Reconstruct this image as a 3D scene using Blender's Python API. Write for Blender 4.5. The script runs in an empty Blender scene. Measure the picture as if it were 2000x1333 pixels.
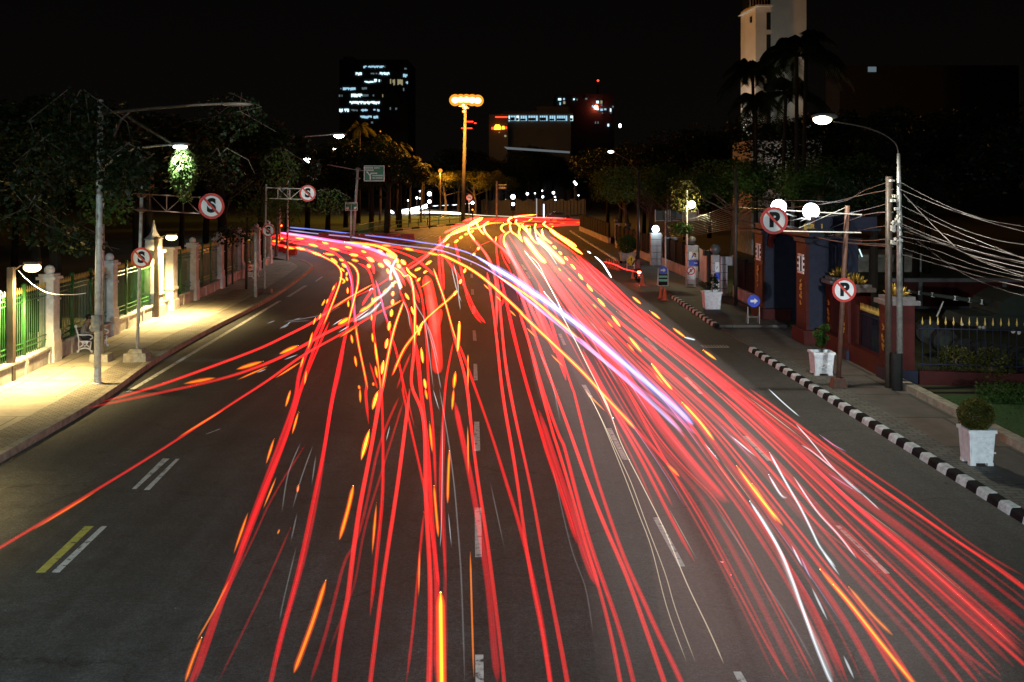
import bpy, math, random
from mathutils import Vector, Matrix
R = math.radians
# ------------------------------------------------------------------ camera, world, exposure
sc = bpy.context.scene
col = sc.collection
CH = 6.5                                   # eye height on the footbridge
cam_d = bpy.data.cameras.new("camera"); cam = bpy.data.objects.new("camera", cam_d); col.objects.link(cam)
cam.location = (0, 0, CH); cam.rotation_euler = (R(90), 0, 0)
cam_d.sensor_width = 36; cam_d.lens = 36; cam_d.shift_y = -306.5/2000
cam_d.clip_start = 0.1; cam_d.clip_end = 3000
sc.camera = cam
w = bpy.data.worlds.new("World"); sc.world = w; w.use_nodes = True
bg = w.node_tree.nodes['Background']; bg.inputs[0].default_value = (0.0017, 0.0013, 0.0011, 1); bg.inputs[1].default_value = 1.0
_n = w.node_tree.nodes; _tc = _n.new('ShaderNodeTexCoord'); _sx = _n.new('ShaderNodeSeparateXYZ'); _rp = _n.new('ShaderNodeValToRGB')      # faint town glow low in the sky
w.node_tree.links.new(_tc.outputs['Generated'], _sx.inputs[0]); w.node_tree.links.new(_sx.outputs['Z'], _rp.inputs['Fac']); w.node_tree.links.new(_rp.outputs['Color'], bg.inputs[0])
_rp.color_ramp.elements[0].color = (.0030,.0023,.0018,1); _rp.color_ramp.elements[0].position = .0; _rp.color_ramp.elements[1].color = (.0015,.0013,.0013,1); _rp.color_ramp.elements[1].position = .22
sc.view_settings.view_transform = 'Standard'; sc.view_settings.look = 'None'
sc.view_settings.exposure = 0; sc.view_settings.gamma = 1
sc.cycles.transparent_max_bounces = 128
sc.cycles.max_bounces = 6; sc.cycles.diffuse_bounces = 3; sc.cycles.volume_bounces = 0
sc.cycles.use_denoising = True
sc.cycles.sample_clamp_indirect = 4
sc.cycles.light_sampling_threshold = 0.01

def light(name, kind, loc, power, color, size=0.2, target=None, cone=None, blend=0.5):
    d = bpy.data.lights.new(name, kind); d.energy = power; d.color = color
    if kind == 'AREA': d.shape = 'DISK'; d.size = size
    else: d.shadow_soft_size = size
    if kind == 'SPOT': d.spot_size = R(cone or 120); d.spot_blend = blend
    o = bpy.data.objects.new(name, d); col.objects.link(o); o.location = loc
    if target is not None: o.rotation_euler = (Vector(target)-Vector(loc)).to_track_quat('-Z', 'Y').to_euler()
    return o

# ------------------------------------------------------------------ measuring helpers
def G(px, py, z=0.0):
    y = (CH-z)*2000/(py-360); return Vector(((px-1000)/2000*y, y, z))
def P(px, py, y): return Vector(((px-1000)/2000*y, y, CH-(py-360)/2000*y))
def X(px, y): return (px-1000)/2000*y
def Z(py, y): return CH-(py-360)/2000*y

# ------------------------------------------------------------------ mesh builder
class MB:
    def __init__(s): s.v = []; s.f = []; s.m = []
    def add(s, vs, fs, m=0):
        n = len(s.v); s.v += [Vector(q) for q in vs]; s.f += [tuple(i+n for i in f) for f in fs]; s.m += [m]*len(fs); return s
    def box(s, a, b, m=0):
        x0, y0, z0 = a; x1, y1, z1 = b
        return s.add([(x0,y0,z0),(x1,y0,z0),(x1,y1,z0),(x0,y1,z0),(x0,y0,z1),(x1,y0,z1),(x1,y1,z1),(x0,y1,z1)],
                     [(3,2,1,0),(4,5,6,7),(0,1,5,4),(1,2,6,5),(2,3,7,6),(3,0,4,7)], m)
    def cbox(s, c, d, m=0, rz=0, taper=1.0, ry=0):
        c = Vector(c); hx, hy, hz = d[0]/2, d[1]/2, d[2]/2; M = Matrix.Rotation(rz, 3, 'Z') @ Matrix.Rotation(ry, 3, 'Y')
        vs = []
        for z, t in ((-hz, taper), (hz, 1.0)):
            for x, y in ((-hx,-hy),(hx,-hy),(hx,hy),(-hx,hy)): vs.append(c + M @ Vector((x*t, y*t, z)))
        return s.add(vs, [(3,2,1,0),(4,5,6,7),(0,1,5,4),(1,2,6,5),(2,3,7,6),(3,0,4,7)], m)
    def tube(s, pts, rad, n=8, m=0, caps=True):
        pts = [Vector(p) for p in pts]
        if not isinstance(rad, (list, tuple)): rad = [rad]*len(pts)
        b = len(s.v); up = None
        for i, p in enumerate(pts):
            t = (pts[min(i+1, len(pts)-1)]-pts[max(i-1, 0)]).normalized()
            if up is None:
                ref = Vector((0,0,1)) if abs(t.z) < 0.9 else Vector((0,1,0)); u = t.cross(ref).normalized()
            else:
                u = (up - t*up.dot(t)); u = u.normalized() if u.length > 1e-6 else t.orthogonal().normalized()
            up = u; v = t.cross(u)
            for k in range(n):
                a = 2*math.pi*k/n; s.v.append(p+(u*math.cos(a)+v*math.sin(a))*rad[i])
        fs = []
        for i in range(len(pts)-1):
            for k in range(n):
                k2 = (k+1) % n; fs.append((b+i*n+k, b+i*n+k2, b+(i+1)*n+k2, b+(i+1)*n+k))
        if caps:
            fs.append(tuple(b+k for k in reversed(range(n)))); e = b+(len(pts)-1)*n; fs.append(tuple(e+k for k in range(n)))
        s.f += fs; s.m += [m]*len(fs); return s
    def lathe(s, c, prof, n=16, m=0):
        c = Vector(c); pts = [c+Vector((0,0,z)) for r, z in prof]; b = len(s.v)
        for r, z in prof:
            for k in range(n):
                a = 2*math.pi*k/n; s.v.append(c+Vector((r*math.cos(a), r*math.sin(a), z)))
        fs = []
        for i in range(len(prof)-1):
            for k in range(n):
                k2 = (k+1) % n; fs.append((b+i*n+k, b+i*n+k2, b+(i+1)*n+k2, b+(i+1)*n+k))
        fs.append(tuple(b+k for k in reversed(range(n)))); e = b+(len(prof)-1)*n; fs.append(tuple(e+k for k in range(n)))
        s.f += fs; s.m += [m]*len(fs); return s
    def ball(s, c, r, n=12, m=0, sc_=(1,1,1)):
        c = Vector(c); k = n//2; b = len(s.v); fs = []
        for i in range(1, k):
            th = math.pi*i/k
            for j in range(n):
                a = 2*math.pi*j/n; s.v.append(c+Vector((r*sc_[0]*math.sin(th)*math.cos(a), r*sc_[1]*math.sin(th)*math.sin(a), r*sc_[2]*math.cos(th))))
        t = len(s.v); s.v.append(c+Vector((0,0,r*sc_[2]))); s.v.append(c-Vector((0,0,r*sc_[2])))
        for i in range(k-2):
            for j in range(n):
                j2 = (j+1) % n; fs.append((b+i*n+j, b+(i+1)*n+j, b+(i+1)*n+j2, b+i*n+j2))
        for j in range(n):
            j2 = (j+1) % n; fs.append((t, b+j, b+j2)); fs.append((t+1, b+(k-2)*n+j2, b+(k-2)*n+j))
        s.f += fs; s.m += [m]*len(fs); return s
    def disc(s, c, r, th, n=32, m=0, r0=0):       # plate facing -Y (towards the traffic), r0 > 0 makes a ring
        c = Vector(c); vs = []; fs = []
        for y in (0, th):
            for k in range(n):
                a = 2*math.pi*k/n; vs.append(c+Vector((r*math.cos(a), y, r*math.sin(a))))
        if r0:
            for y in (0, th):
                for k in range(n):
                    a = 2*math.pi*k/n; vs.append(c+Vector((r0*math.cos(a), y, r0*math.sin(a))))
        for k in range(n):
            k2 = (k+1) % n; fs.append((k, n+k, n+k2, k2))
            if r0: fs += [(k, k2, 2*n+k2, 2*n+k), (n+k2, n+k, 3*n+k, 3*n+k2), (2*n+k, 2*n+k2, 3*n+k2, 3*n+k)]
        if not r0: fs += [tuple(range(n)), tuple(reversed(range(n, 2*n)))]
        return s.add(vs, fs, m)
    def poly(s, pts, z0, z1, m=0):                # prism of a ground polygon (counter-clockwise)
        n = len(pts); vs = [(p[0], p[1], z0) for p in pts]+[(p[0], p[1], z1) for p in pts]
        fs = [tuple(reversed(range(n))), tuple(range(n, 2*n))]+[(i, (i+1) % n, n+(i+1) % n, n+i) for i in range(n)]
        return s.add(vs, fs, m)
    def plate(s, pts, y0, y1, m=0):               # prism of an x,z outline seen from -Y (counter-clockwise)
        n = len(pts); vs = [(p[0], y0, p[1]) for p in pts]+[(p[0], y1, p[1]) for p in pts]
        fs = [tuple(range(n)), tuple(reversed(range(n, 2*n)))]+[((i+1) % n, i, n+i, n+(i+1) % n) for i in range(n)]
        return s.add(vs, fs, m)
    def build(s, name, mats, parent=None, loc=None, smooth=False):
        off = Vector((0,0,0))
        if parent is not None:
            q = parent
            while q is not None: off += Vector(q.location); q = q.parent
        elif loc is not None: off = Vector(loc)
        me = bpy.data.meshes.new(name); me.from_pydata([tuple(v-off) for v in s.v], [], s.f)
        if not isinstance(mats, (list, tuple)): mats = [mats]
        for mt in mats: me.materials.append(mt)
        for i, p in enumerate(me.polygons):
            p.material_index = s.m[i]; p.use_smooth = smooth
        o = bpy.data.objects.new(name, me); col.objects.link(o)
        if parent is not None: o.parent = parent
        elif loc is not None: o.location = loc
        return o

def tag(o, label=None, cat=None, group=None, kind=None):
    if label: o['label'] = label
    if cat: o['category'] = cat
    if group: o['group'] = group
    if kind: o['kind'] = kind
    return o
def thing(name, loc, label, cat, group=None):
    o = bpy.data.objects.new(name, None); o.empty_display_size = 0.2; col.objects.link(o); o.location = loc
    return tag(o, label, cat, group)
def dup(root, loc, rz=0, label=None, group=None, s=1.0):
    r = root.copy(); col.objects.link(r); r.location = loc; r.rotation_euler = (0, 0, rz); r.scale = (s, s, s) if not isinstance(s, tuple) else s
    if label: r['label'] = label
    if group: r['group'] = group
    for ch in list(root.children):
        c = ch.copy(); col.objects.link(c); c.parent = r
        for g in list(ch.children):
            d = g.copy(); col.objects.link(d); d.parent = c
    return r
ORD = ['nearest', 'second nearest', 'third nearest', 'fourth nearest', 'fifth nearest', 'sixth nearest', 'seventh nearest', 'eighth nearest', 'ninth nearest', 'tenth nearest', 'eleventh nearest', 'twelfth nearest']

# ------------------------------------------------------------------ materials
def mat(name, c, rough=0.6, metal=0.0, var=0.25, scale=3.0, bump=0.0, c2=None, detail=6, spec=0.5):
    m = bpy.data.materials.new(name); m.use_nodes = True; nt = m.node_tree; b = nt.nodes['Principled BSDF']
    b.inputs['Roughness'].default_value = rough; b.inputs['Metallic'].default_value = metal; b.inputs['Specular IOR Level'].default_value = spec
    tc = nt.nodes.new('ShaderNodeTexCoord'); no = nt.nodes.new('ShaderNodeTexNoise'); no.inputs['Scale'].default_value = scale; no.inputs['Detail'].default_value = detail
    no.inputs['Roughness'].default_value = 0.65
    nt.links.new(tc.outputs['Object'], no.inputs['Vector'])
    cr = nt.nodes.new('ShaderNodeValToRGB'); e = cr.color_ramp.elements; e[0].position = 0.3; e[1].position = 0.7
    k = c2 or tuple(x*(1-var) for x in c); e[0].color = (*k, 1); e[1].color = (*c, 1) if c2 else (*[min(1, x*(1+var*0.6)) for x in c], 1)
    nt.links.new(no.outputs['Fac'], cr.inputs['Fac']); nt.links.new(cr.outputs['Color'], b.inputs['Base Color'])
    if bump:
        bp = nt.nodes.new('ShaderNodeBump'); bp.inputs['Strength'].default_value = bump; bp.inputs['Distance'].default_value = 0.02
        nt.links.new(no.outputs['Fac'], bp.inputs['Height']); nt.links.new(bp.outputs['Normal'], b.inputs['Normal'])
    return m
def emit(name, c, s):
    m = bpy.data.materials.new(name); m.use_nodes = True; nt = m.node_tree; nt.nodes.clear()
    e = nt.nodes.new('ShaderNodeEmission'); e.inputs[0].default_value = (*c, 1); e.inputs[1].default_value = s
    o = nt.nodes.new('ShaderNodeOutputMaterial'); nt.links.new(e.outputs[0], o.inputs['Surface']); return m
def glow(name, c, s):                       # light hanging in the air: a pure emission volume
    m = bpy.data.materials.new(name); m.use_nodes = True; nt = m.node_tree; nt.nodes.clear()
    e = nt.nodes.new('ShaderNodeEmission'); e.inputs[0].default_value = (*c, 1); e.inputs[1].default_value = s
    o = nt.nodes.new('ShaderNodeOutputMaterial'); nt.links.new(e.outputs[0], o.inputs['Volume']); return m
def leafmat(name, c, trans=0.5):
    m = bpy.data.materials.new(name); m.use_nodes = True; nt = m.node_tree; b = nt.nodes['Principled BSDF']
    out = nt.nodes['Material Output']; tc = nt.nodes.new('ShaderNodeTexCoord'); no = nt.nodes.new('ShaderNodeTexNoise'); no.inputs['Scale'].default_value = 2.5
    nt.links.new(tc.outputs['Object'], no.inputs['Vector']); cr = nt.nodes.new('ShaderNodeValToRGB'); e = cr.color_ramp.elements
    e[0].position = .3; e[1].position = .7; e[0].color = (c[0]*.55, c[1]*.6, c[2]*.5, 1); e[1].color = (c[0]*1.35, c[1]*1.25, c[2]*1.1, 1)
    nt.links.new(no.outputs['Fac'], cr.inputs['Fac']); nt.links.new(cr.outputs['Color'], b.inputs['Base Color']); b.inputs['Roughness'].default_value = .5; b.inputs['Specular IOR Level'].default_value = .2
    tr = nt.nodes.new('ShaderNodeBsdfTranslucent'); nt.links.new(cr.outputs['Color'], tr.inputs['Color'])
    mx = nt.nodes.new('ShaderNodeMixShader'); mx.inputs[0].default_value = trans
    nt.links.new(b.outputs[0], mx.inputs[1]); nt.links.new(tr.outputs[0], mx.inputs[2]); nt.links.new(mx.outputs[0], out.inputs['Surface']); return m

def asphalt_mat():
    m = bpy.data.materials.new("asphalt"); m.use_nodes = True; nt = m.node_tree; b = nt.nodes['Principled BSDF']; L = nt.links.new
    tc = nt.nodes.new('ShaderNodeTexCoord')
    def noise(s, d=6, r=.6):
        n = nt.nodes.new('ShaderNodeTexNoise'); n.inputs['Scale'].default_value = s; n.inputs['Detail'].default_value = d; n.inputs['Roughness'].default_value = r; L(tc.outputs['Object'], n.inputs['Vector']); return n
    mp = nt.nodes.new('ShaderNodeMapping'); mp.inputs['Scale'].default_value = (1.1, .05, 1); L(tc.outputs['Object'], mp.inputs['Vector'])
    streak = nt.nodes.new('ShaderNodeTexNoise'); streak.inputs['Scale'].default_value = 1.0; streak.inputs['Detail'].default_value = 4; L(mp.outputs[0], streak.inputs['Vector'])
    big = noise(.16, 5); fine = noise(38, 3, .8); med = noise(2.2, 6, .7)
    cr = nt.nodes.new('ShaderNodeValToRGB'); e = cr.color_ramp.elements; e[0].position = .35; e[1].position = .68; e[0].color = (.034,.036,.036,1); e[1].color = (.060,.062,.060,1); L(big.outputs['Fac'], cr.inputs['Fac'])
    def mul(a, fac, lo, hi, f0=.38, f1=.62):
        r = nt.nodes.new('ShaderNodeMapRange'); r.inputs['From Min'].default_value = f0; r.inputs['From Max'].default_value = f1; r.inputs['To Min'].default_value = lo; r.inputs['To Max'].default_value = hi; L(fac, r.inputs['Value'])
        x = nt.nodes.new('ShaderNodeMixRGB'); x.blend_type = 'MULTIPLY'; x.inputs[0].default_value = 1; L(a, x.inputs[1]); L(r.outputs[0], x.inputs[2]); return x.outputs[0]
    c = mul(cr.outputs[0], streak.outputs['Fac'], .74, 1.18); c = mul(c, fine.outputs['Fac'], .50, 1.5); c = mul(c, med.outputs['Fac'], .76, 1.2); grn = noise(13, 4, .85); c = mul(c, grn.outputs['Fac'], .62, 1.4)
    wv = nt.nodes.new('ShaderNodeTexVoronoi'); wv.feature = 'DISTANCE_TO_EDGE'; wv.inputs['Scale'].default_value = .17
    wn = noise(.9, 6, .75); wa = nt.nodes.new('ShaderNodeMixRGB'); wa.blend_type = 'ADD'; wa.inputs[0].default_value = 1.0; L(tc.outputs['Object'], wa.inputs[1]); L(wn.outputs['Color'], wa.inputs[2]); L(wa.outputs[0], wv.inputs['Vector'])
    wr = nt.nodes.new('ShaderNodeMapRange'); wr.inputs['From Min'].default_value = .0; wr.inputs['From Max'].default_value = .006; wr.inputs['To Min'].default_value = .45; wr.inputs['To Max'].default_value = 1; L(wv.outputs['Distance'], wr.inputs['Value'])
    wx = nt.nodes.new('ShaderNodeMixRGB'); wx.blend_type = 'MULTIPLY'; wx.inputs[0].default_value = 1; L(c, wx.inputs[1]); L(wr.outputs[0], wx.inputs[2]); c = wx.outputs[0]
    vs_ = nt.nodes.new('ShaderNodeTexVoronoi'); vs_.inputs['Scale'].default_value = 1.3; L(wa.outputs[0], vs_.inputs['Vector'])
    vr = nt.nodes.new('ShaderNodeMapRange'); vr.inputs['From Min'].default_value = .03; vr.inputs['From Max'].default_value = .16; vr.inputs['To Min'].default_value = .55; vr.inputs['To Max'].default_value = 1; L(vs_.outputs['Distance'], vr.inputs['Value'])
    vx = nt.nodes.new('ShaderNodeMixRGB'); vx.blend_type = 'MULTIPLY'; vx.inputs[0].default_value = 1; L(c, vx.inputs[1]); L(vr.outputs[0], vx.inputs[2]); c = vx.outputs[0]
    # pale grit specks
    vo = nt.nodes.new('ShaderNodeTexVoronoi'); vo.inputs['Scale'].default_value = 3.1; L(tc.outputs['Object'], vo.inputs['Vector'])
    lt = nt.nodes.new('ShaderNodeMath'); lt.operation = 'LESS_THAN'; lt.inputs[1].default_value = .045; L(vo.outputs['Distance'], lt.inputs[0])
    gt = nt.nodes.new('ShaderNodeMath'); gt.operation = 'GREATER_THAN'; gt.inputs[1].default_value = .60; L(med.outputs['Fac'], gt.inputs[0])
    mm = nt.nodes.new('ShaderNodeMath'); mm.operation = 'MULTIPLY'; L(lt.outputs[0], mm.inputs[0]); L(gt.outputs[0], mm.inputs[1])
    mx = nt.nodes.new('ShaderNodeMixRGB'); mx.inputs[2].default_value = (.28,.27,.24,1); L(mm.outputs[0], mx.inputs[0]); L(c, mx.inputs[1])
    L(mx.outputs[0], b.inputs['Base Color'])
    rr = nt.nodes.new('ShaderNodeMapRange'); rr.inputs['To Min'].default_value = .62; rr.inputs['To Max'].default_value = .85; L(med.outputs['Fac'], rr.inputs['Value']); L(rr.outputs[0], b.inputs['Roughness'])
    bp = nt.nodes.new('ShaderNodeBump'); bp.inputs['Strength'].default_value = .5; bp.inputs['Distance'].default_value = .012; L(grn.outputs['Fac'], bp.inputs['Height']); L(bp.outputs[0], b.inputs['Normal'])
    return m
def paving_mat(name, c, c2, bw, bh, mortar, scale=1.0, rz=0.0, seam=(.05,.045,.035), off=.5, pos=(0,0,0)):
    m = bpy.data.materials.new(name); m.use_nodes = True; nt = m.node_tree; b = nt.nodes['Principled BSDF']; L = nt.links.new
    tc = nt.nodes.new('ShaderNodeTexCoord'); mp = nt.nodes.new('ShaderNodeMapping'); mp.inputs['Rotation'].default_value = (0,0,rz); mp.inputs['Location'].default_value = pos; L(tc.outputs['Object'], mp.inputs[0])
    nn = nt.nodes.new('ShaderNodeTexNoise'); nn.inputs['Scale'].default_value = .8; nn.inputs['Detail'].default_value = 5; L(tc.outputs['Object'], nn.inputs['Vector'])
    ad = nt.nodes.new('ShaderNodeMixRGB'); ad.blend_type = 'ADD'; ad.inputs[0].default_value = .05; L(mp.outputs[0], ad.inputs[1]); L(nn.outputs['Color'], ad.inputs[2])
    br = nt.nodes.new('ShaderNodeTexBrick'); br.offset = off; L(ad.outputs[0], br.inputs['Vector']); br.inputs['Scale'].default_value = scale
    br.inputs['Brick Width'].default_value = bw; br.inputs['Row Height'].default_value = bh; br.inputs['Mortar Size'].default_value = mortar
    br.inputs['Color1'].default_value = (*c, 1); br.inputs['Color2'].default_value = (*c2, 1); br.inputs['Mortar'].default_value = (*seam, 1); br.inputs['Mortar Smooth'].default_value = .3
    n2 = nt.nodes.new('ShaderNodeTexNoise'); n2.inputs['Scale'].default_value = 1.3; n2.inputs['Detail'].default_value = 8; n2.inputs['Roughness'].default_value = .7; L(tc.outputs['Object'], n2.inputs['Vector'])
    r = nt.nodes.new('ShaderNodeMapRange'); r.inputs['From Min'].default_value = .3; r.inputs['From Max'].default_value = .7; r.inputs['To Min'].default_value = .6; r.inputs['To Max'].default_value = 1.15; L(n2.outputs['Fac'], r.inputs['Value'])
    x = nt.nodes.new('ShaderNodeMixRGB'); x.blend_type = 'MULTIPLY'; x.inputs[0].default_value = 1; L(br.outputs['Color'], x.inputs[1]); L(r.outputs[0], x.inputs[2]); L(x.outputs[0], b.inputs['Base Color'])
    b.inputs['Roughness'].default_value = .8
    bp = nt.nodes.new('ShaderNodeBump'); bp.inputs['Strength'].default_value = .5; bp.inputs['Distance'].default_value = .01; L(x.outputs[0], bp.inputs['Height']); L(bp.outputs[0], b.inputs['Normal'])
    return m
def worn_paint(name, c, thr=.42):
    m = mat(name, c, .75, scale=7, detail=9); nt = m.node_tree; L = nt.links.new; b = nt.nodes['Principled BSDF']
    tc = nt.nodes.new('ShaderNodeTexCoord'); n = nt.nodes.new('ShaderNodeTexNoise'); n.inputs['Scale'].default_value = 6; n.inputs['Detail'].default_value = 10; n.inputs['Roughness'].default_value = .75; L(tc.outputs['Object'], n.inputs['Vector'])
    r = nt.nodes.new('ShaderNodeMapRange'); r.inputs['From Min'].default_value = thr-.03; r.inputs['From Max'].default_value = thr+.05; L(n.outputs['Fac'], r.inputs['Value'])
    x = nt.nodes.new('ShaderNodeMixRGB'); x.inputs[1].default_value = (.05,.05,.05,1); src = b.inputs['Base Color'].links[0].from_socket; L(r.outputs[0], x.inputs[0]); L(src, x.inputs[2]); L(x.outputs[0], b.inputs['Base Color']); return m
M = {}
M['asphalt'] = asphalt_mat()
M['slab'] = paving_mat('pavement_slab', (.42,.37,.28), (.34,.30,.23), 1.9, 2.6, .02, 1, R(-3), off=0.3)
M['border'] = paving_mat('pavement_brick', (.30,.26,.20), (.22,.19,.15), .24, .12, .014)
M['rslab'] = paving_mat('right_pavement', (.135,.105,.09), (.095,.085,.08), 2.4, 3.1, .06, 1, 0, (.045,.05,.04), .1)
M['rborder'] = paving_mat('right_border', (.15,.15,.14), (.10,.10,.095), .35, .18, .02)
M['kerb'] = mat('kerb_concrete', (.30,.27,.22), .85, var=.5, scale=4, bump=.4)
M['kwhite'] = mat('kerb_white', (.60,.67,.72), .7, var=.45, scale=6, bump=.3)
M['kblack'] = mat('kerb_black', (.010,.011,.015), .8, var=.4, scale=6, bump=.3, spec=.1)
M['paint'] = worn_paint('road_paint', (.60,.60,.58))
M['paint_y'] = worn_paint('road_paint_yellow', (.50,.46,.09), .40)
M['pale'] = mat('pale_plaster', (.62,.60,.58), .75, var=.35, scale=2.5, bump=.3)
M['plinth'] = mat('wall_plaster', (.50,.47,.44), .8, var=.45, scale=1.8, bump=.3)
M['green'] = mat('green_iron', (.03,.14,.035), .4, var=.35, scale=5)
M['gold'] = mat('gold_paint', (.75,.50,.10), .3, .8, var=.4, scale=9)
M['tip'] = mat('gold_tip', (.80,.55,.15), .35, .3)
M['steel'] = mat('galvanised', (.42,.42,.40), .4, .6, var=.4, scale=6)
M['steel_l'] = mat('galvanised_pale', (.55,.54,.50), .5, .2, var=.4, scale=5)
M['darkpost'] = mat('dark_post', (.055,.04,.032), .5, var=.4)
M['rust'] = mat('rusty_post', (.10,.045,.03), .65, var=.4, scale=6)
M['black'] = mat('black_rubber', (.016,.016,.016), .7, spec=.15)
M['wire'] = mat('cable', (.05,.05,.055), .5)
M['signwhite'] = mat('sign_white', (.72,.73,.75), .45, var=.12)
M['signred'] = mat('sign_red', (.50,.025,.02), .4, var=.15)
M['signblack'] = mat('sign_black', (.012,.012,.014), .7, spec=.1)
M['signblue'] = mat('sign_blue', (.02,.05,.55), .4, var=.15)
M['signgreen'] = mat('sign_green', (.0,.16,.075), .5, var=.1)
M['signyellow'] = mat('sign_yellow', (.80,.62,.02), .4, var=.12)
M['sgreen2'] = mat('pale_green', (.18,.55,.36), .4)
M['concrete'] = mat('concrete', (.34,.31,.25), .9, var=.4, scale=6, bump=.5)
M['navy'] = mat('navy_stone', (.016,.019,.036), .6, var=.3, spec=.15); M['sheet'] = mat('dark_sheet', (.018,.018,.02), .9, spec=.05)
M['dred'] = mat('dark_red_stone', (.05,.006,.005), .65, var=.35, spec=.2)
M['orange'] = mat('orange_plastic', (.62,.11,.035), .5, var=.3)
M['barrier'] = mat('barrier_plastic', (.40,.05,.02), .5, var=.3)
M['tile'] = mat('pier_tile', (.34,.34,.38), .5, var=.2, scale=4)
M['soil'] = mat('soil', (.03,.022,.015), .9)
M['grass'] = mat('grass_green', (.028,.08,.012), .9, c2=(.012,.04,.008), scale=14, bump=.6, detail=10)
M['grassd'] = mat('park_ground', (.055,.06,.02), .9, c2=(.03,.03,.012), scale=2)
M['bark'] = mat('bark', (.12,.09,.065), .9, var=.5, scale=8, bump=.6)
M['barkd'] = mat('bark_shaded', (.02,.016,.012), .95, spec=.05); M['leaf'] = leafmat('leaf', (.05,.105,.026)); M['leafb'] = leafmat('leaf_lit', (.10,.16,.05), .6); M['leaf2'] = leafmat('leaf_olive', (.10,.10,.026)); M['leafd'] = leafmat('leaf_shaded', (.009,.020,.007), .3)  # leafd and barkd have night shade in their colour, leafb has lamp light
M['greywall'] = mat('grey_facade', (.13,.13,.125), .9, var=.15, scale=.3); M['capstone'] = mat('cap_stone', (.14,.125,.13), .8); M['golds'] = mat('gilt', (.42,.27,.05), .35, .6, var=.4, scale=9); M['e_refw'] = emit('reflector_warm', (1,.48,.10), .75); M['e_sodc'] = emit('sodium_core', (1,.78,.30), 4); M['hoard'] = mat('hoarding_sheet', (.10,.095,.09), .9); M['glass'] = mat('dark_glass', (.02,.022,.028), .15)
M['bldg'] = mat('dark_cladding', (.035,.04,.05), .5)
M['white'] = mat('white_paint', (.78,.78,.78), .5, var=.15)
M['potwhite'] = mat('pot_white', (.80,.81,.86), .6, var=.22, scale=7, bump=.35)
M['tower'] = mat('tower_plaster', (.55,.53,.46), .8, var=.12, scale=.4)
M['skin'] = mat('skin', (.38,.19,.12), .5, var=.1); M['hair'] = mat('hair', (.012,.009,.008), .5)
M['shirt'] = mat('grey_shirt', (.24,.21,.18), .85, var=.2, scale=12); M['trousers'] = mat('dark_trousers', (.03,.025,.025), .8); M['shoe'] = mat('white_shoe', (.7,.7,.68), .6)
M['jacket'] = mat('dark_jacket', (.05,.03,.045), .7)
M['olive'] = mat('olive_paint', (.022,.027,.022), .75, spec=.2)
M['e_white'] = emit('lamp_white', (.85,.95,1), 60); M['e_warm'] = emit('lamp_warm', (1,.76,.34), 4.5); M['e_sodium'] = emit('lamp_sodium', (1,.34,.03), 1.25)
M['e_hot'] = emit('lamp_warm_white', (1,.97,.72), 8)
M['e_globe'] = emit('globe_white', (.80,.92,1), 14); M['e_win'] = emit('window_light', (.42,.75,.95), .9); M['e_wind'] = emit('window_light_dim', (.45,.62,.70), .22)
M['e_winw'] = emit('window_light_warm', (.9,.8,.45), .35); M['e_winb'] = emit('window_light_bright', (.65,.95,1), 1.6)
M['e_red'] = emit('red_light', (1,.03,.01), 6); M['e_tail'] = emit('tail_lamp', (1,.12,.05), 40); M['e_ora'] = emit('orange_light', (1,.30,.02), 5); M['e_small'] = emit('small_white', (.85,.93,1), 8)
def struct(o): o['kind'] = 'structure'; return o
def text(name, s, size, c, mt, parent, th=.01, bold=.0, face=(0,-1), align='CENTER', sx=1.0):
    cu = bpy.data.curves.new(name, 'FONT'); cu.body = s; cu.size = size; cu.extrude = th; cu.offset = bold*size; cu.align_x = align; cu.align_y = 'CENTER'
    o = bpy.data.objects.new(name, cu); col.objects.link(o); bpy.context.view_layer.update()
    me = bpy.data.meshes.new_from_object(o.evaluated_get(bpy.context.evaluated_depsgraph_get())); me.name = name
    bpy.data.objects.remove(o); bpy.data.curves.remove(cu)
    off = Vector((0,0,0)); q = parent
    while q is not None: off += Vector(q.location); q = q.parent
    for v in me.vertices:
        x, y, z = v.co.x*sx, v.co.y, v.co.z
        if face == (0,-1): p = Vector((x, -z, y))
        else: p = Vector((-z, -x, y))                      # faces -X
        v.co = Vector(c)+p-off
    me.materials.clear(); me.materials.append(mt)
    n = bpy.data.objects.new(name, me); col.objects.link(n); n.parent = parent; return n
# ------------------------------------------------------------------ ground, roads, pavements
m = MB(); m.box((-900,-60,-.6), (900,1600,-.03)); struct(m.build('ground', M['grassd']))
m = MB(); m.poly([(-75,-40),(45,-40),(45,235),(-75,235)], -.02, 0); struct(m.build('road', M['asphalt']))
def smooth2(pts, k=4):
    out = []
    for i in range(len(pts)-1):
        p0 = pts[max(i-1,0)]; p1 = pts[i]; p2 = pts[i+1]; p3 = pts[min(i+2, len(pts)-1)]
        for j in range(k):
            t = j/k; out.append(Vector([0.5*((2*p1[a])+(-p0[a]+p2[a])*t+(2*p0[a]-5*p1[a]+4*p2[a]-p3[a])*t*t+(-p0[a]+3*p1[a]-3*p2[a]+p3[a])*t**3) for a in range(len(p1))]))
    out.append(Vector(pts[-1])); return out
KL = [Vector((-11.25, -12, 0)), Vector((-11.3,0,0)), Vector((-11.5,12,0))]+[G(x, y, .18) for x, y in [(0,890),(192,780),(300,704),(400,647),(506,593),(558,562),(607,526)]]
tipL = [G(x, y, .18) for x, y in [(611,519),(600,512),(580,506),(540,500),(500,497),(440,492)]]
kl = [Vector((p.x, p.y)) for p in smooth2([(p.x, p.y) for p in KL+tipL], 3)]
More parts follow.
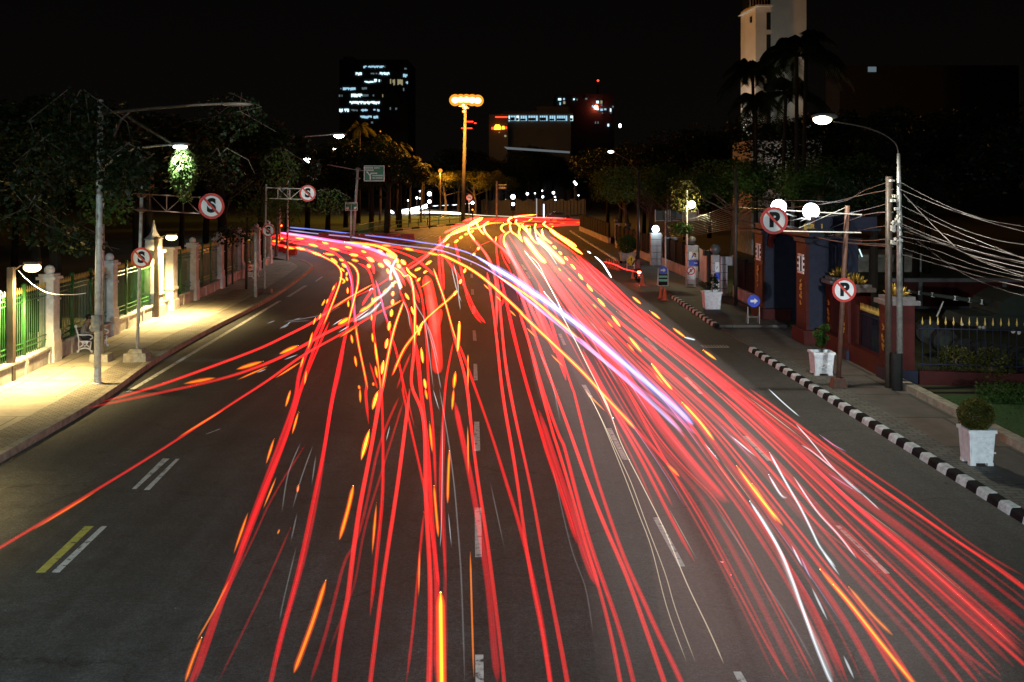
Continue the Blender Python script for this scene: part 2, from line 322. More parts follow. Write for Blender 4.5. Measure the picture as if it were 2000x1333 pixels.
FL = [(-15.2,-12),(-15.9,20),(-16.2,33),(-16.55,36.6),(-17.3,49.4),(-17.5,57.7),(-18.1,65),(-19.1,79),(-21,92),(-25,104)]
def offset(pl, d):
    out = []
    for i, p in enumerate(pl):
        a = pl[max(i-1,0)]; b = pl[min(i+1,len(pl)-1)]; t = (Vector(b)-Vector(a)).normalized(); out.append(Vector((p[0]-t.y*d, p[1]+t.x*d)))
    return out
def strip(m, a, b, z0, z1, mi=0, cap=True):           # band between two polylines with the same count; a on the right hand of travel
    n = len(a)
    vs = [(p[0],p[1],z1) for p in a]+[(p[0],p[1],z1) for p in b]+[(p[0],p[1],z0) for p in a]+[(p[0],p[1],z0) for p in b]
    fs = []
    for i in range(n-1):
        fs += [(i, i+1, n+i+1, n+i), (2*n+i, 2*n+i+1, i+1, i), (n+i, n+i+1, 3*n+i+1, 3*n+i)]
    fs += [(2*n, 0, n, 3*n), (n-1, 3*n-1, 4*n-1, 2*n-1)]
    m.add(vs, fs, mi)
# left pavement: kerb stones, brick border band, slab field
k1 = offset(kl, .22); k2 = offset(kl, 1.15)
m = MB(); strip(m, kl, k1, -.01, .19); struct(m.build('kerb', M['kerb']))
m = MB(); strip(m, k1, k2, -.01, .172); struct(m.build('pavement_border', M['border']))
fl = FL[:]
poly = [(p.x, p.y) for p in k2]+list(reversed([(x-.3, y) for x, y in fl[:-1]]))+[]
m = MB(); m.poly([(p.x,p.y) for p in k2[:36]]+[(-24, 88.5), (-22.5, 86)]+list(reversed([(x-.3,y) for x,y in fl[:8]])), -.01, .165)
struct(m.build('pavement', M['slab']))
m = MB(); m.poly([(-15.5,-12),(-16.2,20),(-16.5,33),(-17.7,49.4),(-17.8,57.7),(-18.5,65),(-19.5,79),(-24,86),(-24,180),(-120,180),(-120,-12)], -.02, .12)
struct(m.build('park_ground', M['grassd']))
# right pavement
KR = [(9.95,-12),(9.85,10),(9.77,19.5),(9.45,30),(9.2,39.7),(9.14,46.2),(9.06,58.3),(8.8,83.6),(8.1,124.5),(7.9,141),(8.6,152),(12,162),(20,168)]
def rk(y):
    for (x0,y0),(x1,y1) in zip(KR, KR[1:]):
        if y0 <= y <= y1: return x0+(x1-x0)*(y-y0)/(y1-y0)
    return KR[-1][0]
def inner(y): return 11.95 if y < 41 else 11.9+.0*(y-41)
def rseg(y0, y1, flush=False):
    ys = [y0+(y1-y0)*i/14 for i in range(15)]
    a = [(rk(y)+.24, y) for y in ys]; b = [(rk(y)+.95, y) for y in ys]; c = [(12.4, y) for y in ys]
    top = .142 if not flush else .03
    mm = MB(); strip(mm, c, b, -.01, top) ; 
    m1 = MB(); strip(m1, b, c, -.01, top)
    m2 = MB(); strip(m2, a, b, -.01, top+.004)
    for q in (m1, m2):
        q.f = [tuple(reversed(f)) for f in q.f]
    m1.build('pavement', M['rslab'])['kind'] = 'structure'; m2.build('pavement_border', M['rborder'])['kind'] = 'structure'
for y0, y1, fl_ in [(-12,39.7,0),(39.7,46.2,1),(46.2,58.3,0),(58.3,83.6,1),(83.6,141,0)]: rseg(y0, y1, fl_)
m = MB(); y = -2.0; i = 0
while y < 141:
    y2 = y+.46
    if not (39.7 < y < 46.2 or 58.3 < y < 83.6):
        j = .006*math.sin(i*7.3); x0, x1 = rk(y)+j, rk(y2)+j; dz = .005*math.sin(i*3.7)
        b = .035
        prof = [(0,-.01),(.03,.12+dz),(.07,.162+dz),(.235,.165+dz),(.235,-.01)]
        vs = [(x0+px_, y+.006, pz) for px_, pz in prof]+[(x1+px_, y2-.006, pz) for px_, pz in prof]
        n = 5; m.add(vs, [tuple(range(5)), tuple(reversed(range(5,10)))]+[(k, n+k, n+(k+1)%n, (k+1)%n) for k in range(n)], i % 2)
    y = y2; i += 1
m.f = [tuple(reversed(f)) for f in m.f]
struct(m.build('kerb_striped', [M['kwhite'], M['kblack']]))
# ground behind the right pavement: lawn near, paving far
m = MB(); m.poly([(12.55,-12),(40,-12),(40,31),(12.55,31)], -.02, .10); struct(m.build('lawn', M['grass']))
m = MB(); m.poly([(12.4,31),(45,31),(45,235),(14,235),(12.4,160)], -.02, .06); struct(m.build('yard_ground', M['grassd']))
# island and verge beyond the junction
isl = [G(x, y, .15) for x, y in [(756,451),(800,446),(850,441),(905,437),(960,433)]]
isl = smooth2([(p.x,p.y) for p in isl], 6)
m = MB(); m.poly([(p[0],p[1]) for p in isl]+[(isl[-1][0]+1,205),(-90,205),(-60,135)], -.01, .15); struct(m.build('grass_verge', M['grass']))
m = MB(); L_ = 0
acc = 0; P0 = isl[0]
pts = [isl[0]]
for a, b in zip(isl, isl[1:]):
    d = (Vector(b)-Vector(a)); n = max(1, int(d.length/.9))
    for k in range(n): pts.append(Vector(a)+d*((k+1)/n))
for i, (a, b) in enumerate(zip(pts, pts[1:])):
    t = (b-a).normalized(); nn = Vector((t.y, -t.x))*.3
    q = [a+nn, b+nn, b, a]; m.poly([(p.x, p.y) for p in q], -.01, .20, (i//2) % 2)
struct(m.build('kerb_striped', [M['kwhite'], M['kblack']]))
# ------------------------------------------------------------------ painted markings, 4 mm sheets
def mark(p4, mt='paint', name='road_marking'):
    vs = [G(x, y, .004) for x, y in p4]; vs = [(v.x, v.y, .004) for v in vs]
    vv = vs+[(v[0], v[1], .0005) for v in vs]; m = MB(); n = len(vs)
    m.add(vv, [tuple(range(n)), tuple(reversed(range(n, 2*n)))]+[(i, n+i, n+(i+1)%n, (i+1)%n) for i in range(n)])
    struct(m.build(name, M[mt]))
for x0, x1, yb, yt, xt0, xt1 in [(929,945,1334,1279,928,944),(928,941,1088,992,927,940),(926,938,881,824,926,936),(925,933,743,711,925,932),(924,931,666,646,923,929),(922,929,613,598,922,928),(920,926,576,565,920,925),(919,924,543,535,919,923),(918,922,518,513,918,921),(918,921,501,498,918,920),(918,920,485,482,918,920)]:
    mark([(x0,yb),(x1,yb),(xt1,yt),(xt0,yt)])
mark([(928,1520),(946,1520),(946,1400),(928,1400)])
for p in [[(1432,1312),(1447,1312),(1475,1360),(1455,1360)],[(1275,1011),(1287,1011),(1338,1106),(1326,1106)],[(1185,837),(1194,837),(1226,898),(1216,898)],[(1136,752),(1144,752),(1158,776),(1150,776)],[(1090,652),(1096,652),(1106,674),(1100,674)],[(1045,568),(1050,568),(1056,578),(1050,578)],[(1026,532),(1030,532),(1037,544),(1032,544)],[(1017,517),(1021,517),(1028,527),(1023,527)],
          [(1632,1027),(1640,1027),(1738,1120),(1728,1120)],[(1451,852),(1460,852),(1507,900),(1498,900)],[(1336,738),(1343,738),(1373,769),(1366,769)],[(1258,660),(1263,660),(1286,684),(1280,684)],[(1208,609),(1213,609),(1228,625),(1223,625)],[(1171,574),(1175,574),(1186,585),(1181,585)],
          [(1148,582),(1148,582.5),(1152,583),(1150,583)],
          [(198,1028),(209,1028),(116,1118),(101,1118)],[(344,896),(351,896),(292,957),(281,957)],[(318,896),(331,896),(266,955),(258,955)],
          [(594,558),(601,558),(566,580),(559,580)],[(543,588),(550,588),(256,765),(246,765)],[(628,541),(631,541),(618,550),(615,550)],[(660,600),(664,600),(620,625),(616,625)],
          [(428,838),(431,838),(404,848),(402,848)]]:
    mark(p)
mark([(166,1028),(183,1028),(88,1118),(70,1118)], 'paint_y')
for k in range(6):                                     # double dashes on the cross street
    x = 790+k*24; y = 472-k*5.0
    mark([(x, y), (x+4, y), (x+13, y-3.2), (x+9, y-3.2)]); mark([(x+8, y+1.2), (x+12, y+1.2), (x+21, y-2), (x+17, y-2)])
mark([(712,477),(716,477),(746,458),(744,458)]); mark([(850,473),(856,472),(870,466),(866,466)])
# drain cover right lane
c = G(1397, 677); t = thing('drain_grate', (c.x, c.y, 0), 'rusty iron drain grate set in the asphalt by the kerb gap', 'drain grate')
m = MB(); m.box((c.x-.55,c.y-.3,.001),(c.x+.5,c.y+.3,.012)); m.build('cover_frame', M['concrete'], t)
m = MB()
for k in range(8): m.box((c.x-.47+k*.12,c.y-.22,.012),(c.x-.41+k*.12,c.y+.22,.022))
m.build('cover_bars', M['rust'], t)
# overhead banding under the left fence: low wall with pilaster caps
def along(pl, y):
    for (x0,y0),(x1,y1) in zip(pl, pl[1:]):
        if y0 <= y <= y1: return x0+(x1-x0)*(y-y0)/(y1-y0)
    return pl[-1][0]
fx = lambda y: along(FL, y)
ys = [-10+2.2*i for i in range(43)]
m = MB(); a = [(fx(y)+.16, y) for y in ys]; b = [(fx(y)-.16, y) for y in ys]; strip(m, a, b, .0, .66)
a2 = [(fx(y)+.21, y) for y in ys]; b2 = [(fx(y)-.21, y) for y in ys]; strip(m, a2, b2, .663, .74)
for y in ys: m.cbox((fx(y)+.13, y, .33), (.16, .18, .66), 0)
tag(m.build('low_wall', M['plinth']), 'low mauve plaster wall under the green iron fence', 'low wall')
# fence bays and pillars
def bay(y0, y1, lab):
    x0, x1 = fx(y0), fx(y1); c = (x0, y0, .74); t = thing('iron_fence', c, lab, 'fence', 'green iron fence bays along the left pavement')
    dx = (x1-x0)/(y1-y0)
    for z in (1.0, 2.55): 
        m = MB()
        for dz in (0, .17): m.tube([(x0, y0, z+dz), (x1, y1, z+dz)], .022, 6)
        m.build('rail', M['green'], t)
    m = MB(); mt = MB(); y = y0+.10
    while y < y1-.1:
        x = x0+dx*(y-y0); m.tube([(x, y, .74), (x, y, 2.86)], .013, 5, caps=False); mt.lathe((x, y, 2.84), [(.015,0),(.034,.06),(.02,.13),(.004,.22)], 6); y += .165
    m.build('pickets', M['green'], t); mt.build('spear_tips', M['tip'], t)
    for f in (.33, .67):
        y = y0+(y1-y0)*f; x = x0+dx*(y-y0); m = MB(); m.tube([(x, y, .5), (x, y, 3.0)], .075, 10); m.ball((x, y, 3.07), .105, 10); m.build('post', M['green'], t, smooth=True)
PY = [11.0, 17.4, 23.8, 30.2, 36.6, 43.0, 49.4, 55.9, 62.4, 68.9, 75.4, 81.9]
for i, (a, b) in enumerate(zip(PY, PY[1:])):
    if b > 29: bay(a+.28, b-.28, f'green iron fence bay with gold spear tips, {ORD[i-2] if i>=2 else "nearest"} bay on the low wall')
def pillar(y, lab, root=None):
    c = (fx(y)+.02, y, 0)
    if root: return dup(root, c, 0, lab)
    t = thing('fence_pillar', c, lab, 'pillar', 'pale fence pillars along the left pavement'); x = c[0]
    m = MB(); m.box((x-.25,y-.25,0),(x+.25,y+.25,3.1)); m.build('shaft', M['pale'], t)
    m = MB(); m.box((x-.31,y-.31,0),(x+.31,y+.31,.9)); m.box((x-.29,y-.29,.9),(x+.29,y+.29,1.25)); m.build('base', M['pale'], t)
    m = MB(); m.box((x-.29,y-.29,2.35),(x+.29,y+.29,2.42)); m.build('moulding', M['pale'], t)
    m = MB(); m.box((x-.34,y-.34,3.1),(x+.34,y+.34,3.2)); m.box((x-.27,y-.27,3.2),(x+.27,y+.27,3.3)); m.ball((x,y,3.42),.19,10); m.build('cap', M['pale'], t)
    return t
p0 = pillar(36.6, 'pale square fence pillar with ball cap beside the nearest warm lamp')
for i, y in enumerate([30.2, 43.0, 55.9, 62.4, 68.9, 75.4, 81.9]):
    pillar(y, ['pale fence pillar at the frame edge before the lamp pillar','pale fence pillar half hidden behind the twin steel poles','pale fence pillar just past the brightly lit gate piers','pale fence pillar between the gate piers and the far bench','pale fence pillar behind the far white bench','pale fence pillar beyond the far white bench','pale fence pillar at the far end of the green fence'][i], p0)
def lantern_pier(y, lab, top):
    x = fx(y)+.05; t = thing('gate_pier', (x, y, 0), lab, 'gate pier', 'pale gate piers behind the second lamp')
    m = MB(); m.box((x-.42,y-.42,0),(x+.42,y+.42,.7)); m.build('base', M['pale'], t)
    m = MB(); m.box((x-.34,y-.34,.7),(x+.34,y+.34,3.2)); m.box((x-.39,y-.39,1.2),(x+.39,y+.39,1.3)); m.build('shaft', M['pale'], t)
    m = MB(); m.box((x-.46,y-.46,3.2),(x+.46,y+.46,3.34)); 
    if top: m.cbox((x,y,3.6),(.62,.62,.5)); m.lathe((x,y,3.85),[(.5,0),(.26,.18),(.12,.42),(.03,.9)],8)
    m.build('cap', M['pale'], t); return t
lantern_pier(49.3, 'pale gate pier with pointed roof cap beside the second warm lamp', True)
lantern_pier(51.6, 'plain flat topped gate pier glowing behind the second warm lamp', False)
# ------------------------------------------------------------------ posts, lamps and signs on the left
def slash_sign(t, c, r, letter, ringm=None, th=.02):
    m = MB(); m.disc(c, r*.86, th); m.build('sign_face', M['signwhite'], t)
    m = MB(); m.disc((c[0],c[1]-.006,c[2]), r, th+.008, r0=r*.80); m.build('sign_ring', M['signred'], t)
    if letter: text('sign_letter', letter, r*1.42, (c[0], c[1]-.012, c[2]), M['signblack'], t, .006, .055, sx=1.0)
    a = R(-47); u = Vector((math.cos(a), 0, math.sin(a))); v = Vector((-math.sin(a), 0, math.cos(a))); m = MB(); q = Vector((c[0], 0, c[2]))
    k = r*.84; h = r*.085
    pts = [q-u*k-v*h, q+u*k-v*h, q+u*k+v*h, q-u*k+v*h]
    m.plate([(p.x, p.z) for p in pts], c[1]-.026, c[1]-.014); m.build('sign_slash', M['signred'], t)
def truss(m, a, b, h, n, r=.025):
    a = Vector(a); b = Vector(b); m.tube([a, b], r, 6); m.tube([a-Vector((0,0,h)), b-Vector((0,0,h))], r, 6)
    for k in range(1, n+1):
        p = a+(b-a)*(k/n); m.tube([p, p-Vector((0,0,h))], r*.7, 5)
        q = a+(b-a)*((k-1)/n)
        if k > 1: m.tube([p if k % 2 else q, (q if k % 2 else p)-Vector((0,0,h))], r*.6, 5)
# sign mast with truss arm
b = G(268, 706, .165); y = b.y
t = thing('sign_mast', (b.x, y, .165), 'steel sign mast on a concrete block, carrying a big and a small no stopping sign', 'road sign')
m = MB(); m.tube([(b.x,y,.4),(X(277,y),y,Z(362,y))], .06, 10); m.build('pole', M['steel_l'], t, smooth=True)
m = MB(); m.cbox((b.x,y,.32),(.78,.55,.31),taper=1.05); m.cbox((b.x,y,.55),(.42,.36,.16),taper=1.3); m.build('footing', M['concrete'], t)
m = MB(); truss(m, (X(262,y),y-.08,Z(378,y)), (X(392,y),y-.08,Z(386,y)), .58, 4); m.ball((X(277,y),y,Z(382,y)),.14,8,sc_=(1.4,1,.7)); m.ball((X(277,y),y,Z(410,y)),.14,8,sc_=(1.4,1,.7)); m.build('truss_arm', M['rust'], t)
c = P(413,403,y-.16); slash_sign(t, c, .46, 'S')
c = P(276,504,y-.12); slash_sign(t, c, .37, 'S')
# far mast
b = G(517, 572, .165); y = b.y
t = thing('sign_mast', (b.x, y, .165), 'thin steel sign mast near the junction, its signs half hidden by leaves', 'road sign')
m = MB(); m.tube([(b.x,y,.2),(X(520,y),y,Z(360,y))], .055, 10); m.build('pole', M['steel_l'], t, smooth=True)
m = MB(); m.cbox((b.x,y,.28),(.7,.5,.22),taper=1.3); m.build('footing', M['rust'], t)
m = MB(); truss(m, (X(520,y),y-.08,Z(367,y)), (X(590,y),y-.08,Z(369,y)), .62, 3, .03); m.build('truss_arm', M['steel_l'], t)
slash_sign(t, P(601,378,y-.16), .48, 'S'); slash_sign(t, P(524,451,y-.12), .38, 'S')
# plain posts
def pole(name, px, pb, pxt, pt, r, mt, lab, cat, group=None, z0=.165, extra=None):
    b = G(px, pb, z0); y = b.y; t = thing(name, (b.x, y, z0), lab, cat, group)
    m = MB(); m.tube([(b.x,y,z0),(X(pxt,y),y,Z(pt,y))], [r, r*.8], 10); m.build('pole', M[mt], t, smooth=True)
    return t, b, y
# twin street lamp poles
t, b, y = pole('street_lamp', 190, 750, 196, 195, .115, 'steel_l', 'tall steel street lamp pole with a dark unlit arm rising into the trees', 'street lamp')
m = MB(); m.lathe((b.x,y,.165),[(.2,0),(.2,.03),(.13,.05),(.12,.5)],12); m.build('base_plate', M['steel_l'], t)
yy = y; m = MB(); m.tube([P(196,222,yy), P(300,212,yy-.3), P(375,206,yy-.5), P(440,203,yy-.6)], [.05,.045,.04,.035], 8); m.tube([P(222,268,yy), P(236,235,yy), P(257,216,yy)], .04, 6); m.build('arm', M['darkpost'], t)
a = P(432,202,yy-.6); e = P(495,206,yy-.7); m = MB(); m.ball((a+e)/2, .5, 12, sc_=((e-a).length/2/.5, .28, .14)); m.build('lamp_head', M['darkpost'], t, smooth=True)
m = MB(); m.cbox(P(189,632,y-.16),(.26,.24,.5)); m.ball(P(188,629,y-.2),.17,8,sc_=(1.1,1,1.3)); m.ball(P(180,641,y-.2),.1,8); m.build('rag_bundle', M['concrete'], t)
t, b, y = pole('street_lamp', 198, 706, 201, 285, .085, 'steel', 'street lamp pole in a concrete footing, its white lamp buried in hanging leaves', 'street lamp')
m = MB(); m.cbox((b.x,y,.3),(.62,.5,.28),taper=1.1); m.build('footing', M['concrete'], t)
LP = P(352,285,y-.3); LPY = y
m = MB(); m.tube([P(201,330,y), P(230,305,y-.1), P(268,289,y-.2), P(335,283,y-.3)], [.05,.045,.04,.035], 8); m.build('arm', M['steel'], t)
m = MB(); m.ball(LP+Vector((0,0,.05)), .36, 12, sc_=(1,.45,.22)); m.build('lamp_head', M['steel'], t, smooth=True)
m = MB(); m.ball(LP+Vector((0,0,-.045)), .25, 12, sc_=(1,.5,.25)); m.build('bulb', M['e_white'], t)
light('leaf_lamp_light', 'SPOT', LP+Vector((0.0,-.5,.12)), 3800, (.85,1,.95), .1, P(357,332,LPY-.1), 50, .6)
# dark posts with warm floodlights
def flood(px, pb, pxt, pt, lx, ly, lab, pw):
    b = G(px, pb, .165); y = b.y; t = thing('lamp_post', (b.x,y,.165), lab, 'lamp post', 'dark posts with warm floodlights on the left pavement')
    m = MB(); m.box((b.x-.10,y-.10,.165),(b.x+.10,y+.10,Z(pt,y))); m.build('post', M['darkpost'], t)
    L = P(lx, ly, y-.1); m = MB(); m.tube([(b.x+.08,y,Z(pt,y)-.1),(b.x+.3,y,L.z+.06),(L.x-.18,y-.05,L.z+.10)], .025, 6); m.build('arm', M['darkpost'], t)
    m = MB(); m.cbox((L.x,L.y,L.z+.15),(.46,.3,.08)); m.build('lamp_housing', M['darkpost'], t)
    m = MB(); m.ball((L.x,L.y,L.z), .27, 14, sc_=(1.05,.8,.6)); m.build('bulb', M['e_warm'], t, smooth=True)
    light('flood_light', 'SPOT', (L.x, L.y, L.z-.22), pw, (1,.73,.30), .12, (L.x-.9, L.y-.4, 0), 146, .8); light('flood_spill', 'POINT', (L.x, L.y-.1, L.z-.25), pw*.022, (1,.70,.28), .12)
    return t
t = flood(22,744,32,522,63,523,'dark post with a warm floodlight and a drooping cable, nearest to the camera', 5600)
yy = G(22,744,.165).y
m = MB(); m.tube(smooth2([P(36,529,yy),P(60,553,yy),P(95,573,yy),P(140,576,yy),P(168,573,yy)],4), .013, 5); m.build('loose_cable', M['pale'], t)
flood(306,620,309,463,335,464,'dark post with a warm floodlight beside the pale gate piers', 7500)
pole('utility_post', 481, 565, 483, 425, .08, 'darkpost', 'dark bare post standing beside the far white bench', 'post')
pole('utility_post', 499, 581, 499, 455, .10, 'steel_l', 'pale steel post between the far bench and the junction', 'post')
pole('utility_post', 454, 556, 455, 440, .06, 'darkpost', 'dark thin post standing against the far fence', 'post')
# row of lights along the side street
def arm_lamp(px, py, y, root_px, lab, pw, size=.3, arm_from=None, spread=1.0):
    L = P(px, py, y); bx = X(root_px, y); t = thing('street_lamp', (bx, y+.3, 0), lab, 'street lamp', 'white street lamps over the side street')
    m = MB(); m.tube([(bx,y+.3,0),(bx,y+.3,L.z-.5)], [.11,.08], 8); m.build('pole', M['steel'], t)
    m = MB(); m.tube([(bx,y+.3,L.z-.5),(bx+(L.x-bx)*.3,y+.2,L.z-.1),(L.x,y,L.z+.12)], .04, 6); m.build('arm', M['steel_l'], t)
    m = MB(); m.ball((L.x,L.y,L.z+.1), size*1.25, 12, sc_=(1.3,.5,.25)); m.build('lamp_head', M['steel'], t, smooth=True)
    m = MB(); m.ball((L.x,L.y,L.z), size, 12, sc_=(1,.6,.55)); m.build('bulb', M['e_white'], t, smooth=True)
    light('street_lamp_light', 'SPOT', (L.x, L.y, L.z-.4), pw, (.82,.95,1), .25, (L.x, L.y-1, 0), 150)
    return t
arm_lamp(662,265,85,560,'brightest white street lamp high above the side street',900,.42)
arm_lamp(600,311,100,545,'white long armed street lamp left of the brightest one, upper of a close pair',800,.32)
arm_lamp(604,316,118,560,'white street lamp just below and right of the long armed one',2500,.32)
arm_lamp(655,291,150,640,'small white street lamp right under the brightest one',500,.33)
# ------------------------------------------------------------------ people (skinned skeletons)
def skinned(name, verts, edges, radii, mats, pick, parent, sub=1):
    me = bpy.data.meshes.new(name); me.from_pydata([tuple(v) for v in verts], edges, [])
    o = bpy.data.objects.new(name, me); col.objects.link(o)
    md = o.modifiers.new('skin', 'SKIN'); md.use_smooth_shade = True
    for i, sv in enumerate(me.skin_vertices[0].data): sv.radius = (radii[i], radii[i]) if not isinstance(radii[i], tuple) else radii[i]; sv.use_root = (i == 0)
    s2 = o.modifiers.new('sub', 'SUBSURF'); s2.levels = sub; s2.render_levels = sub
    bpy.context.view_layer.update()
    nm = bpy.data.meshes.new_from_object(o.evaluated_get(bpy.context.evaluated_depsgraph_get())); nm.name = name
    bpy.data.objects.remove(o); nm.materials.clear()
    for mt in mats: nm.materials.append(mt)
    off = Vector((0,0,0)); q = parent
    while q is not None: off += Vector(q.location); q = q.parent
    for p in nm.polygons: p.material_index = pick(p.center); p.use_smooth = True
    for v in nm.vertices: v.co -= off
    n = bpy.data.objects.new(name, nm); col.objects.link(n); n.parent = parent; return n
def hand(vs, es, rs, wrist_i, d, up, side, curl=.6, s=1.0):
    """palm plus four fingers and a thumb grown from a wrist vertex; d = pointing direction"""
    d = Vector(d).normalized(); side = Vector(side).normalized(); up = Vector(up).normalized(); w = vs[wrist_i]
    pm = w+d*.05*s; vs.append(pm); es.append((wrist_i, len(vs)-1)); rs.append((.032*s,.018*s)); pi = len(vs)-1
    for k, (o_, l) in enumerate(((-.03,.055),(-.01,.068),(.011,.062),(.03,.046))):
        a = pm+side*o_*s+d*.035*s; b = a+(d*math.cos(curl)-up*math.sin(curl))*l*.55*s; c = b+(d*math.cos(curl*2)-up*math.sin(curl*2))*l*.5*s
        n = len(vs); vs += [a, b, c]; es += [(pi, n), (n, n+1), (n+1, n+2)]; rs += [.0095*s, .009*s, .0075*s]
    a = w+d*.02*s-side*.035*s; b = a+(d*.6-side*.5-up*.3).normalized()*.045*s; n = len(vs); vs += [a, b]; es += [(wrist_i, n), (n, n+1)]; rs += [.011*s, .009*s]
# cast iron bench
def bench(c, rz, lab, group):
    c = Vector(c); t = thing('park_bench', c, lab, 'bench', group); W = 1.5
    for sx in (-W/2, W/2):
        x, y, z = c.x, c.y, c.z
        def q(a, b): return Vector((x+sx, y+a, z+b))          # a = depth towards front (-), b = height
        m = MB(); r = .028
        m.tube(smooth2([q(.26,.02),q(.22,.10),q(.24,.30),q(.22,.45),q(.27,.70),q(.33,.92)],3), r, 6)
        m.tube(smooth2([q(-.26,.02),q(-.20,.10),q(-.22,.28),q(-.24,.40)],3), r, 6)
        m.tube(smooth2([q(.26,.68),q(.10,.66),q(-.14,.67),q(-.27,.62),q(-.28,.54),q(-.20,.50)],3), r, 6)
        m.tube([q(.23,.42),q(-.22,.42)], r, 6); m.tube(smooth2([q(.22,.12),q(0,.17),q(-.20,.12)],3), r, 6)
        m.tube(smooth2([q(.2,.2),q(.06,.3),q(.12,.40),q(0,.36),q(-.12,.40),q(-.06,.3),q(-.18,.2)],3), r*.8, 6)
        m.ball(q(.26,.04),.055,8); m.ball(q(-.26,.04),.055,8); m.ball(q(.34,.98),.06,10); m.ball(q(0,.26),.04,8)
        m.build('end_frame', M['white'], t, smooth=True)
    m = MB()
    for k in range(5): m.box((c.x-W/2, c.y-.22+k*.09, c.z+.43), (c.x+W/2, c.y-.155+k*.09, c.z+.455))
    m.build('seat', M['darkpost'], t)
    m = MB()
    for k in range(4): m.box((c.x-W/2, c.y+.235+k*.02, c.z+.55+k*.1), (c.x+W/2, c.y+.26+k*.02, c.z+.62+k*.1))
    m.build('backrest', M['darkpost'], t)
    t.rotation_euler = (0, 0, rz); return t
g = G(161, 690, .165); bench((g.x+.05, g.y+.85, .165), R(90), 'ornate white iron bench with a seated person, behind the twin steel poles', 'ornate white iron benches on the left pavement')
g = G(487, 545, .165); bench((g.x, g.y+.8, .165), R(90), 'empty ornate white iron bench at the dim far end of the pavement', 'ornate white iron benches on the left pavement')
# seated person, facing the road (+X), bent over a phone
g = G(161, 690, .165); PX, PYY, PZ = g.x-.14, g.y+.45, .165
def pp(x, y, z): return Vector((PX+x, PYY+y, PZ+z))
vs = [pp(-.05,0,.55), pp(-.03,0,.72), pp(.05,0,.90), pp(.13,0,1.04), pp(.17,0,1.12), pp(.22,0,1.20), pp(.24,0,1.27)]
es = [(0,1),(1,2),(2,3),(3,4),(4,5),(5,6)]; rs = [(.15,.13),(.13,.12),(.16,.13),(.12,.10),.055,.09,.085]
for s in (-1, 1):
    n = len(vs); vs += [pp(.10,s*.17,1.00), pp(.10,s*.24,.76), pp(.34,s*.12,.70)]; es += [(3,n),(n,n+1),(n+1,n+2)]; rs += [.06,.05,.033]
    hand(vs, es, rs, n+2, (.8,-s*.5,.25), (0,0,1), (0,1,0), .7)
    n = len(vs); vs += [pp(.02,s*.10,.52), pp(.46,s*.12,.56), pp(.48+.06*s,s*.13,.10), pp(.66+.06*s,s*.14,.05)]; es += [(0,n),(n,n+1),(n+1,n+2),(n+2,n+3)]; rs += [.10,.075,.05,.04]
t = thing('person', (PX, PYY, PZ), 'person in grey shirt and dark trousers bent forward on the bench over a phone', 'person')
def pk(c):
    x, y, z = c.x-PX, c.y-PYY, c.z-PZ
    if z > 1.10: return 0
    if x > .36 and z > .6 and z < .86: return 0
    if z < .10 and x > .5: return 3
    if z < .60 or (x > .12 and z < .66 and abs(y) < .25 and x > .2): return 2
    return 1
skinned('body', vs, es, rs, [M['skin'], M['shirt'], M['trousers'], M['shoe']], pk, t)
m = MB(); m.ball(pp(.20,0,1.29), .118, 12, sc_=(1.0,.92,1.0)); m.build('hair', M['hair'], t, smooth=True)
m = MB(); m.ball(pp(.335,0,1.21),.018,8); m.ball(pp(.315,-.035,1.235),.012,6); m.ball(pp(.315,.035,1.235),.012,6); m.cbox(pp(.315,0,1.165),(.012,.05,.012)); m.ball(pp(.23,-.095,1.22),.025,6,sc_=(1,.4,1.3)); m.ball(pp(.23,.095,1.22),.025,6,sc_=(1,.4,1.3)); m.build('face', M['skin'], t, smooth=True)
m = MB(); m.cbox(pp(.44,0,.79),(.015,.075,.15), ry=.5); tag(m.build('phone', M['signblack'], None, pp(.44,0,.79)), 'dark phone held in the hands of the seated person', 'phone')
# red plastic barriers on the side street
m0 = None
for i in range(6):
    a = G(528+i*8.6, 483+i*3.1-1); y = a.y
    if m0 is None:
        m0 = thing('road_barrier', a, 'red plastic road barrier, far left end of its row at the side street', 'barrier', 'red plastic barriers across the side street')
        mm = MB(); v = []
        for z, d in ((0,.25),(.12,.25),(.3,.13),(.95,.09)):
            v += [(a.x-.40,y-d,z),(a.x+.40,y-d,z),(a.x+.40,y+d,z),(a.x-.40,y+d,z)]
        f = [(3,2,1,0),(12,13,14,15)]
        for k in range(3):
            for j in range(4): f.append((k*4+j, k*4+(j+1)%4, k*4+4+(j+1)%4, k*4+4+j))
        mm.add(v, f); mm.build('shell', M['barrier'], m0); mm = MB(); mm.lathe((a.x,y,.95),[(.06,0),(.06,.05)],8); mm.build('cap', M['orange'], m0)
        m0.rotation_euler = (0,0,R(-15))
    else:
        dup(m0, a, R(-15), f'red plastic road barrier, number {i+1} of six counted from the left end of the row' if i < 5 else 'red plastic road barrier, end one of its row next to the open lane')
for o in col.objects:
    if o.get('label','').startswith('red plastic road barrier, number'):
        k = int(o['label'].split('number ')[1].split(' ')[0]); o['label'] = f"red plastic road barrier, {['','first','second','third','fourth','fifth'][k]} from the far left end of its row"
# orange mesh fence pieces beyond (far side of the side street)
m = MB(); a = G(635,474); 
for k in range(7): m.cbox((a.x+k*1.55, a.y+k*-.2, .55), (1.4,.25,1.0), taper=1.3)
tag(m.build('road_barrier', M['barrier'], None, a), 'long low run of dim red barriers on the far side of the side street', 'barrier')
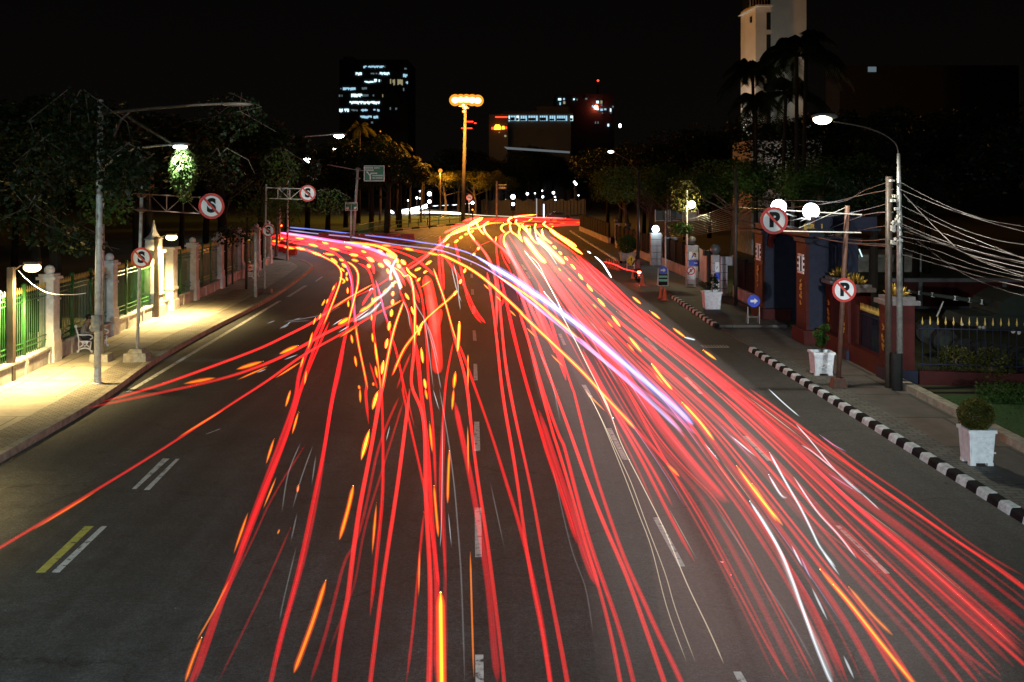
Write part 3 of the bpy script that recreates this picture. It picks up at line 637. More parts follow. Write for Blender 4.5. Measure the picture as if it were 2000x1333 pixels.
# ------------------------------------------------------------------ green direction signs
b = G(692, 455); y = 112
t = thing('direction_sign', (X(695,y), y, 0), 'large green direction sign with forked arrow on a tall pole', 'road sign')
m = MB(); m.tube([(X(690,y),y,0),(X(699,y),y,Z(328,y))], .13, 8); m.build('pole', M['steel_l'], t, smooth=True)
m = MB(); m.tube([(X(640,y),y-.1,Z(322,y)),(X(700,y),y-.1,Z(333,y)),(X(715,y),y-.1,Z(334,y))], .05, 6); m.ball((X(699,y),y,Z(330,y)),.25,8,sc_=(1.3,1,.5)); m.ball((X(699,y),y,Z(349,y)),.25,8,sc_=(1.3,1,.5)); m.build('arm', M['steel'], t)
x0, x1, z0, z1 = X(711.5,y), X(751.5,y), Z(354.5,y), Z(324,y)
m = MB(); m.box((x0,y-.3,z0),(x1,y-.24,z1)); m.build('sign_board', M['signwhite'], t)
m = MB(); m.box((x0+.07,y-.312,z0+.07),(x1-.07,y-.302,z1-.07)); m.build('sign_field', M['signgreen'], t)
yy = y-.325; H = z1-z0; W = x1-x0
text('sign_text', 'HARMONI  KOTA', .22, (x0+W*.38,yy,z1-H*.15), M['signwhite'], t, .005, .03)
text('sign_text', 'TOMANG', .22, (x0+W*.26,yy,z1-H*.30), M['signwhite'], t, .005, .03)
text('sign_text', 'PASAR BARU', .20, (x0+W*.68,yy,z1-H*.64), M['signwhite'], t, .005, .03)
text('sign_text', 'GN. SAHARI', .20, (x0+W*.66,yy,z1-H*.79), M['signwhite'], t, .005, .03)
m = MB(); th = .05
def bar(p, q, w_):
    p = Vector(p); q = Vector(q); d = (q-p).normalized(); n_ = Vector((-d.y, d.x))*w_
    return [tuple(p-n_), tuple(q-n_), tuple(q+n_), tuple(p+n_)]
cx, cz = x0+W*.31, z0+H*.08
m.plate(bar((cx,cz),(cx,cz+H*.32),.055), yy, yy+.008); m.plate(bar((cx-.02,cz+H*.28),(x0+W*.17,cz+H*.5),.05), yy-.004, yy+.004); m.plate(bar((cx,cz+H*.33),(cx+.10,cz+H*.42),.05), yy-.002, yy+.006); m.plate(bar((cx+.08,cz+H*.43),(x0+W*.62,cz+H*.43),.05), yy-.004, yy+.004)
m.plate([(x0+W*.61,cz+H*.38),(x0+W*.67,cz+H*.43),(x0+W*.61,cz+H*.48)], yy-.006, yy+.002); m.plate([(x0+W*.20,cz+H*.53),(x0+W*.13,cz+H*.55),(x0+W*.13,cz+H*.46)], yy-.006, yy+.002)
m.build('sign_arrow', M['signwhite'], t)
y = 108; t = thing('direction_sign', (X(684,y), y, 0), 'small green lane sign on a single pole left of the large green sign', 'road sign')
m = MB(); m.tube([(X(685,y),y,0),(X(686.5,y),y,Z(397,y))], .10, 8); m.build('pole', M['steel_l'], t, smooth=True)
x0, x1, z0, z1 = X(675,y), X(699,y), Z(411.5,y), Z(395.5,y)
m = MB(); m.box((x0,y-.3,z0),(x1,y-.24,z1)); m.build('sign_board', M['signwhite'], t)
m = MB(); m.box((x0+.05,y-.312,z0+.05),(x1-.05,y-.302,z1-.05)); m.build('sign_field', M['signgreen'], t)
text('sign_text', 'HARMONI KOTA', .15, ((x0+x1)/2,y-.325,z1-.14), M['signwhite'], t, .005, .02)
m = MB(); m.box(((x0+x1)/2-.02,y-.322,z0+.06),((x0+x1)/2+.02,y-.314,z1-.24)); m.build('divider', M['signwhite'], t)
for s in (-1, 1):
    cx = (x0+x1)/2+s*.42; m = MB(); m.plate([(cx-s*.14,z0+.12),(cx+s*.02,z0+.12),(cx+s*.14,z0+.30),(cx+s*.12,z0+.42),(cx-s*.14,z0+.36)][::s], y-.326, y-.316); m.build('sign_arrow', M['white'], t)
# ------------------------------------------------------------------ junction: high mast, signals, signs, railing
y = 176; bx = X(904, y)
t = thing('high_mast_light', (bx, y, 0), 'tall mast crowned with glaring orange sodium lamps over the junction', 'mast light')
m = MB(); m.tube([(bx,y,0),(X(909,y),y,Z(212,y))], [.38,.24], 12); m.build('mast', mat('mast_paint', (.16,.14,.12), .7, spec=.1), t, smooth=True)
m = MB(); m.tube([P(888,200,y),P(932,200,y)], .12, 6); m.tube([P(896,208,y),P(912,208,y)],.12,6); m.lathe(P(909,210,y),[(.6,-.3),(.6,.1)],10); m.build('lamp_rack', M['steel'], t)
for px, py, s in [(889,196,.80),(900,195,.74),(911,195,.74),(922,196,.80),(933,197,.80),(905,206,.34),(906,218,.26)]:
    m = MB(); m.ball(P(px,py,y-.4), s*.78, 12, sc_=(1,.7,.85)); lp_ = m.build('lamp', M['e_sodc'], t, smooth=True); m = MB(); m.disc(P(px,py,y-.1), s*1.28, .06, 20); m.build('glare_disc', M['e_sodium'], lp_)  # glowing orange disc added behind each bulb to imitate its glare
light('mast_light', 'POINT', P(910,208,y-7), 26000, (1,.38,.05), .9)
light('mast_light', 'POINT', P(885,240,y-6), 9000, (1,.38,.05), .9)
y = 170
for k, (px, py, px2) in enumerate([(912,238,924),(901,251,922),(926,241,930)]):
    m = MB(); m.tube([P(px,py,250), P(px2,py,250)], .14, 6); tag(m.build('neon_strip', M['e_red'], None, P(px,py,250)), ['thin red light strip right behind the orange mast, upper one','long thin red light strip crossing behind the mast, lower one','tiny red light dot right of the orange mast'][k], 'light strip')
# second orange lamps behind
def small_lamp(px, py, y, base_py, mt, s, lab, lamp_w=0, colr=(1,1,1), group=None, name='street_lamp'):
    L = P(px, py, y); t = thing(name, (L.x, y, 0), lab, 'street lamp', group)
    m = MB(); m.tube([(L.x,y+.1,0),(L.x,y+.1,L.z-s*.5)], .08, 6); m.build('pole', M['darkpost'], t)
    m = MB(); m.ball(L, s, 10); m.build('bulb', M[mt], t, smooth=True)
    if lamp_w: light('small_lamp_light', 'POINT', (L.x, y-s-.3, L.z-.2), lamp_w, colr, s)
    return t
small_lamp(860,334,200,0,'e_sodium',.42,'small orange street lamp low beside the palms, left of the mast',14000,(1,.38,.05))
small_lamp(828,328,190,0,'e_small',.30,'small white street lamp among the orange lit palms',3000,(1,.5,.12))
small_lamp(743,257,260,0,'e_sodium',.18,'tiny orange light on a thin pole in front of the office tower')
# traffic signals
def signal(px, y, z0p, z1p, lights, lab):
    x = X(px, y); t = thing('traffic_light', (x, y, 0), lab, 'traffic light')
    m = MB(); m.tube([(x,y+.25,0),(x,y+.25,Z(z0p,y))], .10, 8); m.build('pole', M['darkpost'], t)
    m = MB(); m.box((x-.38,y-.2,Z(z1p,y)),(x+.38,y+.2,Z(z0p,y))); m.build('housing', M['black'], t)
    for py, r, e in lights:
        m = MB(); m.disc((x, y-.28, Z(py,y)), r, .06, 20); m.build('lens', M[e], t)
signal(839, 150, 370, 405, [(379,.30,'e_globe'),(394,.24,'e_globe')], 'traffic light with two white glowing lenses left of the mast')
signal(1002, 165, 378, 412, [(385,.36,'e_globe'),(399,.25,'e_globe')], 'traffic light with two white glowing lenses right of the shop sign')
signal(923, 165, 390, 412, [(396.5,.24,'e_globe'),(410,.12,'e_ora')], 'small traffic light just below the no turn sign')
for px, py in [(820,374),(814,387),(820,388),(797,392),(988,391),(1030,379),(1059,373),(1060,385),(1081,377),(1084,385),(1085,391),(1122,356),(1125,360),(1130,382),(1045,378)]:
    small_lamp(px, py, 225, 0, 'e_small', .16+.10*((px*7+py) % 5 == 0)+(.14 if (px,py) in ((1081,377),(1030,379)) else 0), 'distant small white lamp among the trees behind the junction', 0, group='distant small white lamps behind the junction')
y = 160; t = thing('no_turn_sign', (X(916,y),y,0), 'round red bordered no turn sign at the junction beside the mast', 'road sign')
m = MB(); m.tube([(X(916,y),y+.1,0),(X(916,y),y+.1,Z(392,y))], .06, 6); m.build('pole', M['steel'], t)
c = P(916.5,386.5,y); m = MB(); m.disc(c,.40,.05); m.build('sign_face', M['signwhite'], t); m = MB(); m.disc(c-Vector((0,.02,0)),.50,.08,r0=.38); m.build('sign_ring', mat('sign_red_lit',(.8,.05,.03),.4), t)
m = MB(); m.plate(bar((c.x-.18,c.z+.08),(c.x+.15,c.z+.08),.05),c.y-.03,c.y-.02); m.plate(bar((c.x+.12,c.z+.1),(c.x+.16,c.z-.2),.05),c.y-.034,c.y-.024); m.plate([(c.x-.28,c.z+.08),(c.x-.15,c.z-.04),(c.x-.15,c.z+.2)],c.y-.032,c.y-.022); m.build('sign_arrow', M['signblack'], t)
light('no_turn_fill','SPOT',(c.x,c.y-9,3.2),1500,(1,.6,.4),.3,c,30)  # unseen spot added to brighten the no turn sign
y = 158; x = X(970,y); t = thing('shop_sign', (x,y,0), 'pole sign with a pointed orange board at the junction', 'sign')
m = MB(); m.tube([(x,y,0),(x+.02,y,Z(354,y))], .14, 8); m.build('pole', M['pale'], t)
m = MB(); m.plate([(X(973,y),Z(371,y)),(X(989,y),Z(371,y)),(X(991.5,y),Z(365,y)),(X(989.5,y),Z(360.5,y)),(X(972,y),Z(360.5,y))], y-.1, y+.1); m.build('sign_board', M['darkpost'], t)
m = MB(); m.plate([(X(974,y),Z(368,y)),(X(988,y),Z(368,y)),(X(988,y),Z(367,y)),(X(974,y),Z(367,y))], y-.14,y-.11); m.plate([(X(973,y),Z(362,y)),(X(989,y),Z(362,y)),(X(989,y),Z(361,y)),(X(973,y),Z(361,y))], y-.14,y-.11); m.build('sign_trim', M['gold'], t)
for k, px in enumerate((977,981,984.5)):
    m = MB(); m.box((X(px,y)-.09,y-.14,Z(366,y)),(X(px,y)+.09,y-.11,Z(363.3,y))); m.build('sign_mark', M['pale'], t)
# railing on the island
def railing(p, q, n, h, r, lab, bars=0):
    p = Vector(p); q = Vector(q); t = thing('railing', p, lab, 'railing'); m = MB()
    for k in range(n+1):
        a = p+(q-p)*(k/n); m = MB(); m.tube([a, a+Vector((0,0,h))], r, 6); m.build('post', M['green'], t)
    m = MB()
    for f in (.5, .95): m.tube([p+Vector((0,0,h*f)), q+Vector((0,0,h*f))], r*.7, 6)
    m.build('rail', M['green'], t)
    if bars:
        m = MB()
        for k in range(bars): a = p+(q-p)*((k+.5)/bars); m.tube([a+Vector((0,0,.05)), a+Vector((0,0,h*.95))], r*.3, 4, caps=False)
        m.build('bars', M['green'], t)
railing(G(757,449,.15), G(835,440,.15), 4, 1.15, .07, 'dark green railing on the grass island left of the mast')
railing(G(835,440,.15), G(898,434,.15), 3, 1.15, .07, 'dark green railing on the grass island running up to the mast')
railing(G(700,463,.15), G(757,449,.15), 6, 1.5, .05, 'dark barred fence at the tip of the grass island', 60)
# ------------------------------------------------------------------ far buildings
rnd = random.Random(5)
def facade(name, y, x0, x1, z1p, depth, lab, cat, mt='bldg', parts=None, ang=0):
    t = thing(name, (X((x0+x1)/2,y), y, 0), lab, cat); m = MB(); m.box((X(x0,y),y,0),(X(x1,y),y+depth,Z(z1p,y))); m.build('wall', M[mt], t); return t
y = 520; t = facade('office_tower', y, 663, 797, 117, 40, 'dark office tower with scattered blue white lit floors beyond the trees', 'building')
m = MB(); m.box((X(672,y),y-2,Z(124,y)),(X(690,y),y+20,Z(112,y))); m.build('roof_box', M['bldg'], t)
wins = [(710,752,131,4,'e_win'),(695,707,144.5,5,'e_winb'),(742,761,144,5,'e_winb'),(722,742,144.5,3,'e_wind'),(712,730,160.5,3,'e_winb'),(731,742,158,6,'e_winb'),(742,750,157,3,'e_wind'),(665,670,174.5,4,'e_wind'),(670,695,174,5,'e_win'),(707,717,173,4,'e_wind'),(662,672,187.5,4,'e_wind'),(683,708,187,6.5,'e_winb'),(708,731,187,4,'e_wind'),(683,742,201,5.5,'e_winb'),(663,682,216,6,'e_winb'),(684,699,216,4,'e_wind'),(704,742,216,5,'e_win'),(704,739,229,5,'e_win'),(762,764.5,160,10,'e_winw'),(767,787,161,11,'e_winw'),(787.5,796,148,6,'e_win'),(787.5,797,162,5,'e_win'),(787.5,790,176,7,'e_wind'),(790,795,135,4,'e_wind'),(761.5,764,213,6,'e_wind'),(766,776,213,4,'e_wind'),(747,749,187,6,'e_winw'),(674,682,118.5,5,'e_winw'),(725,729,240,4,'e_wind')]
for a, b_, py, h, e in wins:                                   # each lit floor: bright bays of uneven width
    m = MB(); x = a
    while x < b_-.4:
        w_ = min(rnd.choice([1.6,2.4,2.4,3.2]), b_-x); hh = h*rnd.choice([.55,.8,1,1,.9]); zt = py-h/2+rnd.choice([0,0,.8])
        if rnd.random() > (.12 if e != 'e_wind' else .3): m.box((X(x,y),y-.5,Z(zt+hh,y)),(X(x+w_-.35,y),y-.15,Z(zt,y)))
        x += w_
    if m.v: m.build('window', M[e], t)
for py in range(124, 262, 14):
    m = MB(); m.box((X(663,y),y-.32,Z(py+1.2,y)),(X(797,y),y-.02,Z(py,y))); m.build('floor_slab', M['bldg'], t)
y = 300; t = facade('office_block', y, 983, 1115, 218, 25, 'grey low office block with one bright strip of lit windows on its top floor', 'building', 'greywall')
m = MB(); m.box((X(978,y),y-1.2,Z(224.5,y)),(X(1118,y),y+1,Z(221.5,y))); m.box((X(1048,y),y+3,Z(218,y)),(X(1112,y),y+12,Z(207,y))); m.build('roof', M['greywall'], t)
x = 993
for w_, e in [(3,'e_winb'),(11,'e_win'),(6,'e_winb'),(1,None),(13,'e_win'),(1,None),(19,'e_win'),(2,None),(16,'e_win'),(2,None),(12,'e_win'),(1,None),(21,'e_win'),(4,None),(6,'e_winb')]:
    if e:
        m = MB(); m.box((X(x,y),y-.3,Z(236.5 if w_ > 3 else 237,y)),(X(x+w_,y),y-.1,Z(226.5,y))); 
        f_ = m.build('window', M[e], t); m = MB(); n = max(1, int(w_/4))
        for k in range(n+1): m.box((X(x+k*w_/n,y)-.06,y-.42,Z(236.5,y)),(X(x+k*w_/n,y)+.06,y-.31,Z(226.5,y)))
        m.box((X(x+.5,y),y-.40,Z(236,y)),(X(x+w_*.8,y),y-.33,Z(229.5+(x*7 % 4),y))); m.build('frame', M['bldg'], f_)
    x += w_+.6
for k in range(1, 6):
    m = MB(); m.box((X(986,y),y-.3,Z(242+k*10,y)),(X(1112,y),y-.05,Z(240+k*10,y))); m.build('ledge', M['greywall'], t)
light('block_fill','POINT',(X(1050,y),y-14,Z(300,y)),90,(.8,.85,.8),1)  # added fill light with no lamp of its own, lifts the grey block
m = MB(); m.add([P(984,287,230),P(1113,296,230),P(1113,300,230),P(990,292,230),P(984,287,236),P(1113,296,236),P(1113,300,236),P(990,292,236)],[(3,2,1,0),(4,5,6,7),(0,1,5,4),(1,2,6,5),(2,3,7,6),(3,0,4,7)])
o = tag(m.build('canopy_roof', emit('canopy_lightbox',(.5,.58,.62),.22), None, P(984,287,230)), 'long pale lit canopy edge below the grey office block', 'canopy')
y = 480; t = facade('apartment_tower', y, 1086, 1200, 184, 30, 'distant dark tower with a few lit windows and a red beacon', 'building')
for px, py, w_, h, e in [(1093,194.5,6,4,'e_winb'),(1101.5,194,3,3.5,'e_win'),(1094,203,2.5,5,'e_win'),(1102,201,4,5,'e_winw'),(1121,194.5,3,3,'e_winb'),(1127,195,2,3,'e_wind'),(1145,193.5,4,3,'e_wind'),(1167,200,5,5,'e_winb'),(1174.5,200,3.5,6,'e_winw'),(1157.5,208,3,4,'e_win'),(1175,206,3,3,'e_wind'),(1167.5,214,4,3,'e_winb'),(1175,215,5,4,'e_win'),(1182,214,4,3,'e_win'),(1192.5,215.5,2.5,6,'e_winb'),(1197,209,3,3,'e_wind'),(1176.5,221.5,2,2,'e_wind'),(1193,221,3,1.5,'e_wind'),(1188,245,3,5,'e_winb'),(1163,240,2,4,'e_wind'),(1168,240,2,4,'e_wind')]:
    m = MB(); m.box((X(px-w_/2,y),y-.5,Z(py+h/2,y)),(X(px+w_/2,y),y-.1,Z(py-h/2,y))); m.build('window', M[e], t)
m = MB(); m.tube([(X(1168,y),y+2,Z(184,y)),(X(1168,y),y+2,Z(158,y))],.5,6); m.build('antenna', M['bldg'], t)
m = MB(); m.ball(P(1168,158,y),.5,8); m.build('beacon', M['e_red'], t); m = MB(); m.ball(P(1164,210,y-2),1.0,10); m.build('beacon', M['e_tail'], t)
m = MB(); m.ball(P(1211,246,300),.4,8,sc_=(1,1,1.6)); tag(m.build('wall_lamp', M['e_small'], None, P(1211,246,300)), 'lone small white light right of the distant tower', 'lamp')
# red sign building
y = 280; t = facade('neon_building', y, 955, 992, 224, 12, 'dark building with a red light bar and a blurred orange red neon sign', 'building')
m = MB(); m.tube([P(967.5,229,y-.4),P(991,229,y-.4)],.16,6); m.build('neon_bar', M['e_red'], t)
m = MB(); m.tube([P(960,251,y-.4),P(990,250,y-.4)],.28,8); m.build('neon_bar', M['e_red'], t)
m = MB(); m.plate([(X(965,y),Z(254,y)),(X(978,y),Z(254,y)),(X(979,y),Z(249,y)),(X(975,y),Z(244,y)),(X(968,y),Z(244,y)),(X(965,y),Z(249,y))],y-.9,y-.6); m.build('neon_sign', M['e_ora'], t)
m = MB(); m.plate([(X(980,y),Z(253.5,y)),(X(986,y),Z(253,y)),(X(985,y),Z(247,y)),(X(981,y),Z(247,y))],y-.9,y-.6); m.build('neon_sign', M['e_ora'], t)
m = MB(); m.ball(P(987,266,y-1),.32,8); m.ball(P(975,259,y-1),.18,6); m.build('lamp', M['e_winw'], t)
# low wall and hoarding behind the junction
y = 215; t = thing('hoarding', (X(1000,y),y,0), 'dim pleated hoarding behind the cross street', 'hoarding'); m = MB()
for k in range(60): px = 940+k*3.4; m.box((X(px,y),y+.3*(k%2),0),(X(px+3.4,y),y+.5+.3*(k%2),Z(391-2*math.sin(k),y)))
m.build('panel', M['hoard'], t)
m = MB(); x=X(1062,200); m.box((x-.12,199.6,0),(x+.12,200,Z(399,200))); tag(m.build('light_post', emit('tube_white',(.9,.95,1),2.2), None, (x,200,0)), 'slim white glowing tube post in front of the hoarding', 'lamp')
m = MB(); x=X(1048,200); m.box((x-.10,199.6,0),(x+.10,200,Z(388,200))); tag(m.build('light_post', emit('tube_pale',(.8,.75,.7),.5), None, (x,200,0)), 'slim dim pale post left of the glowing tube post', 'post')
light('hoarding_fill','POINT',(X(1075,200),198,3.5),350,(.95,.95,.9),.3)  # fill light added to brighten the hoarding, no lamp stands here
# dark car waiting at the junction
y = 185; cx = X(1090,y); t = thing('parked_car', (cx,y,0), 'dark car standing at the far junction in front of the hoarding', 'car')
m = MB(); m.plate([(cx-2.1,.3),(cx+2.1,.3),(cx+2.15,.85),(cx+1.3,.98),(cx+.7,1.5),(cx-.9,1.5),(cx-1.5,.95),(cx-2.15,.85)], y-.8, y+.8); m.build('body', M['glass'], t)
m = MB(); m.plate([(cx-1.25,1.0),(cx+1.05,1.0),(cx+.62,1.43),(cx-.82,1.43)], y-.83, y-.81); m.build('window', M['black'], t)
for s in (-1.3, 1.3):
    m = MB(); m.disc((cx+s,y-.85,.34),.34,.2,20); w_ = m.build('wheel', M['black'], t); m = MB(); m.disc((cx+s,y-.87,.34),.18,.02,16); m.build('rim', M['steel'], w_)
m = MB(); m.ball((cx-2.1,y-.5,.7),.08,8); m.build('headlight', M['signwhite'], t)
# ------------------------------------------------------------------ right side: tower
y = 190; t = thing('white_tower', (X(1515,y),y,0), 'tall plain pale tower with dark stair slots rising out of frame', 'tower')
m = MB(); m.box((X(1503,y),y,0),(X(1575,y),y+9,75)); m.build('wall', M['tower'], t)
m = MB(); m.box((X(1472,y),y-1.5,0),(X(1502.9,y),y+6,Z(14,y))); m.add([(X(1461,y),y+2.2,0),(X(1472,y),y-1.5,0),(X(1472,y),y+6,0),(X(1461,y),y+6,0),(X(1461,y),y+2.2,Z(14,y)),(X(1472,y),y-1.5,Z(14,y)),(X(1472,y),y+6,Z(14,y)),(X(1461,y),y+6,Z(14,y))],[(3,2,1,0),(4,5,6,7),(0,1,5,4),(2,3,7,6),(3,0,4,7)]); m.build('stair_shaft', M['tower'], t)
for a, b_ in ((28,61),(71,171),(181,260)):
    m = MB(); m.box((X(1493,y),y-1.62,Z(b_,y)),(X(1501,y),y-1.5,Z(a,y))); m.build('stair_slot', M['glass'], t)
m = MB(); m.add([(X(1453,y),y+1,Z(24.5,y)),(X(1472,y),y-2.6,Z(17,y)),(X(1503,y),y-2.6,Z(17,y)),(X(1503,y),y+5,Z(17,y)),(X(1453,y),y+5,Z(24.5,y)),(X(1453,y),y+1,Z(23,y)),(X(1472,y),y-2.6,Z(14,y)),(X(1503,y),y-2.6,Z(14,y)),(X(1503,y),y+5,Z(14,y)),(X(1453,y),y+5,Z(23,y))],[(4,3,2,1,0),(5,6,7,8,9),(0,1,6,5),(1,2,7,6),(2,3,8,7),(3,4,9,8),(4,0,5,9)]); m.build('ledge', M['tower'], t)
m = MB(); m.box((X(1462,y),y-1.0,Z(13.5,y)),(X(1502,y),y+5,Z(-30,y))); m.build('glazed_head', M['glass'], t)
m = MB()
for k in range(8): m.box((X(1462+k*5.6,y),y-1.12,Z(13.5,y)),(X(1463+k*5.6,y),y-1.0,Z(-30,y)))
m.build('mullions', M['tower'], t)
m = MB(); m.box((X(1465.5,y),y-.3,Z(45,y)),(X(1468.5,y),y+.6,Z(33,y))); m.build('window', M['glass'], t)
light('tower_flood','SPOT',(X(1474,y),y-26,6.0),7500,(1,.98,.88),.6,(X(1524,y),y,34),50)
light('tower_flood','SPOT',(X(1440,y)-4,y+1,9.0),9000,(.95,1,.92),.4,(X(1466,y),y,20),70)
y = 225
t = thing('low_building', (X(1720,y),y,0), 'dark low building with one dim lit window above the trees', 'building')
m = MB(); m.box((X(1640,y),y,0),(X(1990,y),y+10,Z(128,y))); m.build('wall', M['bldg'], t)
m = MB(); m.box((X(1695,y),y-.2,Z(141,y)),(X(1711,y),y-.05,Z(131,y))); m.build('window', M['e_wind'], t)
y = 93; t = thing('lit_house', (X(1530,y),y,0), 'pale lit wall glimpsed through the dark foliage below the tower', 'building')
m = MB(); m.box((X(1468,y),y,0),(X(1605,y),y+8,Z(274,y))); m.build('wall', M['plinth'], t)
m = MB(); m.box((X(1552,y),y-.3,0),(X(1570,y),y,Z(268,y))); m.build('column', M['darkpost'], t)
light('house_fill','POINT',(X(1530,y),y-3,8.5),90,(1,.93,.85),.3)  # unseen bare light added to brighten the house wall
# ------------------------------------------------------------------ right side: lamp pole, utility poles, cables
def catmull(pts, k=6): return smooth2(pts, k)
b = G(1750, 762, .15); y = b.y
t = thing('street_lamp', (X(1757,y), y, .15), 'pale steel pole wrapped in cables, its curved arm carrying a glaring warm white lamp', 'street lamp')
m = MB(); m.tube([(X(1752,y),y,.15),(X(1752,y),y,Z(690,y))], .17, 10); m.build('black_base', M['black'], t)
m = MB(); m.tube([(X(1757,y),y,Z(690,y)),(X(1757,y),y,Z(430,y)),(X(1755,y),y,Z(300,y))], [.10,.085,.05], 10); m.build('pole', M['steel'], t, smooth=True)
m = MB(); m.tube(catmull([P(1755,302,y),P(1748,280,y),P(1720,260,y),P(1680,247,y),P(1628,238,y)],5), .022, 6); m.build('arm', M['darkpost'], t)
m = MB(); hd = P(1607,231,y); m.ball(hd+Vector((.05,0,.05)), .42, 14, sc_=(1,.45,.25)); m.build('lamp_head', M['steel'], t, smooth=True)
m = MB(); m.ball(hd+Vector((-.02,-.03,-.04)), .27, 14, sc_=(1.1,.7,.6)); m.build('bulb', M['e_hot'], t, smooth=True)
light('street_lamp_light','SPOT',hd+Vector((0,0,-.3)),1500,(1,.93,.74),.14,(hd.x,hd.y-1.5,0),155)
t = thing('utility_pole', (X(1744,y+.4), y+.4, .15), 'dark utility pole tight beside the pale lamp pole, loaded with cable brackets', 'utility pole')
m = MB(); m.tube([(X(1744,y),y+.4,.15),(X(1746,y),y+.4,Z(345,y))], .11, 10); m.build('pole', M['darkpost'], t, smooth=True)
rnd = random.Random(3); m = MB()
for k in range(26):
    py = rnd.uniform(350,490); m.cbox(P(1744+rnd.uniform(-3,14),py,y-.1+rnd.uniform(-.1,.1)),(rnd.uniform(.05,.16),.08,rnd.uniform(.04,.12)),rz=rnd.random())
m.build('brackets', M['steel_l'], t)
y1 = y-.1
def cable(name, pts, r, lab, grp, k=6):
    m = MB(); m.tube(catmull(pts, k), r, 5, caps=True); o = m.build(name, M['wire'], None, pts[0]); tag(o, lab, 'cable', grp)
# wires from the poles towards the viewer's right
W = [((1757,355),(1830,394),(1920,428),(2060,452)),((1757,370),(1840,404),(1930,434),(2060,468)),((1765,380),(1812,430),(1840,458),(1866,482),(2060,530)),
     ((1772,392),(1850,436),(1950,470),(2080,486)),((1757,420),(1832,452),(1920,482),(2060,520)),((1757,436),(1835,468),(1925,496),(2060,525)),((1757,440),(1845,476),(1940,502),(2060,530)),
     ((1765,452),(1850,480),(1930,516),(2060,560)),((1757,462),(1850,480),(1900,500),(2060,538)),((1762,470),(1830,490),(1910,520),(2060,556)),((1762,485),(1840,510),(1920,532),(2060,562)),
     ((1760,497),(1850,522),(1930,545),(2060,575)),((1790,470),(1870,528),(1940,560),(2060,596)),((1760,402),(1850,444),(1900,466),(2060,530)),((1765,446),(1860,484),(1950,520),(2060,548))]
for i, w4 in enumerate(W):
    d = [y1, y1-3.5, y1-7, y1-12]; pts = [P(px, py, dd) for (px, py), dd in zip(w4, d)]
    cable('overhead_cable', pts, .007+.004*(i % 3), 'black overhead cable sagging from the pale lamp pole towards the right edge', 'overhead cables right of the lamp pole')
W2 = [((1744,353),(1690,372),(1640,395),(1560,392),(1437,396)),((1744,370),(1690,380),(1600,400),(1500,408),(1440,405)),((1744,395),(1680,412),(1600,425),(1437,440)),((1744,415),(1690,420),(1600,452),(1540,448),(1437,430)),
      ((1744,440),(1700,446),(1620,460),(1560,454),(1437,445)),((1744,466),(1680,470),(1600,458),(1530,450),(1437,440)),((1744,482),(1680,478),(1610,468),(1540,455),(1437,446)),((1744,478),(1650,474),(1580,461),(1520,452),(1437,450))]
for i, w4 in enumerate(W2):
    d = [y1+.2, 36, 42, 50, 58][:len(w4)] if len(w4) == 5 else [y1+.2, 37, 46, 58]
    cable('overhead_cable', [P(px, py, dd) for (px, py), dd in zip(w4, d)], .014+.006*(i % 2), 'dark overhead cable hanging over the gate between the lamp pole and the next pole', 'overhead cables above the gate')
t, b, yy = pole('utility_pole', 1437, 600, 1437, 330, .10, 'darkpost', 'bare dark utility pole between the gate and the tiled piers', 'utility pole', z0=.06)
t, b, yq = pole('utility_pole', 1246, 520, 1247, 336, .14, 'darkpost', 'utility pole behind the motorcyclist with a fan of sagging cables', 'utility pole', z0=.06)
for i in range(12):
    a = (1247, 350+i*4.6); e = (1437, 396+i*4.5); mid = (1290+i, 412+i*4.2); mid2 = (1345, 428+i*3)
    d = [yq, yq-6, yq-14, 58]
    cable('overhead_cable', [P(*a, d[0]), P(*mid, d[1]), P(*mid2, d[2]), P(*e, d[3])], .022, 'thin cable sagging deeply from the pole behind the motorcyclist', 'sagging cables from the far utility pole')
lamp = P(1193,297,88); t = thing('street_lamp', (X(1247,88), 88, .1), 'dim white street lamp on a long arm above the far right trees', 'street lamp')
m = MB(); m.tube([(X(1247,88),88,.1),(X(1247,88),88,Z(335,88))],.09,8); m.build('pole', M['darkpost'], t); m = MB(); m.tube([P(1247,336,88),P(1225,312,88),P(1200,298,88)],.04,6); m.build('arm', M['darkpost'], t)
m = MB(); m.ball(lamp,.26,10,sc_=(1,.6,.45)); m.build('bulb', M['e_small'], t); light('street_lamp_light','SPOT',lamp-Vector((0,0,.3)),200,(.85,.92,1),.2,(lamp.x,lamp.y,0),130)
# yellow yard lamp behind the piers
y = 66; L = P(1351,400,y); t = thing('yard_lamp', (L.x+.3,y,0), 'yellowish white lamp on a thin pole among the leaves above the tiled piers', 'lamp post')
m = MB(); m.tube([(X(1343,y),y+.2,0),(X(1343,y),y+.2,Z(372,y))],.05,6); m.build('pole', M['steel_l'], t); m = MB(); m.ball(L,.25,12); m.build('bulb', M['e_hot'], t, smooth=True)
light('yard_lamp_light','POINT',L-Vector((0,.4,.1)),450,(1,.9,.5),.2)
y = 74; t = thing('billboard_frame', (X(1300,y),y,0), 'white edged rack of dark panels standing behind the sagging cables', 'rack')
for k, (a, b_) in enumerate(((1280,1304),(1309,1332),(1337,1362))):
    m = MB(); m.box((X(a,y),y,Z(432,y)),(X(b_,y),y+.1,Z(412,y))); m.build('panel', M['bldg'] if k < 2 else M['plinth'], t)
m = MB()
for px in (1279,1304,1308,1333,1363): m.box((X(px,y),y-.1,Z(434 if px!=1333 else 460,y)),(X(px+1.4,y),y,Z(410,y)))
m.box((X(1280,y),y-.13,Z(432,y)),(X(1362,y),y-.1,Z(431,y))); m.build('frame', M['pale'], t)
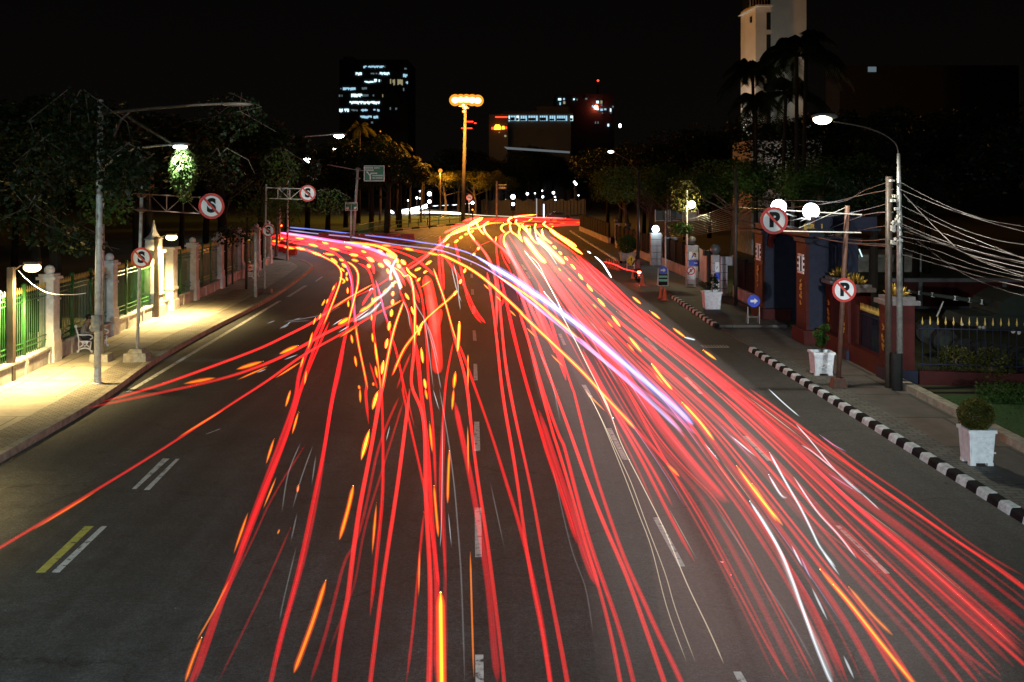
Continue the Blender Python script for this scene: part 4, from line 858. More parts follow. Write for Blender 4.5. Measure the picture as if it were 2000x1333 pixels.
m = MB(); m.tube([(X(1341,y),y,0),(X(1341,y),y,Z(412,y))],.06,6); m.tube([(X(1300,y),y,0),(X(1300,y),y,Z(412,y))],.06,6); m.build('leg', M['steel'], t)
# ------------------------------------------------------------------ no parking signs
b = G(1637, 757, .15); y = b.y
t = thing('sign_mast', (b.x,y,.15), 'rusty brown mast with two no parking signs, one far out on a double arm', 'road sign')
m = MB(); m.tube([(b.x,y,.2),(X(1655,y),y,Z(402,y))], .075, 10); m.build('pole', M['rust'], t, smooth=True)
m = MB(); m.cbox((b.x,y,.30),(.34,.30,.3),taper=1.35); m.build('footing', M['rust'], t)
m = MB(); m.tube([P(1521,411,y-.1),P(1683,420,y-.1)],.025,6); m.tube([P(1530,452,y-.1),P(1682,455,y-.1)],.022,6); m.tube([P(1655,404,y),P(1560,446,y-.1)],.012,5); m.build('double_arm', M['steel_l'], t)
slash_sign(t, P(1512,431,y-.18), .43, 'P'); slash_sign(t, P(1649,567,y-.14), .375, 'P')
# ------------------------------------------------------------------ gate with two globe lamps
def emblem(m, c, s):                       # gilded leafy relief on a face looking at the road (-X)
    c = Vector(c); rr = random.Random(int(c.y*10))
    for k in range(22):
        m.ball(c+Vector((-.01, rr.uniform(-.12,.12)*s, rr.uniform(-.5,.5)*s)), rr.uniform(.03,.06)*s, 6, sc_=(.5,1,1.4))
def gatepost(y0, y1, top, lab, base_y):
    x = 11.95; t = thing('gate_post', (x, (y0+y1)/2, .06), lab, 'gate post', 'tall red and navy gate posts with globe lamps')
    m = MB(); m.box((x,y0+.05,.06),(x+2.0,y1-.05,top)); m.build('shaft', M['navy'], t)
    m = MB(); m.box((x-.12,y0,.6),(x,y1,top-.05)); m.build('red_face', M['dred'], t)
    m = MB(); m.box((x-.25,y0-.2,.06),(x+1.2,y1+.2,.55)); m.box((x-.29,y0-.24,.553),(x+1.24,y1+.24,.63)); m.build('base', [M['dred']][0], t)
    ym = (y0+y1)/2; m = MB(); emblem(m, (x-.14, ym, 2.1), 1.0); m.build('gold_relief', M['golds'], t)
    m = MB(); h = .36; z = top-.9; d = .13
    for s in (-1, 1): m.box((x-.15,ym+s*.2-.03,z-h),(x-.121,ym+s*.2+.03,z+h)); m.box((x-.15,ym-.42,z+s*h-.04),(x-.121,ym+.42,z+s*h+.04))
    for s in (-.5,0,.5): m.box((x-.15,ym-.46,z+s*h*1.3-.05),(x-.122,ym-.34,z+s*h*1.3+.05)); m.box((x-.15,ym+.34,z+s*h*1.3-.05),(x-.122,ym+.46,z+s*h*1.3+.05))
    m.build('white_emblem', M['white'], t)
    m = MB(); m.box((x-.2,y0-.1,top),(x+2.1,y1+.1,top+.16)); m.build('cap', M['navy'], t)
    return t, ym
t1, ya = gatepost(41.2, 42.6, 4.15, 'nearer red and navy gate post under the right globe lamp, with gold relief', 0)
t2, yb = gatepost(48.4, 49.9, 4.15, 'farther red and navy gate post under the left globe lamp, with gold relief', 0)
t = thing('gate_arch', (11.95, 45.5, 4.2), 'dark gate beam with gilded letters spanning the two red posts', 'gate arch')
m = MB(); m.box((11.9,41.0,4.36),(12.5,50.1,4.62)); m.build('beam', M['navy'], t)
m = MB(); m.tube(catmull([(12.2,42.6,3.6),(12.2,43.4,4.25),(12.2,45.5,4.4),(12.2,47.6,4.25),(12.2,48.4,3.6)],5), .16, 8); m.build('red_arch', M['dred'], t)
m = MB(); m.box((11.95,40.4,4.75),(14.4,41.0,5.2)); m.box((11.6,40.2,4.66),(14.5,41.1,4.747)); m.build('name_board', M['navy'], t)
yg = 40.38
for k, px in enumerate((1571.5,1578,1587,1605)):
    text('gold_letter', 'INRI'[k], .30, (X(px,yg), yg-.01, Z(444,yg)), M['golds'], t, .02, .03)
def globe(c, r, base_z, lab, pw, tilt=0):
    c = Vector(c); t = thing('globe_lamp', (c.x,c.y,base_z), lab, 'globe lamp', 'white globe lamps on the gate')
    m = MB(); m.ball(c, r, 20); m.build('globe', M['e_globe'], t, smooth=True)
    m = MB(); m.lathe((c.x,c.y,base_z),[(.16,0),(.10,.05),(.07,max(.1,c.z-r-base_z))],10); m.build('holder', M['darkpost'], t)
    m = MB()
    for k in range(8):
        a = k*math.pi/4; d = Vector((math.cos(a), math.sin(a), 0)); m.tube([c-Vector((0,0,r*1.05))+d*.08, c-Vector((0,0,r*.88))+d*.42, c-Vector((0,0,r*1.2))+d*.85], [.03,.028,.008], 5)
    m.build('petal_rays', M['steel_l'], t)
    light('globe_light','POINT',c+Vector((0,-r-.05,-.05)),pw,(.72,.86,1),r); return t
globe(P(1584,413,41.5), .33, 4.9, 'glaring white globe lamp over the nearer gate post', 32)
globe(P(1521,405,49.0), .37, 4.45, 'glaring white globe lamp over the farther gate post, behind the no parking sign', 32)
# lotus topped pillars and spear fences
def lotus(m, c, s):
    c = Vector(c)
    for ring, (n, rad, h, lean) in enumerate(((8,.05,.42,.10),(10,.08,.30,.22),(12,.09,.16,.34))):
        for k in range(n):
            a = 2*math.pi*(k+.5*ring)/n; d = Vector((math.cos(a), math.sin(a), 0)); m.tube([c+d*rad*s, c+(d*(rad+lean*.7)+Vector((0,0,h*.55)))*s, c+(d*(rad+lean)+Vector((0,0,h)))*s], [.035*s,.055*s,.006*s], 6)
def redpillar(x, y, lab, root=None, mt='dred'):
    if root: return dup(root, (x,y,.06), 0, lab)
    t = thing('lotus_pillar', (x,y,.06), lab, 'pillar', 'fence pillars topped with gold lotus flowers')
    m = MB(); m.box((x-.42,y-.42,.06),(x+.42,y+.42,2.6)); m.build('shaft', M[mt], t)
    m = MB(); m.box((x-.5,y-.5,.06),(x+.5,y+.5,.5)); m.build('base', M['navy'], t)
    m = MB(); emblem(m, (x-.44,y,1.5), .8); emblem_ = m.build('gold_relief', M['golds'], t)
    m = MB(); m.box((x-.56,y-.56,2.6),(x+.56,y+.56,2.74)); m.box((x-.44,y-.44,2.74),(x+.44,y+.44,2.86)); m.build('cap', M['capstone'], t)
    m = MB(); lotus(m, (x,y,2.86), 1.0); m.build('lotus', M['golds'], t, smooth=True); return t
rp = redpillar(12.55, 33.4, 'dark red fence pillar with gold lotus, just left of the pale lamp pole')
redpillar(12.55, 37.4, 'dark red fence pillar with gold lotus, behind the round no parking sign', rp)
redpillar(12.9, 40.3, 'navy looking fence pillar with gold lotus, right against the nearer gate post', rp)
redpillar(12.9, 51.6, 'fence pillar with gold lotus beyond the farther gate post', rp)
def spear_fence(x0, y0, x1, y1, lab, n):
    t = thing('spear_fence', (x0,y0,.06), lab, 'fence'); p = Vector((x0,y0,0)); q = Vector((x1,y1,0)); mm = MB(); mt = MB(); mr = MB()
    for k in range(n):
        a = p+(q-p)*((k+.5)/n); mm.tube([a+Vector((0,0,.5)), a+Vector((0,0,2.0))], .014, 5, caps=False); mt.lathe(a+Vector((0,0,1.98)), [(.015,0),(.035,.07),(.018,.14),(.004,.26)], 6)
    for z in (.7,1.85): mr.tube([p+Vector((0,0,z)), q+Vector((0,0,z))], .025, 6)
    mm.build('bars', M['navy'], t); mt.build('gold_tips', M['tip'], t); mr.build('rail', M['navy'], t)
    mb = MB(); d = (q-p).normalized(); nn = Vector((-d.y,d.x,0))*.15
    mb.poly([tuple((p-nn)[:2]),tuple((q-nn)[:2]),tuple((q+nn)[:2]),tuple((p+nn)[:2])], .05, .5); mb.build('plinth', M['dred'], t)
spear_fence(12.55,33.9,12.55,36.9,'black fence with gold spear tips between the lotus pillar and the no parking mast',22)
spear_fence(12.7,37.9,12.9,39.8,'black gold tipped fence between the no parking mast and the gate post',15)
spear_fence(12.9,52.2,12.9,57,'black gold tipped fence beyond the farther gate post',26)
p_, q_ = P(1768,602,36), P(2060,648,31)
spear_fence(13.1,33.0,19.2,32.0,'long black fence with sparse gold spear tips in front of the parked artillery truck',26)
m = MB(); m.poly([(12.1,10),(12.42,10),(12.42,32.4),(12.1,32.4)], .0, .34); tag(m.build('low_wall', M['kerb'], None, (12.2,20,0)), 'low dark stone edging between the right pavement and the lawn', 'low wall')
m = MB(); m.poly([(12.15,33.9),(12.45,33.9),(12.45,41),(12.15,41)], .0, .75); tag(m.build('low_wall', M['dred'], None, (12.2,36,0)), 'dark red stone plinth under the gold tipped fence', 'low wall')
# ------------------------------------------------------------------ planters
def planter_body(c, w_, h, lab, grp, rz=0, mt='potwhite', feet=True):
    c = Vector(c); t = thing('planter', c, lab, 'planter', grp)
    x, y, z = c; ft = .06; m = MB(); T = .84; hw = w_/2; th = .05; rings = [(T*hw, ft),(hw*.98, h),(hw*.98-th, h),(hw*.94-th, h-.12)]
    vs = []
    for r, zz in rings:
        for sx, sy in ((-1,-1),(1,-1),(1,1),(-1,1)): vs.append((x+sx*r, y+sy*r, z+zz))
    fs = [(3,2,1,0)]
    for k in range(3):
        for j in range(4): fs.append((k*4+j, k*4+(j+1)%4, k*4+4+(j+1)%4, k*4+4+j))
    m.add(vs, fs)
    for s in (-1,1):
        for u in (-1,1): m.cbox((x+s*hw*.66,y+u*hw*.66,z+.035),(w_*.22,w_*.22,.07))
    m.build('pot', M[mt], t)
    m = MB(); o_ = hw*1.08
    for a, b_ in (((x-o_,y-o_),(x+o_,y-hw*.88)),((x-o_,y+hw*.88),(x+o_,y+o_)),((x-o_,y-hw*.88),(x-hw*.88,y+hw*.88)),((x+hw*.88,y-hw*.88),(x+o_,y+hw*.88))): m.box((a[0],a[1],z+h-.03),(b_[0],b_[1],z+h+.045))
    m.build('rim', M[mt], t)
    m = MB(); rr = random.Random(int(x*100)); yf = lambda zz: y-(T*hw+(hw*.98-T*hw)*((zz-ft)/(h-ft)))-.004
    for k in range(7):                                    # raised leaf scrolls on the front
        zz = h*rr.uniform(.3,.8); x0 = x+rr.uniform(-.6,.4)*hw; pts = [(x0+.07*j, yf(zz+.03*math.sin(j*1.3+k)), z+zz+.05*math.sin(j*1.1+k)) for j in range(4)]; m.tube(pts, .012, 5)
    for s in (-1,1): m.tube([(x+s*T*hw*.88,yf(ft+.06),z+ft+.06),(x+s*hw*.86,yf(h-.12),z+h-.12)],.012,5)
    m.tube([(x-hw*.86,yf(h-.12),z+h-.12),(x+hw*.86,yf(h-.12),z+h-.12)],.012,5)
    m.build('relief', M[mt], t)
    m = MB(); q = hw*.9-th; m.box((x-q,y-q,z+h-.16),(x+q,y+q,z+h-.10)); m.build('soil', M['soil'], t); return t
def leafcloud(m, c, n, rx, ry, rz, ls, rr, shell=.5, droop=0):
    c = Vector(c)
    for _ in range(n):
        while True:
            p = Vector((rr.uniform(-1,1), rr.uniform(-1,1), rr.uniform(-1,1)))
            if p.length <= 1: break
        if shell: p = p.normalized()*(shell+(1-shell)*rr.random()**.6) if p.length > 0 else p
        q = c+Vector((p.x*rx, p.y*ry, p.z*rz)); a = Vector((rr.uniform(-1,1), rr.uniform(-1,1), rr.uniform(-.6,.6)-droop)).normalized(); b_ = a.orthogonal().normalized(); b_ = (Matrix.Rotation(rr.random()*6.28, 3, a) @ b_)
        l = ls*rr.uniform(.6,1.3); h = l*.34
        n0 = len(m.v); m.v += [q, q+a*l*.45+b_*h, q+a*l, q+a*l*.45-b_*h]; m.f.append((n0, n0+1, n0+2, n0+3)); m.m.append(0)
rr = random.Random(11)
g = G(1920, 912, .145); t = planter_body(g+Vector((0,.32,0)), .60, .77, 'white carved square planter with a dark clipped ball bush, nearest on the right pavement', 'white planters on the right pavement')
q = g+Vector((-.02,.32,0)); m = MB(); leafcloud(m, q+Vector((0,0,1.10)), 5200, .39,.39,.36,.05, rr, .72); tag(m.build('ball_bush', M['leaf2'], None, q+Vector((0,0,.7))), 'round clipped dark bush growing in the nearest white planter', 'bush')
m = MB(); m.tube([q+Vector((0,0,.7)), q+Vector((0,0,1.15))], .03, 6); m.build('stem', M['bark'], bpy.data.objects['ball_bush'])
g = G(1611, 735, .145); t = planter_body(g+Vector((0,.38,0)), .68, .72, 'white carved planter with a loose young bush beside the rusty no parking mast', 'white planters on the right pavement')
q = g+Vector((0,.38,0)); m = MB()
for cx, cz, r_ in ((.10,1.55,.17),(-.08,1.32,.19),(.05,1.2,.2),(-.02,1.02,.16)): leafcloud(m, q+Vector((cx,0,cz)), 330, r_,r_,r_*.8,.075, rr, .2)
o = tag(m.build('young_bush', M['leaf'], None, q+Vector((0,0,.65))), 'loose bright green young bush in the planter beside the no parking mast', 'bush'); m = MB(); m.tube([q+Vector((0,0,.62)), q+Vector((-.02,0,1.0)), q+Vector((.08,0,1.5))],.018,5); m.build('stem', M['bark'], o)
g = G(1393, 608, .06); t = planter_body(g+Vector((0,.45,0)), .88, .92, 'plain white planter with a thin plant in front of the tiled piers', 'white planters on the right pavement')
q = g+Vector((.05,.45,0)); m = MB()
for k in range(5): leafcloud(m, q+Vector((rr.uniform(-.2,.2),0,1.15+k*.14)), 60,.16,.16,.12,.12, rr, 0)
o = tag(m.build('young_bush', M['leafd'], None, q+Vector((0,0,.8))), 'thin dark plant in the plain white planter', 'bush'); m = MB(); m.tube([q+Vector((0,0,.8)), q+Vector((0,0,1.8))],.02,5); m.build('stem', M['bark'], o)
g = G(1227, 511, .145); t = planter_body(g+Vector((0,.6,0)), 1.25, .62, 'wide low dark planter with a big round green bush behind the warning sign', 'planters by the drive', mt='plinth')
q = g+Vector((0,.6,0)); m = MB(); leafcloud(m, q+Vector((0,0,1.4)), 2600, .85,.85,.75,.13, rr, .6); o = tag(m.build('ball_bush', M['leaf'], None, q+Vector((0,0,.5))), 'big round green bush in the low planter behind the motorcyclist', 'bush'); m = MB(); m.tube([q+Vector((0,0,.5)),q+Vector((0,0,1.3))],.05,6); m.build('stem', M['bark'], o)
# ------------------------------------------------------------------ tiled piers and walls of the next property
def pier(x0, x1, y, zt, lab, bands=5, globe_=None, arm=None):
    cx = (x0+x1)/2; w_ = x1-x0; t = thing('tiled_pier', (cx,y,.06), lab, 'pier', 'grey tiled gate piers'); m = MB(); h = (zt-.06)/bands
    for k in range(bands): m.box((x0,y,.06+k*h+(.03 if k else 0)),(x1,y+w_*.9,.06+(k+1)*h))
    m.build('tiles', M['tile'], t); m = MB(); m.box((x0+.03,y+.03,.06),(x1-.03,y+w_*.9-.03,zt-.02)); m.build('joints', M['black'], t)
    if arm: m = MB(); m.box((x1+.002,y+.02,zt-arm[1]),(x1+arm[0],y+.5,zt)); m.box((x1+arm[0]-.1,y-.02,zt-arm[1]-.05),(x1+arm[0]+.03,y+.55,zt+.06)); m.build('arm', M['tile'], t)
    if globe_:
        m = MB(); m.ball((cx,y+w_*.4,zt+globe_[0]+.03), globe_[0], 14); m.build('globe', M[globe_[1]], t, smooth=True)
        if globe_[1] == 'e_globe': light('pier_light','POINT',(cx-.1,y-.35,zt+globe_[0]),60,(.8,1,.98),.2)
    return t
M['globe_off'] = mat('globe_off', (.10,.10,.11), .3)
pa = pier(X(1271.6,81),X(1292,81),81,Z(456,81),'tiled pier topped by a bright white globe',5,(.29,'e_globe'))
pier(X(1297,80.5),X(1308,80.5),80.5,Z(465,80.5),'narrow tiled pier with a side arm, right of the lit globe pier',5,None,(.55,.42))
pc = pier(X(1342,66),X(1364,66),66,Z(480,66),'tiled pier carrying white and blue company panels, in the middle of the drive',5,(.28,'globe_off'))
pd = pier(X(1391,59),X(1406,59),59,Z(499,59),'tiled pier with cropped white and blue panels beside the dark post',5,(.30,'globe_off'))
pier(X(1408,58.4),X(1421,58.4),58.4,Z(502,58.4),'tiled pier with a side arm nearest to the bare utility pole',5,None,(.45,.5))
pier(X(1201,109),X(1210,109),109,Z(437,109),'farthest small tiled pier on the right pavement',4,(.3,'globe_off'))
pier(X(1222,104),X(1233,104),104,Z(446,104),'second farthest small tiled pier with flat white caps',4,(.3,'globe_off'))
m = MB(); m.tube([P(1294,517,80.2),P(1295,480,80.2),P(1293,458,80.2)],.05,6); tag(m.build('cable_duct', M['pale'], None, P(1294,517,80.2)), 'pale cable duct running up between the globe pier and its neighbour', 'duct')
def logo(t, x0, x1, y, zc, zb, crop=1.0):
    W_ = x1-x0
    m = MB(); m.box((x0,y-.03,zc-.28),(x1,y,zc+.28)); m.build('white_panel', M['white'], t)
    m = MB(); m.plate([(x0+W_*.22,zc-.12),(x0+W_*.38,zc-.10),(x0+W_*.52,zc+.06),(x0+W_*.36,zc+.04)], y-.045, y-.033); m.build('logo_blue', M['signblue'], t)
    if crop == 1.0:
        m = MB(); m.plate([(x0+W_*.40,zc+.10),(x0+W_*.60,zc+.12),(x0+W_*.76,zc-.01),(x0+W_*.72,zc+.17),(x0+W_*.55,zc+.21)], y-.046, y-.034); m.build('logo_black', M['signblack'], t)
        m = MB(); m.plate([(x0+W_*.58,zc-.07),(x0+W_*.74,zc-.05),(x0+W_*.76,zc+.0),(x0+W_*.62,zc+.02)], y-.047, y-.035); m.build('logo_green', M['signgreen'], t)
        text('logo_text', 'PERTAMINA', .085, ((x0+x1)/2, y-.04, zc-.21), M['signblack'], t, .003, .01)
    m = MB(); m.box((x0,y-.03,zb-.19),(x1,y,zb+.19)); m.build('blue_panel', M['signblue'], t)
    if crop == 1.0:
        m = MB(); m.plate(bar((x0+W_*.55,zb),(x0+W_*.82,zb),.018), y-.045,y-.033); m.plate([(x0+W_*.80,zb-.07),(x0+W_*.93,zb),(x0+W_*.80,zb+.07)], y-.046,y-.034); m.build('panel_arrow', M['white'], t)
    m = MB(); m.box((x0+W_*.1,y-.03,zb-.95),(x1-.02,y,zb-.24)); m.build('lower_panel', M['white'], t)
logo(pc, X(1346,65.9), X(1364,65.9), 65.97, Z(500.5,66), Z(514,66))
logo(pd, X(1397,58.95), X(1406,58.95), 58.97, Z(522,59), Z(539,59), .5)
m = MB(); yq = 63.5
m.add([P(1366,484,66),P(1380,494,62),P(1380,554,62),P(1366,546,66),P(1366,484,66.2),P(1380,494,62.2),P(1380,554,62.2),P(1366,546,66.2)],[(0,3,2,1),(4,5,6,7),(0,1,5,4),(1,2,6,5),(2,3,7,6),(3,0,4,7)])
tag(m.build('gate_leaf', M['pale'], None, P(1366,546,66)), 'white sliding gate leaf seen edge on beside the company panels', 'gate')
t = thing('totem_post', P(1386,566,60), 'black post with a short T shaped top just right of the white gate leaf', 'post')
m = MB(); m.box((X(1382,60),60,0),(X(1389,60),60.3,Z(497,60))); m.build('post', M['black'], t); m = MB(); m.box((X(1375,60),59.9,Z(500,60)),(X(1399,60),60.4,Z(490,60))); m.build('head', M['black'], t)
for (a, b_, lab, mt) in (((12.2,67.5),(11.7,80),'pale low wall running from the panel pier to the arm pier','plinth'),((11.3,82.4),(10.4,103),'pale low wall stretch beyond the globe pier','plinth'),((10.3,110),(9.2,140),'farthest pale low wall beside the right pavement','plinth'),((12.6,53),(12.5,58),'short low wall between the gate and the last tiled pier','plinth')):
    p = Vector((*a,0)); q = Vector((*b_,0)); m = MB(); m.poly([a,(a[0]+.3,a[1]),(b_[0]+.3,b_[1]),b_], .0, .75); o = tag(m.build('low_wall', M[mt], None, p), lab, 'low wall')
    t = thing('dark_fence', p, 'dark sheet fence on the '+' '.join(lab.split()[:9]), 'fence'); m = MB(); m.poly([(a[0]+.1,a[1]),(a[0]+.2,a[1]),(b_[0]+.2,b_[1]),(b_[0]+.1,b_[1])], .75, 2.3); m.build('sheet', M['sheet'], t)
    m = MB(); n = int((q-p).length/2.5)
    for k in range(n+1): c_ = p+(q-p)*(k/n); m = MB(); m.box((c_.x+.05,c_.y-.05,.75),(c_.x+.25,c_.y+.05,2.4)); m.build('post', M['sheet'], t)
# ------------------------------------------------------------------ temporary signs and cones
def frame_sign(c, w_, h, lab, mt='white', legs=True):
    t = thing('temporary_sign', c, lab, 'sign stand'); x, y, z = c; m = MB(); r = .022
    m.tube([(x-w_/2,y,z),(x-w_/2,y,z+h)], r, 6); m.tube([(x+w_/2,y,z),(x+w_/2,y,z+h)], r, 6); m.tube([(x-w_/2,y,z+.04),(x+w_/2,y,z+.04)], r, 6); m.tube([(x-w_/2,y,z+h*.45),(x+w_/2,y,z+h*.45)], r, 6)
    for s in (-1,1): m.tube([(x+s*w_/2,y,z+h*.8),(x+s*w_/2,y+.45,z)], r, 6)
    m.build('stand', M[mt], t); return t
def arrow(t, c, s, mt='white'):
    x, y, z = c; m = MB(); m.plate([(x-.62*s,z-.2*s),(x+.05*s,z-.2*s),(x+.05*s,z-.5*s),(x+.62*s,z),(x+.05*s,z+.5*s),(x+.05*s,z+.2*s),(x-.62*s,z+.2*s)], y-.03, y-.02); m.build('arrow', M[mt], t)
M['blue_lit'] = mat('arrow_blue', (.03,.07,.60), .35)
c = G(1295, 560, 0); y = c.y; t = frame_sign(c, .62, 1.15, 'sign stand with a round blue arrow over pale green bars, behind the two cones')
m = MB(); m.disc((c.x,y-.06,Z(528,y)), .26, .03); m.build('blue_disc', M['blue_lit'], t); arrow(t, (c.x,y-.06,Z(528,y)), .26)
m = MB(); m.box((c.x-.27,y-.06,Z(542.5,y)),(c.x+.27,y-.04,Z(538.5,y))); m.box((c.x-.27,y-.06,Z(550,y)),(c.x+.27,y-.04,Z(545.5,y))); m.build('green_bars', M['sgreen2'], t)
m = MB(); m.box((c.x-.29,y-.035,.08),(c.x+.29,y-.015,Z(536,y))); m.build('board', M['black'], t)
c = G(1472, 636, .06); y = c.y; t = frame_sign(c, .52, .85, 'round blue arrow sign on a thin stand in front of the gate', 'steel')
m = MB(); m.disc((c.x,y-.06,Z(588,y)), .285, .03); m.build('blue_disc', M['blue_lit'], t); arrow(t, (c.x,y-.06,Z(588,y)), .27)
c = G(1349, 561, .03); y = c.y; t = frame_sign(c, .55, 1.0, 'sign stand with a red ringed prohibition disc and white plate before the panel pier', 'steel')
cc = (c.x,y-.06,Z(529,y)); m = MB(); m.disc(cc,.22,.03); m.build('sign_face', M['signwhite'], t); m = MB(); m.disc((cc[0],y-.075,cc[2]),.27,.05,r0=.20); m.build('sign_ring', M['signred'], t)
m = MB(); m.plate(bar((cc[0]-.16,cc[2]-.16),(cc[0]+.16,cc[2]+.16),.035), y-.09,y-.08); m.build('sign_slash', M['signred'], t); m = MB(); m.box((cc[0]-.06,y-.075,cc[2]-.08),(cc[0]+.06,y-.065,cc[2]+.10)); m.build('pictogram', M['signblack'], t)
m = MB(); m.box((c.x-.24,y-.06,Z(546,y)),(c.x+.24,y-.04,Z(537,y))); m.build('white_plate', M['signwhite'], t)
c = G(1232, 530, 0); y = c.y; t = frame_sign(c, .55, 1.0, 'yellow diamond warning sign with an exclamation mark beside the motorcyclist')
z = Z(509.5,y); s = .40; m = MB(); m.plate([(c.x+.03,z-s),(c.x+.03+s,z),(c.x+.03,z+s),(c.x+.03-s,z)], y-.07,y-.04); m.build('yellow_board', M['signyellow'], t)
m = MB(); m.plate([(c.x+.01,z-.06),(c.x+.05,z-.06),(c.x+.075,z+.20),(c.x-.015,z+.20)], y-.09,y-.08); m.disc((c.x+.03,y-.09,z-.15),.035,.01,12); m.build('exclamation_mark', M['signblack'], t)
def cone(c, lab, root=None):
    if root: return dup(root, c, 0, lab)
    t = thing('traffic_cone', c, lab, 'traffic cone', 'orange traffic cones'); m = MB(); m.lathe(c, [(.16,.03),(.15,.06),(.035,.72),(.03,.74)], 14); m.build('cone', M['orange'], t, smooth=False)
    m = MB(); m.box((c.x-.2,c.y-.2,0),(c.x+.2,c.y+.2,.03)); m.build('base', M['barrier'], t); return t
c1 = cone(G(1299,587), 'orange traffic cone in front, right one of the close pair below the arrow stand')
cone(G(1291.5,583), 'orange traffic cone, left one of the close pair below the arrow stand', c1)
cone(G(1254.5,559), 'single orange traffic cone right under the motorcyclist', c1); cone(G(1237,545), 'orange traffic cone half hidden left of the motorcycle wheel', c1)
for k in range(6): cone(G(1185.5+k*4.6, 523+k*1.2), 'orange traffic cone, '+['leftmost','second from left','third from left','fourth from left','fifth from left','rightmost'][k]+' in the tight row beside the kerb', c1)
# ------------------------------------------------------------------ motorcycle and rider seen from behind
c = G(1247, 552); x, y = c.x, c.y
t = thing('motorcycle', c, 'small dark motorcycle ridden away from the camera, its tail lamp glowing red', 'motorcycle')
def wheel(yc):
    m = MB(); n = 20; pts = [(x, yc+.29*math.cos(2*math.pi*k/n), .31+.29*math.sin(2*math.pi*k/n)) for k in range(n+1)]; m.tube(pts, .05, 6, caps=False); w_ = m.build('wheel', M['black'], t)
    m = MB(); m.tube([(x-.06,yc,.31),(x+.06,yc,.31)],.05,8)
    for k in range(6): a = k*math.pi/3; m.tube([(x,yc,.31),(x,yc+.27*math.cos(a),.31+.27*math.sin(a))],.008,4)
    m.build('rim', M['steel'], w_)
wheel(y); wheel(y+1.22)
m = MB(); m.cbox((x,y+.35,.66),(.20,.75,.16)); m.cbox((x,y+.75,.50),(.22,.5,.3)); m.cbox((x,y-.05,.70),(.16,.5,.10)); m.build('body', M['black'], t)
m = MB(); m.cbox((x,y+.25,.78),(.24,.75,.09)); m.build('seat', M['trousers'], t)
m = MB(); m.tube([(x-.33,y+.92,1.0),(x-.1,y+1.0,1.03),(x+.1,y+1.0,1.03),(x+.33,y+.92,1.0)],.018,6); m.tube([(x,y+.98,1.02),(x,y+1.22,.31)],.03,6); m.build('handlebar', M['steel'], t)
m = MB(); m.tube([(x+.14,y+.5,.3),(x+.16,y-.25,.36)],.045,8); m.build('exhaust', M['steel'], t)
m = MB(); m.cbox((x,y-.30,.50),(.14,.03,.10)); m.build('number_plate', M['signwhite'], t)
m = MB(); m.ball((x,y-.33,.70),.10,12,sc_=(1.3,.5,.8)); m.build('tail_lamp', M['e_tail'], t, smooth=True)
light('tail_light','POINT',(x,y-.55,.72),28,(1,.06,.03),.08)
vs = [Vector(q) for q in ((x,y+.30,.86),(x,y+.32,1.05),(x,y+.36,1.28),(x,y+.42,1.42),(x,y+.44,1.50),(x,y+.47,1.60),(x,y+.49,1.66))]
es = [(0,1),(1,2),(2,3),(3,4),(4,5),(5,6)]; rs = [(.17,.14),(.15,.12),(.19,.13),(.14,.10),.055,.09,.085]
for s in (-1,1):
    n = len(vs); vs += [Vector((x+s*.19,y+.42,1.40)), Vector((x+s*.33,y+.55,1.16)), Vector((x+s*.31,y+.85,1.05))]; es += [(3,n),(n,n+1),(n+1,n+2)]; rs += [.06,.052,.035]
    hand(vs, es, rs, n+2, (0,1,-.1), (0,0,1), (1,0,0), .9)
    n = len(vs); vs += [Vector((x+s*.12,y+.32,.84)), Vector((x+s*.20,y+.70,.74)), Vector((x+s*.20,y+.55,.34)), Vector((x+s*.22,y+.70,.28))]; es += [(0,n),(n,n+1),(n+1,n+2),(n+2,n+3)]; rs += [.10,.075,.05,.045]
t = thing('person', (x,y+.3,0), 'person in a dark jacket and helmet riding the motorcycle, seen from behind', 'person')
skinned('body', vs, es, rs, [M['jacket'], M['trousers'], M['skin']], lambda c_: (2 if c_.y > y+.93 and c_.z > 1.0 else 1 if c_.z < .90 else 0), t)
m = MB(); m.ball((x,y+.47,1.66),.145,16,sc_=(1,1.08,1.05)); m.build('helmet', M['black'], t, smooth=True); m = MB(); m.cbox((x,y+.62,1.64),(.20,.02,.09)); m.build('visor', M['glass'], t)
# ------------------------------------------------------------------ artillery truck on display and yard behind
t = thing('artillery_truck', (17.6,37.5,.1), 'dark military truck with a long white banded gun barrel parked behind the spear fence', 'military vehicle')
pts = [P(1765,569,40), P(1830,577,39.3), P(1925,592,38)]
m = MB(); m.tube([P(1763,568,40), P(1925,591,38)], [.06,.09], 10); m.tube([P(1925,590,38), P(1966,596,37.4)], [.16,.19], 10); m.build('barrel', M['olive'], t, smooth=True)
for px, w_ in ((1777,7),(1796,6),(1822,6),(1867,8),(1894,6),(1918,6)):
    f = (px-1763)/162; m = MB(); a = P(px-w_/2,568+23*f-.3,40-2*f); b_ = P(px+w_/2,568+23*f+.7,40-2*f); m.tube([a,b_],.068+.033*f,10); m.build('barrel_band', M['white'], t)
m = MB(); m.plate([(X(1850,38.5),Z(625,38.5)),(X(2080,36.5),Z(665,36.5)),(X(2080,36.5),Z(640,36.5)),(X(1990,37),Z(600,37)),(X(1950,37.5),Z(598,37.5)),(X(1920,37.8),Z(612,37.8)),(X(1870,38),Z(612,38))], 37.0, 39.0); m.build('hull', M['olive'], t)
m = MB(); m.plate([(X(1945,37),Z(612,37)),(X(2060,37),Z(620,37)),(X(2060,37),Z(575,37)),(X(1985,37),Z(572,37)),(X(1955,37),Z(590,37))], 36.9, 39.2); m.build('turret', M['olive'], t)
